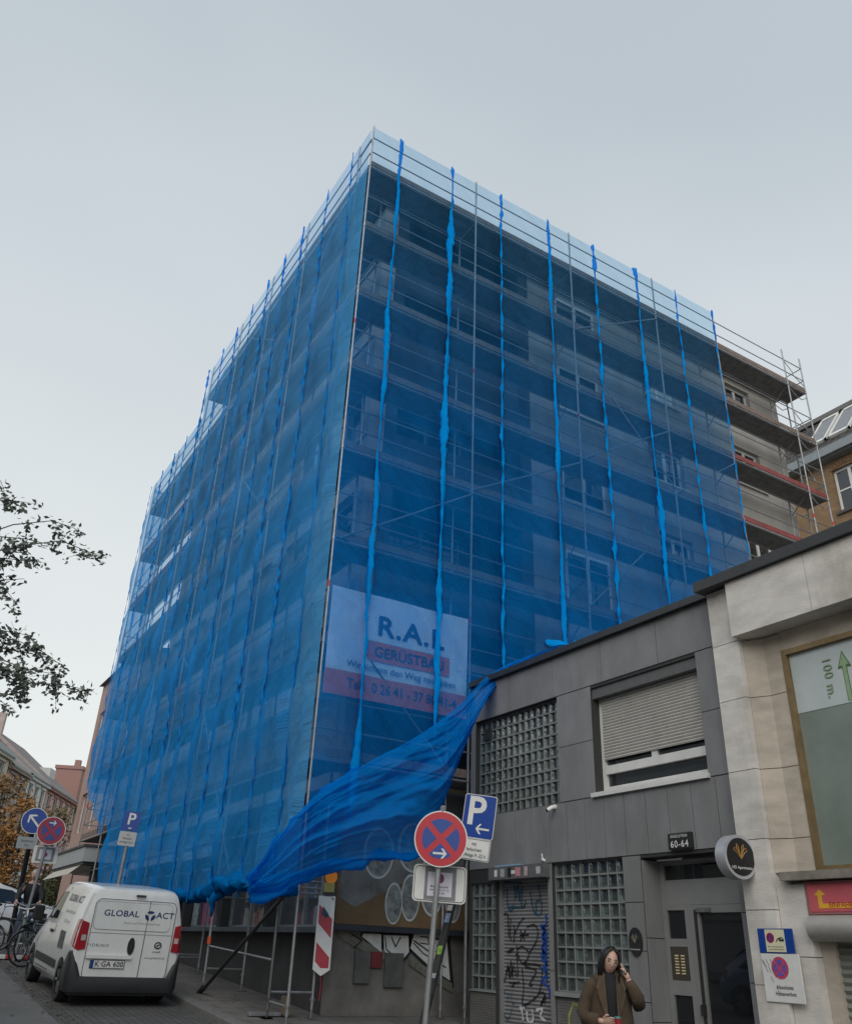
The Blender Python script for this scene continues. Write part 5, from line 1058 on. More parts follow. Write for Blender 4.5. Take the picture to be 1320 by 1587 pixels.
for (q, D, dens) in tips:
    P = onD(q[0] - 14, q[1], D); st = base + Vector((.1, .1, max(3.4, min(8.5, (P.z - base.z) * .62 + .6)))); L = branchy(tw, st, P, .028, .004, r_, 9, .035)
    n_tw = int(12 * dens)
    for k in range(n_tw):
        i = r_.randint(4, len(L) - 1); a = L[i]; ln = r_.uniform(.2, .55); b = a + Vector((r_.gauss(0, .5), r_.gauss(0, .5), r_.gauss(-.25, .4))).normalized() * ln
        tw.tube(a, b, .005, 4, .002, cap=False)
        for m_ in range(int(r_.uniform(13, 26))):
            t = r_.random(); leaf(lf, a.lerp(b, t) + Vector((r_.gauss(0, .05), r_.gauss(0, .05), r_.gauss(-.03, .05))), r_.uniform(.042, .068), r_)
    for k in range(int(34 * dens)): leaf(lf, L[-1 - (k % 3)].lerp(L[-2 - (k % 3)], r_.random()) + Vector((r_.gauss(0, .05), r_.gauss(0, .05), r_.gauss(-.02, .05))), r_.uniform(.05, .08), r_)
build(tw, 'branches', bark, TR); build(lf, 'crown', mat('dark_green_leaves', (.12, .14, .115), rough=.7, var=.3, island=.4), TR)
def smalltree(q, D, lab, R, H, nleaf, col, ls, trunk_h, name='tree', sq=1.0, seed=1):
    r2 = random.Random(seed); P = onD(*q, D); base = Vector((P.x, P.y, groad(P.y))); T = thing(name, lab, 'tree' if name == 'tree' else 'shrub', base)
    t = MB(); c = MB(); top = base + Vector((0, 0, trunk_h)); t.path([base, base.lerp(top, .5) + Vector((.05, .03, 0)), top, base + Vector((0, 0, H * .9))], [.13 * H / 6, .1 * H / 6, .08 * H / 6, .02], 7)
    cl = []
    for k in range(46):
        a = r2.uniform(0, 2 * pi); h = r2.uniform(trunk_h * .8, H); rr = R * (sin(pi * (h - trunk_h * .5) / (H - trunk_h * .5 + .5)) ** .6) * r2.uniform(.35, 1)
        e_ = base + Vector((cos(a) * rr, sin(a) * rr, h)); t.path([base + Vector((0, 0, trunk_h + (h - trunk_h) * .45)), (base + Vector((0, 0, trunk_h + (h - trunk_h) * .6))).lerp(e_, .5), e_], [.03, .02, .008], 4, cap=False); cl.append(e_)
    for k in range(nleaf):
        e_ = r2.choice(cl); leaf(c, e_ + Vector((r2.gauss(0, R * .17), r2.gauss(0, R * .17), r2.gauss(0, R * .15 * sq))), r2.uniform(ls * .7, ls * 1.3), r2)
    build(t, 'trunk', bark, T); build(c, 'crown', mat('leaves_' + col[0], col[1], rough=.8, var=.35, island=.55), T); return T
smalltree((18, 1330), 38, 'autumn tree with orange-brown leaves behind the round signs at the left edge', 1.3, 5.6, 2400, ('orange', (.26, .13, .04)), .12, 1.6, seed=3)
smalltree((-10, 1300), 44, 'taller rust-brown autumn tree cut by the left edge of the photo', 1.5, 7.6, 2400, ('rust', (.20, .12, .05)), .14, 2.2, seed=4)
smalltree((62, 1380), 52, 'thin olive-brown tree behind the round signs in front of the white house', 1.6, 7.2, 1500, ('olive', (.15, .12, .05)), .12, 2.5, seed=5)
smalltree((112, 1400), 42, 'low dark green shrub under the grey canopy', 1.6, 3.4, 3600, ('green', (.05, .06, .02)), .12, .7, name='shrub', seed=6)
smalltree((75, 1405), 46, 'dark olive shrub left of the canopy behind the cyclist', 1.5, 3.0, 2600, ('dark', (.055, .05, .02)), .12, .7, name='shrub', seed=7)
# ================================================================= traffic signs
def frame_for(P, toward=(0, 0, 0), tilt=0, yaw=0):
    n = (Vector(toward) - Vector(P)); n.z = 0; n.normalize(); n = Matrix.Rotation(yaw, 3, 'Z') @ n
    ex = Vector((0, 0, 1)).cross(n).normalized(); ez = Vector((0, 0, 1)); R_ = Matrix.Rotation(tilt, 3, n); return R_ @ ex, R_ @ ez, n
def rrect(w, h, r, n=5):
    L = []
    for (sx_, sy_, a0) in ((1, 1, 0), (-1, 1, pi / 2), (-1, -1, pi), (1, -1, 3 * pi / 2)):
        for k in range(n + 1): a = a0 + pi / 2 * k / n; L.append((sx_ * (w / 2 - r) + r * cos(a), sy_ * (h / 2 - r) + r * sin(a)))
    return L
greyback = mat('sign_back_grey', (.22, .23, .24), rough=.5, metal=.3)
def pl(mb, pts, c, ex, ez, n, t0, t1): return mb.prism(pts, lambda a, b, t: Vector(c) + ex * a + ez * b + n * t, t0, t1)
def arrow2(c, ex, ez, n, ang, L, w, t, m, par, nm='arrow'):
    mb = MB(); ca, sa = cos(ang), sin(ang); h = L / 2
    def R2(a, b): return (a * ca - b * sa, a * sa + b * ca)
    pl(mb, [R2(*p) for p in ((-h, -w / 2), (h - w * .7, -w / 2), (h - w * .7, w / 2), (-h, w / 2))], c, ex, ez, n, t, t + .0015)
    for s_ in (1, -1): pl(mb, [R2(*p) for p in ((h, 0), (h - L * .28, s_ * L * .34), (h - L * .28 - w * 1.1, s_ * L * .34), (h - w * 1.25, 0))], c, ex, ez, n, t + .0004, t + .0019)
    return build(mb, nm, m, par)
def post(T, base, top, r, m):
    mb = MB(); mb.tube(base, top, r, 14); return build(mb, 'post', m, T, smooth=40)
def no_stop(T, c, r, ex, ez, n, arrow=None, seedm=None, old=False):
    red = mat('faded_traffic_red', (.28, .03, .05), var=.15) if old else signred; blue = mat('faded_traffic_blue', (.05, .06, .22), var=.15) if old else signblue
    mb = MB(); pl(mb, [(r * cos(2 * pi * k / 48), r * sin(2 * pi * k / 48)) for k in range(48)], c, ex, ez, n, 0, .018); dsk = build(mb, 'disc', signwhite, T, smooth=35)
    m1, m2 = MB(), MB(); nostop(m1, m2, c, r * .955, ex, ez, n, .0185); build(m1, 'red_ring', red, dsk); build(m2, 'blue_field', blue, dsk)
    if arrow: arrow2(c + (ez * -r * .52 if arrow[1] < 0 else ez * r * .55), ex, ez, n, arrow[0], r * .52, r * .075, .0236, signwhite, dsk)
    return dsk
# --- front no-stopping sign
C1 = onD(683, 1300.5, 9.5); b1 = Vector((5.95, 9.35, 0)); b1 = onD(653, 1640, 9.55); b1.z = gwalk(b1.y)
ex, ez, n = frame_for(C1, tilt=-.04); b1 = b1 - n * ((b1 - C1).dot(n)); b1.z = gwalk(b1.y)
T = thing('traffic_sign', 'no-stopping sign with white arrow and taped plate on a slim grey post, nearest the camera', 'traffic sign', b1)
up = (C1 - b1).normalized(); post(T, b1 - n * .035, C1 - n * .035 + up * .36, .03, mat('post_grey', (.27, .28, .285), rough=.45, metal=.4, var=.15))
dsk = no_stop(T, C1, .30, ex, ez, n, arrow=(0, -1))
C = onD(681, 1370.5, 9.5); mb = MB(); pl(mb, rrect(.60, .385, .05), C, ex, ez, n, 0, .015); P_ = build(mb, 'plate', signwhite, T)
mb = MB()
L = [C + ex * a + ez * b + n * .0165 for a, b in rrect(.565, .35, .04)]; mb.path(L, .004, 4, closed=True); build(mb, 'plate_border', signblack, P_)
mb = MB(); pl(mb, [(-.17, -.165), (.185, -.165), (.185, .17), (-.17, .17)], C, ex, ez, n, .0165, .019); build(mb, 'tape_backing', mat('tape_grey', (.17, .175, .18), rough=.5, var=.2), P_)
mb = MB(); pl(mb, [(-.135, -.13), (.14, -.13), (.14, .12), (-.135, .12)], C, ex, ez, n, .0195, .021); build(mb, 'paper_notice', mat('paper', (.60, .59, .66), var=.05), P_)
m1, m2 = MB(), MB(); nostop(m1, m2, C + ex * .0 + ez * .055, .05, ex, ez, n, .0215); build(m1, 'printed_disc', mat('print_maroon', (.25, .04, .1)), P_); build(m2, 'printed_blue', mat('print_violet', (.12, .06, .25)), P_)
for q, s_ in enumerate(('Mobile Baustelle', 'vom 16.10.-31.12.', '00-24 Uhr')): build(text_mb(s_, .031, C + ez * (-.03 - .034 * q) + n * .0215, ex, ez, off=.006), 'lettering', signblack, P_)
mb = MB(); q_ = C1 + ez * .325; mb.box(q_.x - .02, q_.x + .02, q_.y - .02, q_.y + .02, q_.z - .03, q_.z + .02); build(mb, 'clamp', steel, T)
# --- parking sign leaning behind it
D2 = 10.2; C2 = onD(744, 1267, D2); b2 = onD(698, 1640, 10.6); b2.z = gwalk(b2.y); ex, ez, n = frame_for(C2, tilt=-.135, yaw=-.25); b2 = b2 - n * ((b2 - C2).dot(n)); b2.z = gwalk(b2.y)
T = thing('traffic_sign', 'blue parking sign with left arrow on a leaning dark post covered in stickers', 'traffic sign', b2)
tp = onD(738, 1235, D2 + .05); tp = tp - n * ((tp - C2).dot(n)); post(T, b2, tp, .047, mat('post_dark', (.03, .031, .033), rough=.5, var=.25, dirt=.4, dirtcol=(.07, .07, .07)))
mb = MB(); pl(mb, rrect(.40, .50, .03), C2, ex, ez, n, .045, .06); B_ = build(mb, 'blue_board', signwhite, T)
mb = MB(); pl(mb, rrect(.385, .485, .025), C2, ex, ez, n, .0605, .062); build(mb, 'blue_field', signblue, B_)
build(text_mb('P', .46, C2 + ex * -.04 + ez * .045 + n * .063, ex, ez, off=.02), 'letter', signwhite, B_); arrow2(C2 + ex * .06 + ez * -.14, ex, ez, n, pi, .17, .022, .063, signwhite, B_)
C3 = C2 - ez * .375 - ex * .015; mb = MB(); pl(mb, rrect(.40, .245, .02), C3, ex, ez, n, .045, .06); B_ = build(mb, 'white_plate', signwhite, T)
L = [C3 + ex * a + ez * b + n * .0612 for a, b in rrect(.38, .225, .015)]; mb = MB(); mb.path(L, .003, 4, closed=True); build(mb, 'plate_border', signblack, B_)
for q, s_ in enumerate(('mit', 'Parkschein', 'werktags 9 -22 h')): build(text_mb(s_, .055, C3 + ez * (.06 - .063 * q) + n * .0615, ex, ez, off=.006, sx=.85), 'lettering', signblack, B_)
r3 = random.Random(9)
for (y_, h_, m_) in ((1386, .10, mat('sticker_brown', (.25, .17, .15), var=.5, scale=40)), (1400, .08, mat('sticker_bright', (.5, .5, .5), var=.4, scale=40)), (1412, .06, signwhite), (1427, .10, mat('sticker_sky', (.25, .33, .5), var=.5, scale=40)), (1475, .09, mat('sticker_lime', (.22, .4, .06), var=.4, scale=30)), (1512, .05, mat('sticker_grey', ())), (1362, .06, mat('sticker_grey', ()))):
    zr = onD(725, y_, 10.3).z; f_ = (zr - b2.z) / (tp.z - b2.z); c_ = b2.lerp(tp, f_) + n * .0; mb = MB()
    mb.grid(lambda a, b: c_ + (Matrix.Rotation(-.7 + 1.3 * a, 3, 'Z') @ n) * .0485 + up * 0 + (tp - b2).normalized() * (b - .5) * h_, 6, 1); build(mb, 'sticker', m_, T)
# --- parking sign behind the van
C4 = onD(203.5, 1273, 18.6); b4 = onD(182, 1400, 18.9); b4.z = gwalk(b4.y); b4.x = C4.x - .04; b4.y = C4.y + .02; ex, ez, n = frame_for(C4, tilt=-.05)
T = thing('traffic_sign', 'small blue parking sign with a white plate on a grey post behind the van roof', 'traffic sign', b4)
post(T, b4, C4 + ez * .2 - n * .03, .036, mat('post_grey', ()))
mb = MB(); pl(mb, rrect(.355, .40, .02), C4, ex, ez, n, 0.01, .02); B_ = build(mb, 'blue_board', signblue, T); build(text_mb('P', .34, C4 + ez * .03 + n * .0215, ex, ez, off=.016), 'letter', signwhite, B_)
mb = MB(); pl(mb, [(-.03, -.01), (.04, -.01), (.04, .01), (-.03, .01)], C4 - ez * .15, ex, ez, n, .0215, .023); build(mb, 'dash', signwhite, B_)
C5 = C4 - ez * .37; mb = MB(); pl(mb, rrect(.36, .29, .015), C5, ex, ez, n, .01, .02); B_ = build(mb, 'white_plate', mat('weathered_plate', (.42, .42, .40), var=.1), T)
for q, s_ in enumerate(('mit', 'Parkschein', 'werktags 9-22 h')): build(text_mb(s_, .055, C5 + ez * (.08 - .075 * q) + n * .0215, ex, ez, off=.004, sx=.8), 'lettering', signblack, B_)
# --- round signs at the left
C6 = onD(53.5, 1272.5, 20.2); b6 = Vector((C6.x - .33, C6.y + .15, 0)); b6 = onD(14, 1462, 20.4); b6.z = groad(b6.y); ex, ez, n = frame_for(C6)
T = thing('traffic_sign', 'round blue sign with a white arrow on a dark leaning post at the left edge', 'traffic sign', b6)
post(T, b6, C6 - n * .05 - ez * .1, .06, mat('post_dark', ()))
mb = MB(); pl(mb, [(.295 * cos(2 * pi * k / 40), .295 * sin(2 * pi * k / 40)) for k in range(40)], C6, ex, ez, n, 0, .015); d_ = build(mb, 'disc', signwhite, T); mb = MB(); pl(mb, [(.28 * cos(2 * pi * k / 40), .28 * sin(2 * pi * k / 40)) for k in range(40)], C6, ex, ez, n, .0155, .017); build(mb, 'blue_field', signblue, d_)
arrow2(C6 + ex * -.01, ex, ez, n, radians(135), .36, .045, .0175, signwhite, d_)
C7 = C6 - ez * .50; mb = MB(); pl(mb, rrect(.45, .26, .02), C7 - ex * .05, ex, ez, n, 0, .015); p_ = build(mb, 'plate', mat('weathered_plate_grey', (.28, .30, .31), var=.1), T)
for q, s_ in enumerate(('Radfahrer', 'frei')): build(text_mb(s_, .07, C7 - ex * .05 + ez * (.04 - .09 * q) + n * .016, ex, ez), 'lettering', signblack, p_)
C8 = onD(79.5, 1288, 19.0); b8 = onD(62, 1440, 19.2); b8 = Vector((C8.x - .12, C8.y + .25, groad(C8.y))); ex, ez, n = frame_for(C8)
T = thing('traffic_sign', 'weathered red no-stopping sign with a taped notice plate overlapping the round blue sign', 'traffic sign', b8)
post(T, b8, C8 + ez * .35 - n * .04, .035, mat('post_grey', ())); no_stop(T, C8, .30, ex, ez, n, arrow=(0, 1), old=True)
C9 = onD(70, 1325, 19.0); mb = MB(); pl(mb, rrect(.52, .36, .03), C9, ex, ez, n, 0, .015); p_ = build(mb, 'plate', signwhite, T)
mb = MB(); pl(mb, [(-.19, -.14), (.19, -.14), (.19, .15), (-.19, .15)], C9, ex, ez, n, .0155, .018); build(mb, 'tape_backing', mat('tape_grey', ()), p_)
mb = MB(); pl(mb, [(-.13, -.1), (.13, -.1), (.13, .11), (-.13, .11)], C9, ex, ez, n, .0185, .02); build(mb, 'paper_notice', mat('paper', ()), p_); mb = MB(); pl(mb, [(.05 * cos(2 * pi * k / 12), .05 * sin(2 * pi * k / 12)) for k in range(12)], C9, ex, ez, n, .0205, .022); build(mb, 'printed_disc', mat('print_maroon', ()), p_)
# --- red and white warning board with lamp on the inner corner prop
ax = Vector((6.44, 13.62, 0)); ex, ez, n = frame_for((6.44, 13.62, 0), yaw=.0, tilt=0); cz_ = onY(502, 1450, 13.6)
T = thing('warning_board', 'red and white striped warning board with an amber lamp on the scaffold foot', 'warning board', (6.5, 13.7, gwalk(13.7)))
c_ = Vector((cz_.x, 13.6, cz_.z)); W_, H_ = .27, 1.14; 
mb = MB(); pl(mb, [(-W_ / 2, -H_ / 2 + .09), (0, -H_ / 2), (W_ / 2, -H_ / 2 + .09), (W_ / 2, H_ / 2), (-W_ / 2, H_ / 2)], c_, ex, ez, n, 0, .03); B_ = build(mb, 'board', signwhite, T)
mb = MB(); w2, zb_, zt_ = W_ / 2 - .025, -H_ / 2 + .11, H_ / 2 - .025
for k in range(-3, 4):
    # stripes falling to the lower right, clipped to the inner field
    z0_ = zb_ + k * .54 - .12; quad = [(-w2, z0_ + .21), (-w2, z0_ + .48), (w2, z0_ + .27), (w2, z0_)]
    poly = quad
    for side in (0, 1):
        out_ = []; lim = zb_ if side == 0 else zt_; ins = (lambda p: p[1] >= lim) if side == 0 else (lambda p: p[1] <= lim)
        for i in range(len(poly)):
            a, b = poly[i], poly[(i + 1) % len(poly)]
            if ins(a): out_.append(a)
            if ins(a) != ins(b): f = (lim - a[1]) / (b[1] - a[1]); out_.append((a[0] + (b[0] - a[0]) * f, lim))
        poly = out_
        if not poly: break
    if len(poly) > 2: pl(mb, poly, c_, ex, ez, n, .0305, .032)
build(mb, 'red_stripes', mat('reflective_red', (.36, .02, .04), rough=.4, var=.15), B_)
mb = MB(); pl(mb, [(-.07, .30), (.02, .24), (.05, .30), (.0, .36), (-.05, .42)], c_, ex, ez, n, .033, .034); build(mb, 'dark_tag', mat('spray_teal', ()), B_)
mb = MB(); t_ = c_ + ez * (H_ / 2 + .02) + n * .015; mb.tube(t_, t_ + ez * .09, .018, 8); build(mb, 'lamp_stem', dgrey, T)
t_ += ex * .02; mb = MB(); pl(mb, rrect(.17, .15, .02), t_ + ez * .11, ex, ez, n, -.05, .05); build(mb, 'lamp_battery_case', mat('battery_yellow', (.30, .25, .06), rough=.5), T)
mb = MB(); pl(mb, rrect(.13, .06, .01), t_ + ez * .02, ex, ez, n, -.04, .04); build(mb, 'lamp_bracket', dgrey, T)
amb = emis('amber_lens', (.65, .20, .02), .08); amb.node_tree.nodes['Principled BSDF'].inputs['Roughness'].default_value = .15
mb = MB(); cc = t_ + ez * .265 + ex * .02; mb.prism([(.1 * cos(2 * pi * k / 24), .1 * sin(2 * pi * k / 24)) for k in range(24)], lambda a, b, t: cc + ex * a + ez * b + n * t, -.055, .055); build(mb, 'lamp_lens', amb, T, smooth=40)
mb = MB(); mb.path([c_ - ez * (H_ / 2) + ex * .0, c_ - ez * (H_ / 2 + .12) + ex * .015, c_ - ez * (H_ / 2 + .33) + ex * .01], .008, 5); build(mb, 'tape_end', signred, T)
# clamp plates lying on the pavement, red marks on props
P = onD(425, 1570, 12.9); gz = gwalk(P.y)
mb = MB(); mb.cbox(P.x - .42, P.x + .1, P.y - .04, P.y + .06, gz + .01, gz + .06, .008); solo(mb, 'scaffold_part', steel, 'pale metal bar lying on the pavement at the foot of the corner prop', 'scaffold part')
mb = MB(); mb.cbox(P.x + .12, P.x + .22, P.y - .1, P.y + .08, gz + .01, gz + .28, .02); mb.tube((P.x + .17, P.y - .1, gz + .1), (P.x + .17, P.y + .15, gz + .2), .03, 8); solo(mb, 'scaffold_part', mat('rusty_metal', (.16, .12, .09), var=.4, scale=20, rough=.8), 'rusty clamp block standing beside the pale metal bar', 'scaffold part')
for (X_, Y_, z_, lab) in ((5.78, 16.84, .0, 'orange tape band wrapped round the second scaffold prop'), (5.78, 19.4, .15, 'orange tape band on the scaffold prop beside the van tail light')):
    mb = MB(); mb.tube((X_, Y_, z_ - .02), (X_, Y_, z_ + .1), .036, 10); solo(mb, 'tape_band', mat('orange_tape', (.6, .09, .03), rough=.5), lab, 'tape', 'orange tape bands on the props')
# ================================================================= vehicles
FR = [0, 0, .06, .25, .48, .66, .88, .975, 1.0, 1.0]
def car_section(st, k):
    y, zb, zr, wb, wm, wr = st
    w = [0, wb - .06, wb, wm, wm - .005, wm * .6 + wr * .4 + .02, wr + .025, wr - .05, wr - .22, 0][k]
    return w, zb + FR[k] * (zr - zb)
def car_body(stations, wheels, rw_, ystep=.07):
    # catmull-rom densified stations
    den = []
    for i in range(len(stations) - 1):
        a, b, c, d = [stations[max(0, min(len(stations) - 1, q))] for q in (i - 1, i, i + 1, i + 2)]
        n = max(1, int((c[0] - b[0]) / ystep))
        for k in range(n): f = k / n; den.append([b[j] + (c[j] - b[j]) * f if (c[0] - b[0] < .1 or d[0] - c[0] < .04 or b[0] - a[0] < .04) else .5 * ((2 * b[j]) + (c[j] - a[j]) * f + (2 * a[j] - 5 * b[j] + 4 * c[j] - d[j]) * f * f + (3 * b[j] - a[j] - 3 * c[j] + d[j]) * f ** 3) for j in range(6)])
    den.append(stations[-1]); mb = MB(); ring = []
    def profile(st):
        P = [car_section(st, k) for k in range(10)]; L = [P[0]]
        for i in range(9):
            a, b, c, d = [P[max(0, min(9, q))] for q in (i - 1, i, i + 1, i + 2)]
            nn = 1 if i == 0 else 3
            for k in range(1, nn + 1):
                f = k / nn; L.append(tuple(.5 * ((2 * b[j]) + (c[j] - a[j]) * f + (2 * a[j] - 5 * b[j] + 4 * c[j] - d[j]) * f * f + (3 * b[j] - a[j] - 3 * c[j] + d[j]) * f ** 3) if nn > 1 and 1 < i < 8 else b[j] + (c[j] - b[j]) * f for j in (0, 1)))
        return L
    for st in den:
        L = profile(st); R = [(w, st[0], z) for w, z in L] + [(-w, st[0], z) for w, z in L[-2:0:-1]]
        ring.append(len(R)); mb.v += R
    n = ring[0]
    for i in range(len(den) - 1):
        for k in range(n): mb.f.append((i * n + k, i * n + (k + 1) % n, (i + 1) * n + (k + 1) % n, (i + 1) * n + k))
    mb.f.append(tuple(range(n))[::-1]); mb.f.append(tuple(range((len(den) - 1) * n, len(den) * n)))
    # cut the wheel arches with an evaluated boolean
    me = bpy.data.meshes.new('b'); me.from_pydata(mb.v, [], mb.f); bm = bmesh.new(); bm.from_mesh(me); bmesh.ops.recalc_face_normals(bm, faces=bm.faces); bm.to_mesh(me); bm.free()
    ob = bpy.data.objects.new('b', me); S.collection.objects.link(ob); cu = MB()
    for (y, z) in wheels:
        for s in (-1, 1): cu.path([(s * .55, y, z), (s * 1.2, y, z)], rw_, 28)
    mc = bpy.data.meshes.new('c'); mc.from_pydata(cu.v, [], cu.f); bm = bmesh.new(); bm.from_mesh(mc); bmesh.ops.recalc_face_normals(bm, faces=bm.faces); bm.to_mesh(mc); bm.free(); oc = bpy.data.objects.new('c', mc); S.collection.objects.link(oc)
    md = ob.modifiers.new('x', 'BOOLEAN'); md.operation = 'DIFFERENCE'; md.object = oc; md.solver = 'EXACT'
    ev = ob.evaluated_get(bpy.context.evaluated_depsgraph_get()); m2 = bpy.data.meshes.new_from_object(ev)
    out = MB(); out.add([v.co[:] for v in m2.vertices], [tuple(p.vertices) for p in m2.polygons]); bpy.data.objects.remove(ob); bpy.data.objects.remove(oc)
    def hw(y, z):
        st = den[0]
        for q in range(len(den) - 1):
            if den[q][0] <= y <= den[q + 1][0]: f = (y - den[q][0]) / max(1e-6, den[q + 1][0] - den[q][0]); st = [den[q][j] + (den[q + 1][j] - den[q][j]) * f for j in range(6)]; break
        L = profile(st)
        for q in range(len(L) - 1):
            if L[q][1] <= z <= L[q + 1][1] and L[q + 1][1] > L[q][1]: f = (z - L[q][1]) / (L[q + 1][1] - L[q][1]); return L[q][0] + (L[q + 1][0] - L[q][0]) * f
        return L[-2][0]
    def top(y, x):
        st = den[-1]
        for q in range(len(den) - 1):
            if den[q][0] <= y <= den[q + 1][0]: f = (y - den[q][0]) / max(1e-6, den[q + 1][0] - den[q][0]); st = [den[q][j] + (den[q + 1][j] - den[q][j]) * f for j in range(6)]; break
        return st[2]
    return out, hw, top
def side_patch(hw, s, poly, off, mb=None, n=6):
    # poly: quad in (y,z) corners, bilinear grid laid on the flank
    mb = mb or MB()
    (a, b, c, d) = poly
    def f(u, v):
        y = (a[0] * (1 - u) + b[0] * u) * (1 - v) + (d[0] * (1 - u) + c[0] * u) * v; z = (a[1] * (1 - u) + b[1] * u) * (1 - v) + (d[1] * (1 - u) + c[1] * u) * v
        return (s * (hw(y, z) + off), y, z)
    return mb.grid(f, n, n)
tyre = mat('tyre', (.016, .016, .017), rough=.85, var=.2); hub = mat('wheel_silver', (.30, .31, .32), rough=.4, metal=.5, var=.1); hubd = mat('wheel_dark', (.06, .06, .065), rough=.5)
def wheel(T, x, y, r, s, hm, w=.185):
    mb = MB(); prof = [(r * .66, .0), (r * .70, -.012), (r * .95, -.010), (r, .02), (r, w - .02), (r * .95, w), (r * .66, w)]; n = 32; vs = []
    for k in range(n):
        a = 2 * pi * k / n
        for (rr, t) in prof: vs.append((x - s * t, y + rr * cos(a), r + rr * sin(a)))
    m = len(prof); mb.add(vs, [(k * m + q, k * m + q + 1, ((k + 1) % n) * m + q + 1, ((k + 1) % n) * m + q) for k in range(n) for q in range(m - 1)]); W_ = build(mb, 'wheel', tyre, T, world=False, smooth=50)
    mb = MB(); mb.path([(x - s * .035, y, r), (x - s * .05, y, r)], r * .66, 28)
    for k in range(7):
        a = 2 * pi * k / 7; mb.path([(x - s * .02, y + .05 * cos(a), r + .05 * sin(a)), (x - s * .012, y + r * .6 * cos(a), r + r * .6 * sin(a))], [.035, .03], 6)
    mb.path([(x - s * .03, y, r), (x - s * .004, y, r)], .055, 14); build(mb, 'rim', hm, W_, world=False, smooth=40)
    mb = MB(); mb.path([(x - s * .06, y, r), (x - s * .17, y, r)], r * 1.05, 20); build(mb, 'wheel_well', black, W_, world=False)
# ---- the white delivery van
vp_ = mat('van_white_paint', (.68, .69, .68), rough=.18, var=.04, spec=.5, coat=.4, dirt=.22, dirtcol=(.40, .39, .37)); seam_ = mat('panel_gap', (.05, .05, .052), rough=.7)
VM = Matrix.Translation((4.02, 15.62, groad(15.62) + .01)) @ Matrix.Rotation(radians(1.5), 4, 'Z') @ Matrix.Rotation(atan2(.07, 1), 4, 'X')
V = thing('delivery_van', 'white delivery van lettered GLOBAL ACT parked at the kerb, rear doors to the camera', 'van', M=VM)
st = [(0, .34, 1.60, .77, .80, .62), (.035, .27, 1.68, .83, .845, .69), (.12, .24, 1.705, .845, .856, .705), (.6, .22, 1.725, .85, .86, .715), (1.5, .22, 1.73, .85, .862, .715), (2.1, .22, 1.71, .85, .86, .70), (2.45, .22, 1.63, .85, .86, .665), (2.8, .22, 1.34, .85, .86, .69), (3.05, .22, 1.12, .845, .855, .72), (3.4, .22, 1.0, .83, .84, .68), (3.7, .23, .86, .77, .78, .6), (3.86, .3, .66, .62, .62, .5)]
mb, hw, top_ = car_body(st, [(.64, .29), (3.13, .29)], .335)
build(mb, 'body', vp_, V, world=False, smooth=38)
for s in (-1, 1):
    for y in (.64, 3.13): wheel(V, s * .845, y, .29, s, hubd)
# lower cladding: bumper with raised corners
mb = MB()
def bump(a, z):   # wraps the rear from side to side
    return None
N_ = 40; vs = []; fs = []
def rp(t):   # plan path of the tail, t in -1..1
    a = abs(t); s = 1 if t > 0 else -1
    if a < .62: return (s * .74 * a / .62, -.035)
    if a < .8: f = (a - .62) / .18 * pi / 2; return (s * (.74 + .135 * sin(f)), -.035 + .135 * (1 - cos(f)))
    return (s * .875, .10 + (a - .8) / .2 * .22)
for i in range(N_ + 1):
    t = -1 + 2 * i / N_; x, y = rp(t); a = abs(t); ztop = .42 if a < .60 else (.42 + (a - .60) / .14 * .34 if a < .74 else .76 - max(0, a - .86) * 1.4)
    for (o_, z) in ((.0, .20), (.02, .26), (.02, ztop - .03), (0, ztop), (-.045, ztop), (-.045, .20)): 
        d = Vector((x, y - .4, 0)).normalized(); vs.append((x + d.x * o_, y + d.y * o_, z))
fs = [(i * 6 + q, i * 6 + (q + 1) % 6, (i + 1) * 6 + (q + 1) % 6, (i + 1) * 6 + q) for i in range(N_) for q in range(6)] + [tuple(range(6)), tuple(range(N_ * 6, N_ * 6 + 6))[::-1]]
mb.add(vs, fs); build(mb, 'rear_bumper', dgrey, V, world=False, smooth=45)
mb = MB(); mb.box(-.80, .80, .0, .5, .16, .24); build(mb, 'underbody', black, V, world=False)
for s in (-1, 1):
    mb = MB(); mb.prism([(s * .69, .80), (s * .70, 1.17), (s * .80, 1.20), (s * .80, .78)], lambda a, b, t: (a, t, b), -.018 + .0, .06)
    side_patch(hw, s, ((.03, .80), (.30, .84), (.22, 1.20), (.03, 1.22)), .004, mb, 3)
    mb.add([(s * .80, -.016, .78), (s * .80, -.016, 1.20), (s * (hw(.035, 1.2) + .006), .03, 1.21), (s * (hw(.035, .8) + .006), .03, .80)], [(0, 1, 2, 3)])
    tl = build(mb, 'tail_light', mat('tail_light_red', (.30, .012, .02), rough=.15, var=.1), V, world=False)
    mb = MB(); mb.box(min(s * .715, s * .785), max(s * .715, s * .785), -.024, -.0185, .92, 1.0); build(mb, 'reversing_lens', mat('clear_lens', (.45, .40, .40), rough=.15), tl, world=False)
fr_ = lambda a, b, t: (a, -.002 - t, b)
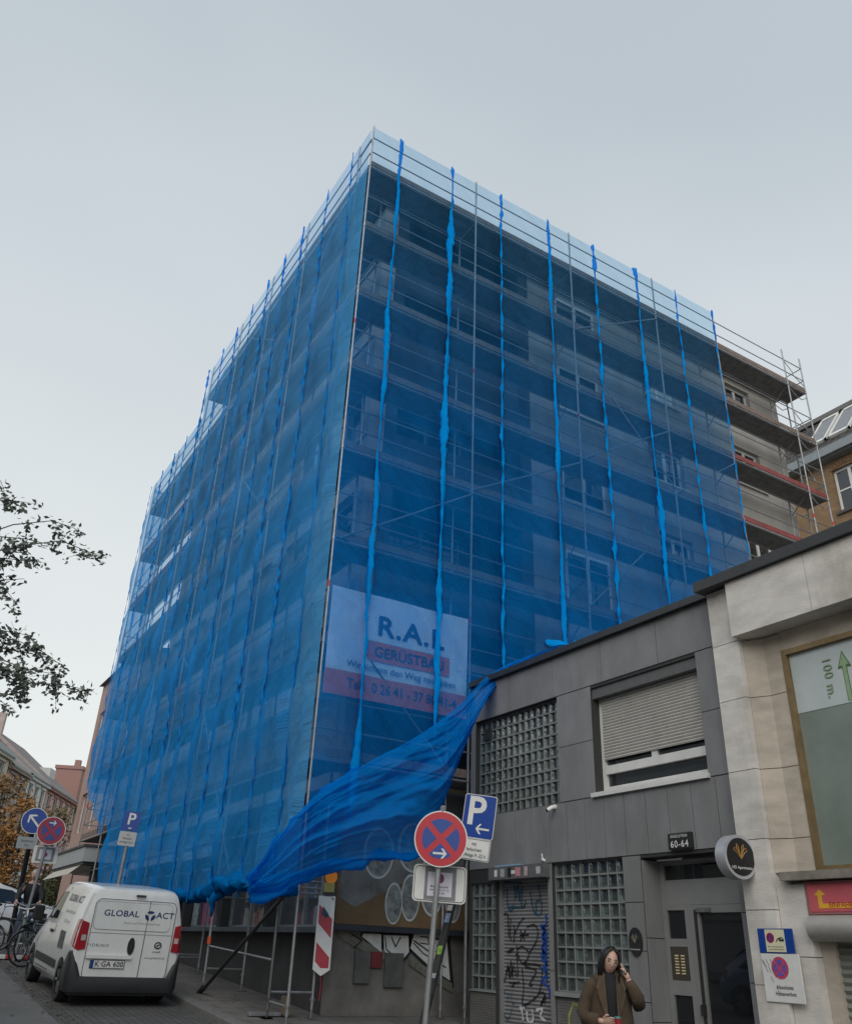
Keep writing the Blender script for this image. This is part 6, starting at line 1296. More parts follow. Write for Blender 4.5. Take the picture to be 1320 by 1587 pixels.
# rear doors
def rpath(pts, r, m, nm, par, closed=True, yy=-.003): mb = MB(); mb.path([(a, yy, b) for a, b in pts], r, 5, closed=closed); return build(mb, nm, m, par, world=False)
dl = [(a * 1.0, .955 + b) for a, b in rrect(1.33, 1.15, .1)]
mb = MB(); mb.prism([(a, .955 + b) for a, b in rrect(1.34, 1.16, .10)], fr_, 0, .012); DO = build(mb, 'rear_doors', vp_, V, world=False)
rpath(dl, .0055, seam_, 'door_gap', DO, yy=-.0135)
mb = MB(); mb.prism([(-.02 + a, 1.29 + b) for a, b in rrect(1.24, .40, .07)], fr_, .0122, .022); build(mb, 'blank_window_panel', vp_, DO, world=False)
rpath([(-.02 + a, 1.29 + b) for a, b in rrect(1.25, .41, .075)], .004, mat('soft_gap', (.25, .25, .25)), 'panel_gap', DO, yy=-.0135)
mb = MB(); mb.tube((.21, -.0235, .385), (.21, -.0235, 1.525), .0055, 5); build(mb, 'centre_gap', seam_, DO, world=False)
mb = MB(); mb.tube((-.66, -.0145, 1.035), (.20, -.0145, 1.035), .005, 5); mb.tube((.22, -.0145, 1.035), (.66, -.0145, 1.035), .005, 5); build(mb, 'crease', mat('soft_gap', ()), DO, world=False)
mb = MB(); mb.prism([(.02 + .055 * cos(2 * pi * k / 24), .86 + .125 * sin(2 * pi * k / 24)) for k in range(24)], fr_, .012, .03); h_ = build(mb, 'door_handle', black, DO, world=False, smooth=40)
mb = MB(); mb.prism([(.02 + a, .86 + b) for a, b in rrect(.03, .15, .012)], fr_, .0305, .045); build(mb, 'handle_grip', dgrey, h_, world=False)
mb = MB(); mb.prism([(a - .30, .70 + b) for a, b in rrect(.72, .05, .015)], fr_, .012, .05); build(mb, 'plate_lamp_bar', vp_, DO, world=False)
mb = MB(); mb.prism([(a + .03 - .0, 1.60 + b) for a, b in rrect(.16, .035, .01)], fr_, .03, .05); build(mb, 'brake_light', mat('brake_dark', (.05, .03, .03)), V, world=False)
mb = MB(); mb.box(-.57, -.03, -.032, -.014, .535, .655); P_ = build(mb, 'number_plate', signblack, V, world=False)
mb = MB(); mb.box(-.56, -.04, -.035, -.0325, .543, .647); build(mb, 'plate_field', mat('plate_white', (.62, .62, .6), var=.04), P_, world=False)
mb = MB(); mb.box(-.56, -.515, -.037, -.0352, .543, .647); build(mb, 'blue_strip', signblue, P_, world=False)
def vt(s, size, x, z, m, par=V, off=.01, y=-.0235, nm='lettering', **k): return build(text_mb(s, size, (x, y, z), (1, 0, 0), (0, 0, 1), off=off, ext=.002, **k), nm, m, par, world=False)
vt('K·GA 600', .105, -.275, .595, signblack, P_, .012, -.0375, spacing=1.05)
navy = mat('navy_print', (.02, .035, .12), rough=.4); gpr = mat('grey_print', (.25, .25, .26), rough=.5); bpr = mat('black_print', (.03, .03, .03), rough=.5)
vt('GLOBAL', .125, -.23, 1.325, navy, off=.02, sx=1.16, spacing=1.06); vt('ACT', .125, .49, 1.325, navy, off=.02, sx=1.16, spacing=1.06)
mb = MB()
for q in range(3):
    a0 = pi / 2 + q * 2 * pi / 3; pts = []
    for k in range(9): a = a0 - .85 + 1.7 * k / 8; pts.append((.24 + .085 * cos(a), 1.315 + .075 * sin(a)))
    pts += [(.24 + .03 * cos(a0 + .5), 1.315 + .03 * sin(a0 + .5)), (.24 + .035 * cos(a0), 1.315 + .035 * sin(a0)), (.24 + .03 * cos(a0 - .5), 1.315 + .03 * sin(a0 - .5))]
    mb.prism(pts, fr_, .0245, .027)
build(mb, 'logo', navy, V, world=False)
vt('Event und Promotionservice', .052, .13, 1.195, gpr, off=.002, sx=1.0); vt('FIORINO', .062, -.50, .855, bpr, off=.004, y=-.0135, spacing=1.35, sx=1.1)
vt('www.global-act.de', .045, .44, .70, bpr, y=-.0135, off=.003); vt('umwelt', .045, .45, .79, bpr, y=-.0135, off=.01)
mb = MB(); mb.path([(.46 + .055 * cos(a / 10 * 2 * pi), -.0145, .885 + .045 * sin(a / 10 * 2 * pi)) for a in range(10)], .012, 5, closed=True); mb.tube((.43, -.0145, .87), (.49, -.0145, .90), .012, 5); build(mb, 'round_emblem', bpr, V, world=False)
# flank: door seams, window, letters, handle, mirror, cladding
for s in (-1, 1):
    mb = MB(); side_patch(hw, s, ((1.72, 1.12), (2.78, 1.08), (2.46, 1.50), (1.72, 1.56)), .005, mb, 8); build(mb, 'door_window', dglass, V, world=False, smooth=True)
    for L in ([(1.62, .32), (1.62, 1.0), (1.64, 1.62)], [(2.75, .35), (2.88, .7), (2.86, 1.02), (2.5, 1.56)], [(1.64, 1.62), (2.45, 1.57)], [(1.62, .34), (2.74, .34)]):
        mb = MB(); mb.path([(s * (hw(a, b) + .002), a, b) for a, b in L], .005, 5); build(mb, 'door_gap', seam_, V, world=False)
    mb = MB(); mb.cbox(min(s * .865, s * .895), max(s * .865, s * .895), 1.70, 1.86, .90, .95, .01); build(mb, 'side_door_handle', dgrey, V, world=False)
    mb = MB(); side_patch(hw, s, ((1.0, .42), (2.76, .42), (2.76, .54), (1.0, .54)), .012, mb, 6); build(mb, 'rubbing_strip', dgrey, V, world=False, smooth=True)
    mb = MB(); mb.cbox(min(s * .90, s * 1.07), max(s * .90, s * 1.07), 2.62, 2.74, 1.02, 1.27, .03); mb.box(min(s * .84, s * .92), max(s * .84, s * .92), 2.64, 2.72, 1.05, 1.13); build(mb, 'wing_mirror', black, V, world=False)
def flank_text(s_, size, y, z, m, **k):
    t = text_mb(s_, size, (0, 0, 0), (1, 0, 0), (0, 0, 1), **k); vv = []
    for v in t.v: yy, zz = y - v[0], z + v[2]; vv.append((-(hw(yy, zz) + .006), yy, zz))
    t.v = vv; build(t, 'side_lettering', m, V, world=False)
flank_text('GLOBAL ACT', .15, .95, 1.47, mat('faded_print', (.16, .17, .2)), off=.015, sx=1.1)
flank_text('Event und Promotion', .08, .95, 1.27, gpr); flank_text('0221 / Koeln', .07, .95, 1.12, gpr)
mb = MB(); side_patch(hw, -1, ((.78, .72), (1.15, .72), (1.15, .98), (.78, .98)), .006, mb, 4); build(mb, 'side_emblem', mat('emblem_grey', (.12, .12, .13), var=.9, scale=16), V, world=False)
mb = MB(); mb.grid(lambda a, b: ((a - .5) * 1.2, 2.50 + .5 * b, 1.0), 2, 2); 
mb = MB(); mb.grid(lambda a, b: ((a - .5) * (1.16 + .1 * b), 2.5 + .50 * b, top_(2.5 + .5 * b, 0) + .008), 8, 6); build(mb, 'windscreen', dglass, V, world=False, smooth=True)

def hatch(name, lab, M, paint, red=True, cat='car'):
    T = thing(name, lab, cat, M=M)
    st = [(0, .38, .80, .66, .68, .5), (.05, .26, .98, .80, .82, .62), (.25, .22, 1.10, .85, .87, .66), (.55, .20, 1.36, .86, .88, .58), (1.0, .20, 1.46, .87, .885, .58), (1.9, .20, 1.47, .87, .885, .59), (2.5, .20, 1.36, .87, .885, .60), (3.1, .20, 1.06, .87, .88, .70), (3.5, .20, .96, .86, .87, .70), (3.95, .22, .82, .80, .81, .6), (4.12, .3, .6, .66, .66, .5)]
    mb, hw2, tp2 = car_body(st, [(.72, .31), (3.28, .31)], .36); build(mb, 'body', paint, T, world=False, smooth=38)
    for s in (-1, 1):
        for y in (.72, 3.28): wheel(T, s * .875, y, .31, s, hub)
        mb = MB(); side_patch(hw2, s, ((.55, 1.0), (1.55, .97), (1.55, 1.36), (.85, 1.34)), .005, mb, 6); side_patch(hw2, s, ((1.62, .97), (2.95, .95), (2.42, 1.29), (1.62, 1.36)), .005, mb, 8); build(mb, 'side_window', dglass, T, world=False, smooth=True)
        for L in ([(1.58, .3), (1.58, .96)], [(2.85, .35), (2.98, .94)], [(.95, .55), (.62, .98)]): mb = MB(); mb.path([(s * (hw2(a, b) + .002), a, b) for a, b in L], .005, 5); build(mb, 'door_gap', seam_, T, world=False)
        mb = MB(); mb.cbox(min(s * .9, s * 1.06), max(s * .9, s * 1.06), 2.66, 2.78, .95, 1.1, .02); mb.box(min(s * .8, s * .92), max(s * .8, s * .92), 2.68, 2.76, .98, 1.03); build(mb, 'wing_mirror', paint, T, world=False)
        mb = MB(); side_patch(hw2, s, ((3.72, .62), (4.0, .60), (3.98, .72), (3.66, .80)), .006, mb, 3); build(mb, 'headlight', mat('headlight_glass', (.5, .52, .55), rough=.1), T, world=False)
        mb = MB(); side_patch(hw2, s, ((.04, .72), (.26, .74), (.22, .92), (.08, .92)), .006, mb, 3); build(mb, 'tail_light', mat('tail_light_red', ()), T, world=False)
    mb = MB(); mb.grid(lambda a, b: ((a - .5) * (1.14 + .16 * b), 2.12 + .92 * b, tp2(2.12 + .92 * b, 0) + .008), 8, 8); build(mb, 'windscreen', dglass, T, world=False, smooth=True)
    mb = MB(); mb.grid(lambda a, b: ((a - .5) * (1.15), .30 + .34 * b, tp2(.30 + .34 * b, 0) + .01), 8, 6); build(mb, 'rear_window', dglass, T, world=False, smooth=True)
    return T
wp = mat('car_white_paint', (.64, .65, .66), rough=.3, var=.03, coat=.4)
hatch('parked_car', 'white hatchback behind the cyclist at the left edge of the photo', Matrix.Translation((1.15, 27.3, groad(26.5))) @ Matrix.Rotation(radians(-82), 4, 'Z'), wp)
hatch('parked_car', 'silver-blue hatchback across the road that shows only as a reflection in the entrance door', Matrix.Translation((-.35, 15.6, groad(15))) @ Matrix.Rotation(pi, 4, 'Z') @ Matrix.Rotation(-.07, 4, 'X'), mat('car_silver_paint', (.38, .44, .54), rough=.3, var=.03, metal=.3, coat=.4))

# ================================================================= bicycles
def bicycle(name, lab, col, M, group=None, hb_m=None):
    T = thing(name, lab, 'bicycle', M=M, group=group); fr = mat('bike_%s' % col[0], col[1], rough=.35, coat=.3)
    for y in (-.52, .54):
        mb = MB(); mb.path([(0, y + .33 * cos(2 * pi * k / 32), .345 + .33 * sin(2 * pi * k / 32)) for k in range(32)], .018, 6, closed=True); w_ = build(mb, 'wheel', tyre, T, world=False, smooth=True)
        mb = MB(); mb.path([(0, y + .305 * cos(2 * pi * k / 32), .345 + .305 * sin(2 * pi * k / 32)) for k in range(32)], .009, 5, closed=True)
        for k in range(16): a = 2 * pi * k / 16; mb.tube((.02 * (-1) ** k, y, .345), (0, y + .3 * cos(a), .345 + .3 * sin(a)), .0018, 3, cap=False)
        mb.tube((-.04, y, .345), (.04, y, .345), .02, 8); build(mb, 'rim', steel, w_, world=False)
        mb = MB(); mb.grid(lambda a, b: ((a - .5) * .05, y + .36 * cos(.3 + 2.3 * b), .345 + .36 * sin(.3 + 2.3 * b)), 2, 12); build(mb, 'mudguard', dgrey, T, world=False)
    mb = MB(); BBk = (0, -.06, .28); sea = (0, -.22, .86); hd = (0, .40, .80); hl = (0, .43, .64)
    for a, b, r in ((BBk, sea, .016), (BBk, hl, .019), ((0, -.19, .74), hd, .016), (hd, hl, .02)): mb.tube(a, b, r, 8)
    for s in (-.04, .04): mb.tube((s * .3, -.06, .28), (s, -.52, .345), .01, 6); mb.tube((s * .3, -.19, .72), (s, -.52, .345), .009, 6); mb.tube((s * .5, .43, .64), (s, .54, .345), .012, 6)
    build(mb, 'frame', fr, T, world=False, smooth=True)
    mb = MB(); mb.tube(sea, (0, -.24, .95), .013, 8); build(mb, 'seat_post', steel, T, world=False)
    mb = MB(); mb.sph((0, -.24, .97), (.08, .13, .035), 12, 8); mb.sph((0, -.12, .965), (.03, .1, .025), 10, 6); build(mb, 'saddle', black, T, world=False, smooth=True)
    mb = MB(); mb.tube(hd, (0, .37, 1.0), .013, 8); mb.path([(-.29, .20, 1.06), (-.24, .32, 1.08), (-.05, .38, 1.02), (.05, .38, 1.02), (.24, .32, 1.08), (.29, .20, 1.06)], .011, 6); build(mb, 'handlebar', hb_m or steel, T, world=False, smooth=True)
    mb = MB(); mb.sph((0, .47, .86), (.04, .04, .04), 10, 8); build(mb, 'front_lamp', steel, T, world=False, smooth=True)
    mb = MB(); mb.path([(.045, -.06 + .09 * cos(2 * pi * k / 16), .28 + .09 * sin(2 * pi * k / 16)) for k in range(16)], .006, 4, closed=True); mb.tube((.06, -.06, .28), (.07, .05, .16), .009, 6); mb.tube((-.06, -.06, .28), (-.07, -.17, .4), .009, 6); mb.box(.07, .15, .02, .09, .15, .17); mb.box(-.15, -.07, -.2, -.13, .39, .41); build(mb, 'crank', steel_d, T, world=False)
    return T
def bM(x, y, rz, lean=0): return Matrix.Translation((x, y, groad(y) + .012)) @ Matrix.Rotation(rz, 4, 'Z') @ Matrix.Rotation(lean, 4, 'Y')
b0 = bicycle('bicycle', 'black bicycle ridden by the cyclist in the dark jacket', ('black', (.02, .02, .022)), bM(3.52, 23.2, pi - .25))
for (x, y, rz, ln, lab, c) in ((3.6, 21.9, 2.6, .12, 'dark teal parked bicycle with white bars between the round signs and the van', ('teal', (.02, .06, .065))), (4.0, 22.9, 2.2, -.1, 'silver parked bicycle leaning behind the van mirror', ('silver', (.30, .31, .32))), (3.78, 20.9, 1.9, .1, 'dark parked bicycle lying lowest, beside the front wheel of the van', ('dark', (.04, .045, .05))), (3.3, 22.7, 1.2, .14, 'black parked bicycle leaning against the post of the round blue sign', ('black', (.02, .02, .022))), (2.75, 24.2, .9, .05, 'bicycle with pale tyres cut by the left edge of the photo', ('grey', (.12, .12, .13)))):
    bicycle('bicycle', lab, c, bM(x, y, rz, ln), 'bicycles parked behind the van', hb_m=white if 'teal' in lab else None)
mb = MB(); mb.cbox(2.7, 3.75, 22.2, 22.45, groad(22.3) + .02, groad(22.3) + .10, .02); 
o = solo(mb, 'barrier_foot', mat('barrier_red', (.42, .05, .04), rough=.5), 'low red and white barrier foot on the road below the parked bicycles', 'barrier foot')
mb = MB(); mb.cbox(2.95, 3.15, 22.19, 22.46, groad(22.3) + .021, groad(22.3) + .102, .01); mb.cbox(3.35, 3.5, 22.19, 22.46, groad(22.3) + .021, groad(22.3) + .102, .01); build(mb, 'white_band', signwhite, o)
# ================================================================= people
def skin(verts, edges, rad, sub=2):
    me = bpy.data.meshes.new('s'); me.from_pydata([tuple(v) for v in verts], edges, []); ob = bpy.data.objects.new('s', me); S.collection.objects.link(ob)
    md = ob.modifiers.new('k', 'SKIN'); md.use_smooth_shade = True; sv = me.skin_vertices[0].data
    for i, r in enumerate(rad): sv[i].radius = (r, r) if not hasattr(r, '__len__') else r
    sv[0].use_root = True; m2 = ob.modifiers.new('u', 'SUBSURF'); m2.levels = sub
    ev = ob.evaluated_get(bpy.context.evaluated_depsgraph_get()); m3 = bpy.data.meshes.new_from_object(ev); out = MB(); out.add([v.co[:] for v in m3.vertices], [tuple(p.vertices) for p in m3.polygons]); bpy.data.objects.remove(ob); return out
def hand(mb, wrist, d, pn, curl=.5, s=1.0, side=1):
    # d: pointing direction, pn: palm normal (fingers curl towards it), side: thumb side sign
    d = Vector(d).normalized(); pn = Vector(pn); pn = (pn - d * pn.dot(d)).normalized(); ac = d.cross(pn) * side; w = Vector(wrist)
    R_ = Matrix((ac, pn, d)).transposed()
    mb.sph(w + d * .048 * s, (.040 * s, .015 * s, .052 * s), 12, 8, R_); mb.path([w - d * .03, w + d * .02], [.024 * s, .027 * s], 10)
    for k, (o_, L) in enumerate(((.028, .068), (.010, .076), (-.009, .070), (-.027, .054))):
        p = w + d * .088 * s + ac * o_ * s; pts = [p - d * .015 * s, p]; a = 0
        for q in range(3): a += curl * (.75 + .12 * k); p = p + (d * cos(a) + pn * sin(a)) * L * s * (.42, .33, .25)[q]; pts.append(p)
        mb.path(pts, [.0095 * s, .0095 * s, .0088 * s, .008 * s, .0065 * s], 8)
    p = w + d * .03 * s + ac * .032 * s; q1 = p + (ac * .8 + d * .6 + pn * .25).normalized() * .034 * s; q2 = q1 + (ac * .2 + d * .85 + pn * .5).normalized() * .028 * s; mb.path([w + d * .015 * s + ac * .02 * s, p, q1, q2], [.013 * s, .0115 * s, .0105 * s, .008 * s], 8)
skinm = mat('skin', (.50, .32, .25), rough=.55, var=.06, scale=30); lipm = mat('lips', (.34, .15, .13), rough=.5); hairm = mat('black_hair', (.006, .005, .006), rough=.42, var=.4, scale=60, stretch=(1, 1, .1), bump=.4, bscale=60)
def head(mb, c, R_, s=1.0):
    # ellipsoid with jaw taper, brow, nose and ears
    n1, n2 = 28, 22; vs = []
    for j in range(n2 + 1):
        for i in range(n1):
            a = pi * j / n2; b = 2 * pi * i / n1; x, y, z = sin(a) * cos(b), sin(a) * sin(b), cos(a)
            f = 1 - .26 * max(0, -z - .1) ** 1.1; px, py, pz = x * .074 * f, y * .094 * (1 - .16 * max(0, -z)), z * .118
            if y < 0:
                fr = max(0, -y); g = lambda u, v, su, sv: math.exp(-((x * .074 - u) / su) ** 2 - ((pz - v) / sv) ** 2)
                py -= fr * (.020 * g(0, -.022, .011, .018) + .010 * g(0, .0, .008, .02) + .006 * g(0, -.056, .02, .009) + .007 * g(0, -.092, .02, .016)); py += fr * (.009 * g(.03, .008, .014, .011) + .009 * g(-.03, .008, .014, .011)); py -= fr * .004 * (g(.03, .028, .02, .007) + g(-.03, .028, .02, .007))
            vs.append(Vector(c) + R_ @ Vector((px, py, pz)) * s)
    mb.add(vs, [(j * n1 + i, j * n1 + (i + 1) % n1, (j + 1) * n1 + (i + 1) % n1, (j + 1) * n1 + i) for j in range(n2) for i in range(n1)])
    for sg in (-1, 1): mb.sph(Vector(c) + R_ @ Vector((sg * .074, .012, -.006)) * s, (.010 * s, .018 * s, .03 * s), 8, 6, R_)
def face(T, c, R_, s=1.0, glasses=False, skinpart=None):
    W_ = lambda x, y, z: Vector(c) + R_ @ Vector((x, y, z)) * s
    mb = MB()
    for sg in (-1, 1): mb.sph(W_(sg * .03, -.079, .006), (.011 * s, .004 * s, .0038 * s), 10, 6, R_)
    build(mb, 'eyes', mat('eye_white', (.25, .20, .18), rough=.2), T)
    mb = MB()
    for sg in (-1, 1): mb.sph(W_(sg * .03, -.0835, .005), (.0052 * s, .003 * s, .0042 * s), 8, 6, R_); mb.path([W_(sg * .046, -.076, .011), W_(sg * .03, -.0845, .0145), W_(sg * .015, -.081, .010)], .0022 * s, 5); mb.path([W_(sg * .05, -.078, .029), W_(sg * .032, -.089, .034), W_(sg * .014, -.089, .029)], [.0022 * s, .0035 * s, .003 * s], 5)
    build(mb, 'brows_and_lashes', hairm, T)
    mb = MB(); mb.path([W_(-.023, -.083, -.055), W_(-.008, -.0925, -.0505), W_(.008, -.0925, -.0505), W_(.023, -.083, -.055)], [.002 * s, .0045 * s, .0045 * s, .002 * s], 6); mb.path([W_(-.02, -.083, -.057), W_(0, -.0915, -.062), W_(.02, -.083, -.057)], [.002 * s, .0055 * s, .002 * s], 6); build(mb, 'lips', lipm, T, smooth=True)
    if glasses:
        mb = MB()
        for sg in (-1, 1): mb.path([W_(sg * .033 + .024 * cos(2 * pi * k / 18), -.097, .002 + .021 * sin(2 * pi * k / 18)) for k in range(18)], .0013 * s, 4, closed=True); mb.path([W_(sg * .057, -.096, .006), W_(sg * .072, -.06, .006), W_(sg * .076, .0, .004)], .0012 * s, 4)
        mb.path([W_(-.009, -.097, .004), W_(0, -.1, .008), W_(.009, -.097, .004)], .0013 * s, 4); build(mb, 'glasses', mat('gold_wire', (.30, .20, .12), rough=.3, metal=.6), T)
# ---- woman in the brown coat
Pw = onD(941, 1468, 7.95); gz = Pw.z - 1.63; dirc = atan2(-Pw.y, -Pw.x)
WM = Matrix.Translation((Pw.x, Pw.y, gz)) @ Matrix.Rotation(dirc + pi / 2 + .10, 4, 'Z')
WO = thing('person', 'woman in an open brown coat holding a red cup, one hand to her black hair', 'person', M=WM)
LB = dict(world=False)
J = [(0, .01, .92), (0, 0, 1.10), (0, .0, 1.27), (.004, -.004, 1.375), (.008, -.018, 1.43), (-.14, .0, 1.31), (-.262, .02, 1.075), (-.115, -.185, 1.035), (.16, 0, 1.32), (.245, -.09, 1.175), (.155, -.07, 1.395), (-.085, .01, .86), (-.10, -.015, .48), (-.10, .02, .09), (-.105, -.12, .035), (.085, .01, .86), (.11, -.03, .48), (.115, .0, .09), (.125, -.14, .035)]
Ed = [(0, 1), (1, 2), (2, 3), (3, 4), (2, 5), (5, 6), (6, 7), (2, 8), (8, 9), (9, 10), (0, 11), (11, 12), (12, 13), (13, 14), (0, 15), (15, 16), (16, 17), (17, 18)]
Ra = [(.15, .11), (.12, .095), (.125, .09), .05, .045, .042, .036, .026, .042, .036, .026, .085, .055, .037, .03, .085, .055, .037, .03]
mb = skin(J, Ed, Ra); HC = Vector((.012, -.035, 1.512)); HR = Matrix.Rotation(.22, 3, 'Y') @ Matrix.Rotation(.16, 3, 'X') @ Matrix.Rotation(.18, 3, 'Z'); head(mb, HC, HR, .97)
hand(mb, (-.105, -.195, 1.035), (1, -.22, .05), (.12, -.9, -.35), .42, .95, -1); hand(mb, (.155, -.07, 1.395), (-.40, .22, .90), (-.9, .1, -.2), .34, .95, 1)
wbody = build(mb, 'body', skinm, WO, smooth=True, **LB)
_mt = MT[WO.name]; face_T = WO
def lb(mb, nm, m, **k): return build(mb, nm, m, WO, world=False, **k)
MT_save = MT[WO.name]; MT[WO.name] = Matrix.Identity(4); face(WO, HC, HR, .97, True); MT[WO.name] = MT_save
def hairf(a, b):    # a around from left temple over the back to right temple, b from crown to tips
    th = radians(-40) + radians(260) * a; r1 = 1.0
    if b < .45: ph = b / .45 * pi * .5; R1 = sin(ph); z = .128 * cos(ph); x, y = R1 * .088, R1 * .106; dz = z
    else: f = (b - .45) / .55; x, y = .086 - .004 * f, .106 + .0 * f - .02 * f; dz = -.195 * f * (1 - .12 * abs(cos(pi * a)))
    w = 1 + .05 * sin(a * 60) * min(1, b * 2) + .03 * noise.noise(Vector((a * 9, b * 3, 1)))
    fr = abs(a - .5) * 2; lift = max(0, fr - .85) * 1.2
    return HC + HR @ Vector((x * w * sin(th + pi / 2 - pi / 2 + pi) * -1 if False else x * w * cos(th), y * w * sin(th) * 1, dz)) + Vector((0, 0, 0))
# angle 0 = +x (image right), 90 = back (+y); face opens at -90
mb = MB(); mb.grid(hairf, 60, 20); lb(mb, 'hair', hairm, smooth=True)
mb = MB()
for sg, k0 in ((-1, 0), (1, 1)):
    for q in range(5):
        p0 = HC + HR @ Vector((sg * .004 * q, -.055 + .008 * q, .118 - .003 * q)); p1 = HC + HR @ Vector((sg * (.072 + .003 * q), -.060 + .012 * q, .03)); p2 = HC + HR @ Vector((sg * (.080 + .004 * q), -.045 + .014 * q, -.05)); p3 = HC + Vector((sg * (.082 + .006 * q) - .01, -.03 + .012 * q, -.175))
        mb.path([p0, p0.lerp(p1, .5) + HR @ Vector((sg * .012, -.008, .02)), p1, p2, p3], [.006, .010, .011, .011, .006], 7)
lb(mb, 'hair_strands', hairm, smooth=True)
coat = mat('brown_wool', (.062, .043, .026), rough=.95, var=.18, scale=14, bump=.5, bscale=120); knit = mat('black_knit', (.012, .012, .015), rough=.9); trou = mat('dark_trousers', (.015, .017, .022), rough=.85)
mb = MB(); mb.grid(lambda a, b: (lambda th, z: ((.135 + .03 * max(0, 1.15 - z) * 2 - .055 * max(0, (z - 1.28) / .12)) * cos(th), -.005 + (.105 - .03 * max(0, (z - 1.28) / .12)) * sin(th), z))(2 * pi * a, .86 + .55 * b), 28, 14); lb(mb, 'knit_top', knit, smooth=True)
mb = MB(); mb.path([(.004, -.004, 1.36), (.008, -.014, 1.425)], [.062, .056], 16, cap=False); lb(mb, 'roll_neck', knit, smooth=True)
mb = MB()
for s in (-1, 1): mb.path([(s * .085, .01, .93), (s * .09, .01, .80), (s * .105, -.02, .48), (s * .108, .01, .12)], [.10, .098, .078, .075], 14)
mb.path([(0, .01, .95), (0, .01, .84)], [.14, .12], 16); lb(mb, 'trousers', trou, smooth=True)
mb = MB()
for s, x in ((-1, -.103), (1, .12)): mb.path([(x, .05, .05), (x, -.02, .05), (x, -.11, .035), (x, -.17, .028)], [.042, .045, .04, .022], 10)
lb(mb, 'shoes', black, smooth=True)
def coatf(a, b, inn=0):
    z = 1.385 - (1.385 - .62) * b; gap = .30 + .25 * b if True else 0; gap = .42 - .12 * math.exp(-((b - .35) / .2) ** 2) + .35 * max(0, b - .5)
    th = -pi / 2 + gap + (2 * pi - 2 * gap) * a
    sh = math.exp(-(b / .10) ** 1.3); w = .172 - .08 * sh + .055 * b; d = .145 - .05 * sh + .05 * b
    fold_ = .008 * sin(th * 7 + b * 4) * b + .006 * noise.noise(Vector((th * 2, b * 6, 3)))
    return ((w - inn + fold_) * cos(th), .012 + (d - inn + fold_) * sin(th), z - .03 * abs(cos(th)) * sh)
mb = MB(); mb.grid(coatf, 64, 26); mb.grid(lambda a, b: coatf(a, b, .012), 64, 26)
for e_ in (0, 1): mb.grid(lambda a, b, e_=e_: coatf(e_, b, .012 * a), 1, 26)
lb(mb, 'coat', coat, smooth=60)
mb = MB()
mb.path([(-.12, .0, 1.33), (-.165, .005, 1.29), (-.208, .015, 1.20), (-.248, .02, 1.09), (-.225, -.05, 1.045), (-.18, -.13, 1.035), (-.125, -.18, 1.035)], [.062, .068, .064, .062, .062, .058, .052], 16)
mb.path([(.13, 0, 1.335), (.18, -.015, 1.30), (.22, -.05, 1.235), (.245, -.095, 1.165), (.232, -.112, 1.225), (.196, -.09, 1.30), (.168, -.078, 1.36)], [.062, .068, .062, .058, .056, .052, .046], 16)
for i, v in enumerate(mb.v): v = Vector(v); mb.v[i] = tuple(v + Vector((noise.noise(v * 12), noise.noise(v * 12 + Vector((3, 0, 0))), noise.noise(v * 12 + Vector((0, 3, 0))))) * .014)
mb.path([(-.135, .005, 1.33), (-.07, .015, 1.365), (0, .03, 1.375), (.07, .015, 1.365), (.135, .005, 1.33)], [.062, .058, .05, .058, .062], 14)
lb(mb, 'coat_sleeves', coat, smooth=True)
lap = mat('brown_wool_lapel', (.072, .050, .031), rough=.95, var=.15, scale=14)
mb = MB()
for s in (-1, 1):
    pts = [(s * .05, -.085, 1.405), (s * .085, -.02, 1.415), (s * .135, -.115, 1.30), (s * .12, -.135, 1.27), (s * .128, -.14, 1.255), (s * .06, -.152, 1.06), (s * .042, -.150, 1.07)]
    n = len(pts); mb.add(pts + [(x, y - .012, z) for x, y, z in pts], [tuple(range(n)), tuple(range(n, 2 * n))[::-1]] + [(i, (i + 1) % n, n + (i + 1) % n, n + i) for i in range(n)])
mb.path([(-.06, -.07, 1.40), (-.07, .03, 1.43), (0, .085, 1.44), (.07, .03, 1.43), (.06, -.07, 1.40)], .022, 8); lb(mb, 'coat_lapels', lap)
# cup and phone she holds
CM = WM; cupp = WM @ Vector((.030, -.265, 1.045)); mb = MB(); mb.path([cupp - Vector((0, 0, .045)), cupp + Vector((0, 0, .02))], [.024, .030], 16); cu_ = solo(mb, 'cup', mat('red_cup', (.30, .02, .03), rough=.4), 'small red cup with a teal lid held at the woman\'s waist', 'cup', smooth=40)
mb = MB(); mb.path([cupp + Vector((0, 0, .021)), cupp + Vector((0, 0, .035))], [.032, .028], 16); build(mb, 'lid', mat('teal_lid', (.03, .20, .17), rough=.4), cu_, smooth=40)
# ---- cyclist
Pc_ = Vector((3.52, 23.2, groad(23.2) + .012)); cM = bM(3.52, 23.2, pi - .25)
CY = thing('person', 'grey-haired cyclist in a dark jacket and jeans riding beside the round signs', 'person', M=cM)
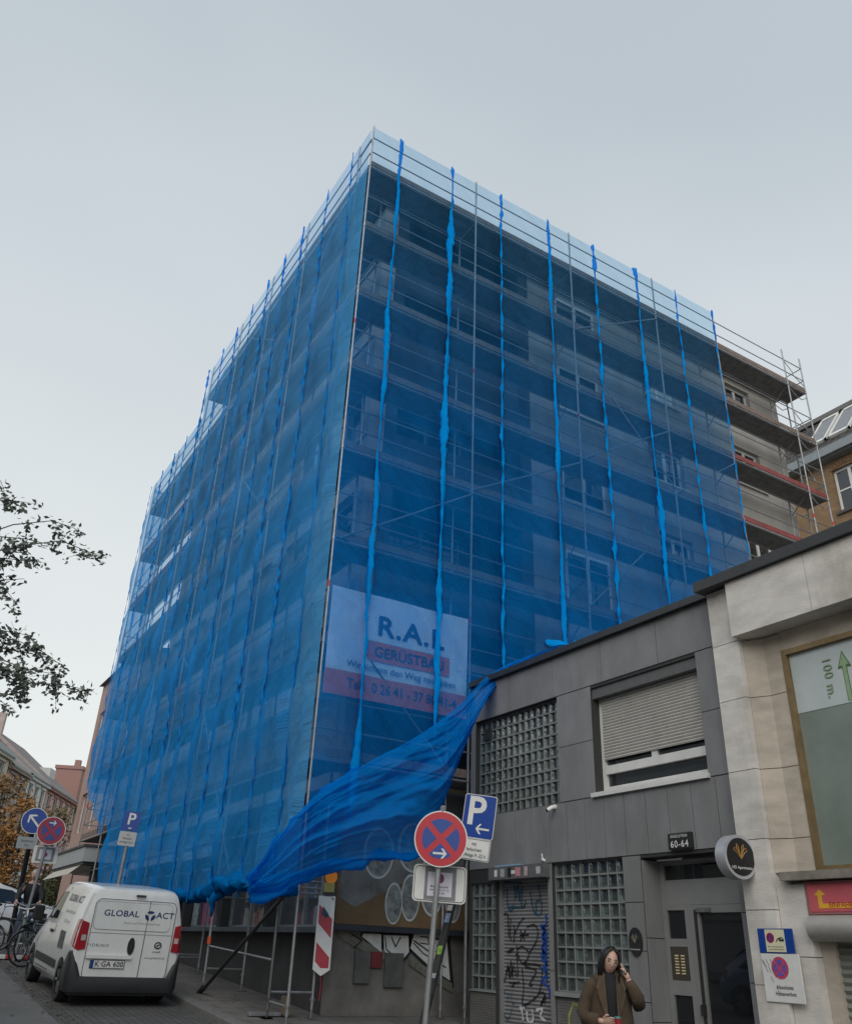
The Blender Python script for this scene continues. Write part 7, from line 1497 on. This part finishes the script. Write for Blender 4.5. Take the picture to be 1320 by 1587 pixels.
# local frame of the bicycle: +y forward
J = [(0, -.22, 1.04), (0, -.14, 1.22), (0, -.03, 1.42), (0, .02, 1.53), (0, .04, 1.58), (-.18, .0, 1.44), (-.27, .10, 1.22), (-.25, .24, 1.09), (.18, .0, 1.44), (.27, .10, 1.22), (.25, .24, 1.09), (-.09, -.18, .98), (-.11, .16, .74), (-.10, -.06, .46), (-.11, .06, .42), (.09, -.18, .98), (.11, .10, .60), (.10, .04, .22), (.11, .16, .18)]
mb = skin(J, Ed, [(.14, .11), (.13, .11), (.15, .11), .055, .05, .06, .045, .028, .06, .045, .028, .09, .06, .04, .032, .09, .06, .04, .032]); H2 = Vector((0, .07, 1.68)); HR2 = Matrix.Rotation(pi, 3, 'Z'); head(mb, H2, HR2, 1.0)
for s in (-1, 1): hand(mb, (s * .25, .22, 1.10), (s * .1, -.1, -.1) if False else (0, .6, -.5), (0, -.6, -.8), .8, .95, s)
build(mb, 'body', skinm, CY, world=False, smooth=True)
MS = MT[CY.name]; MT[CY.name] = Matrix.Identity(4); face(CY, H2, HR2); MT[CY.name] = MS
mb = MB(); mb.sph(H2 + Vector((0, -.018, .028)), (.083, .10, .103), 20, 14); build(mb, 'hair', mat('grey_hair', (.34, .32, .30), rough=.8, var=.2, scale=60), CY, world=False, smooth=True)
mb = skin([(0, -.23, 1.0), (0, -.14, 1.22), (0, -.04, 1.40), (0, .01, 1.5), (-.17, .0, 1.43), (-.27, .10, 1.22), (-.255, .21, 1.11), (.17, .0, 1.43), (.27, .10, 1.22), (.255, .21, 1.11)], [(0, 1), (1, 2), (2, 3), (2, 4), (4, 5), (5, 6), (2, 7), (7, 8), (8, 9)], [(.18, .14), (.17, .14), (.18, .14), .075, .085, .07, .05, .085, .07, .05]); build(mb, 'jacket', mat('charcoal_jacket', (.018, .019, .022), rough=.8, var=.2), CY, world=False, smooth=True)
mb = skin([(0, -.22, .98), (-.09, -.18, .96), (-.11, .16, .74), (-.105, -.04, .50), (.09, -.18, .96), (.11, .10, .60), (.105, .04, .27)], [(0, 1), (1, 2), (2, 3), (0, 4), (4, 5), (5, 6)], [(.15, .13), .11, .08, .06, .11, .08, .06]); build(mb, 'jeans', mat('blue_denim', (.035, .05, .09), rough=.85, var=.25), CY, world=False, smooth=True)
mb = MB(); mb.path([(-.105, -.12, .43), (-.11, .0, .42), (-.11, .10, .41)], [.04, .045, .03], 8); mb.path([(.105, -.02, .19), (.11, .1, .18), (.11, .2, .17)], [.04, .045, .03], 8); build(mb, 'shoes', black, CY, world=False, smooth=True)
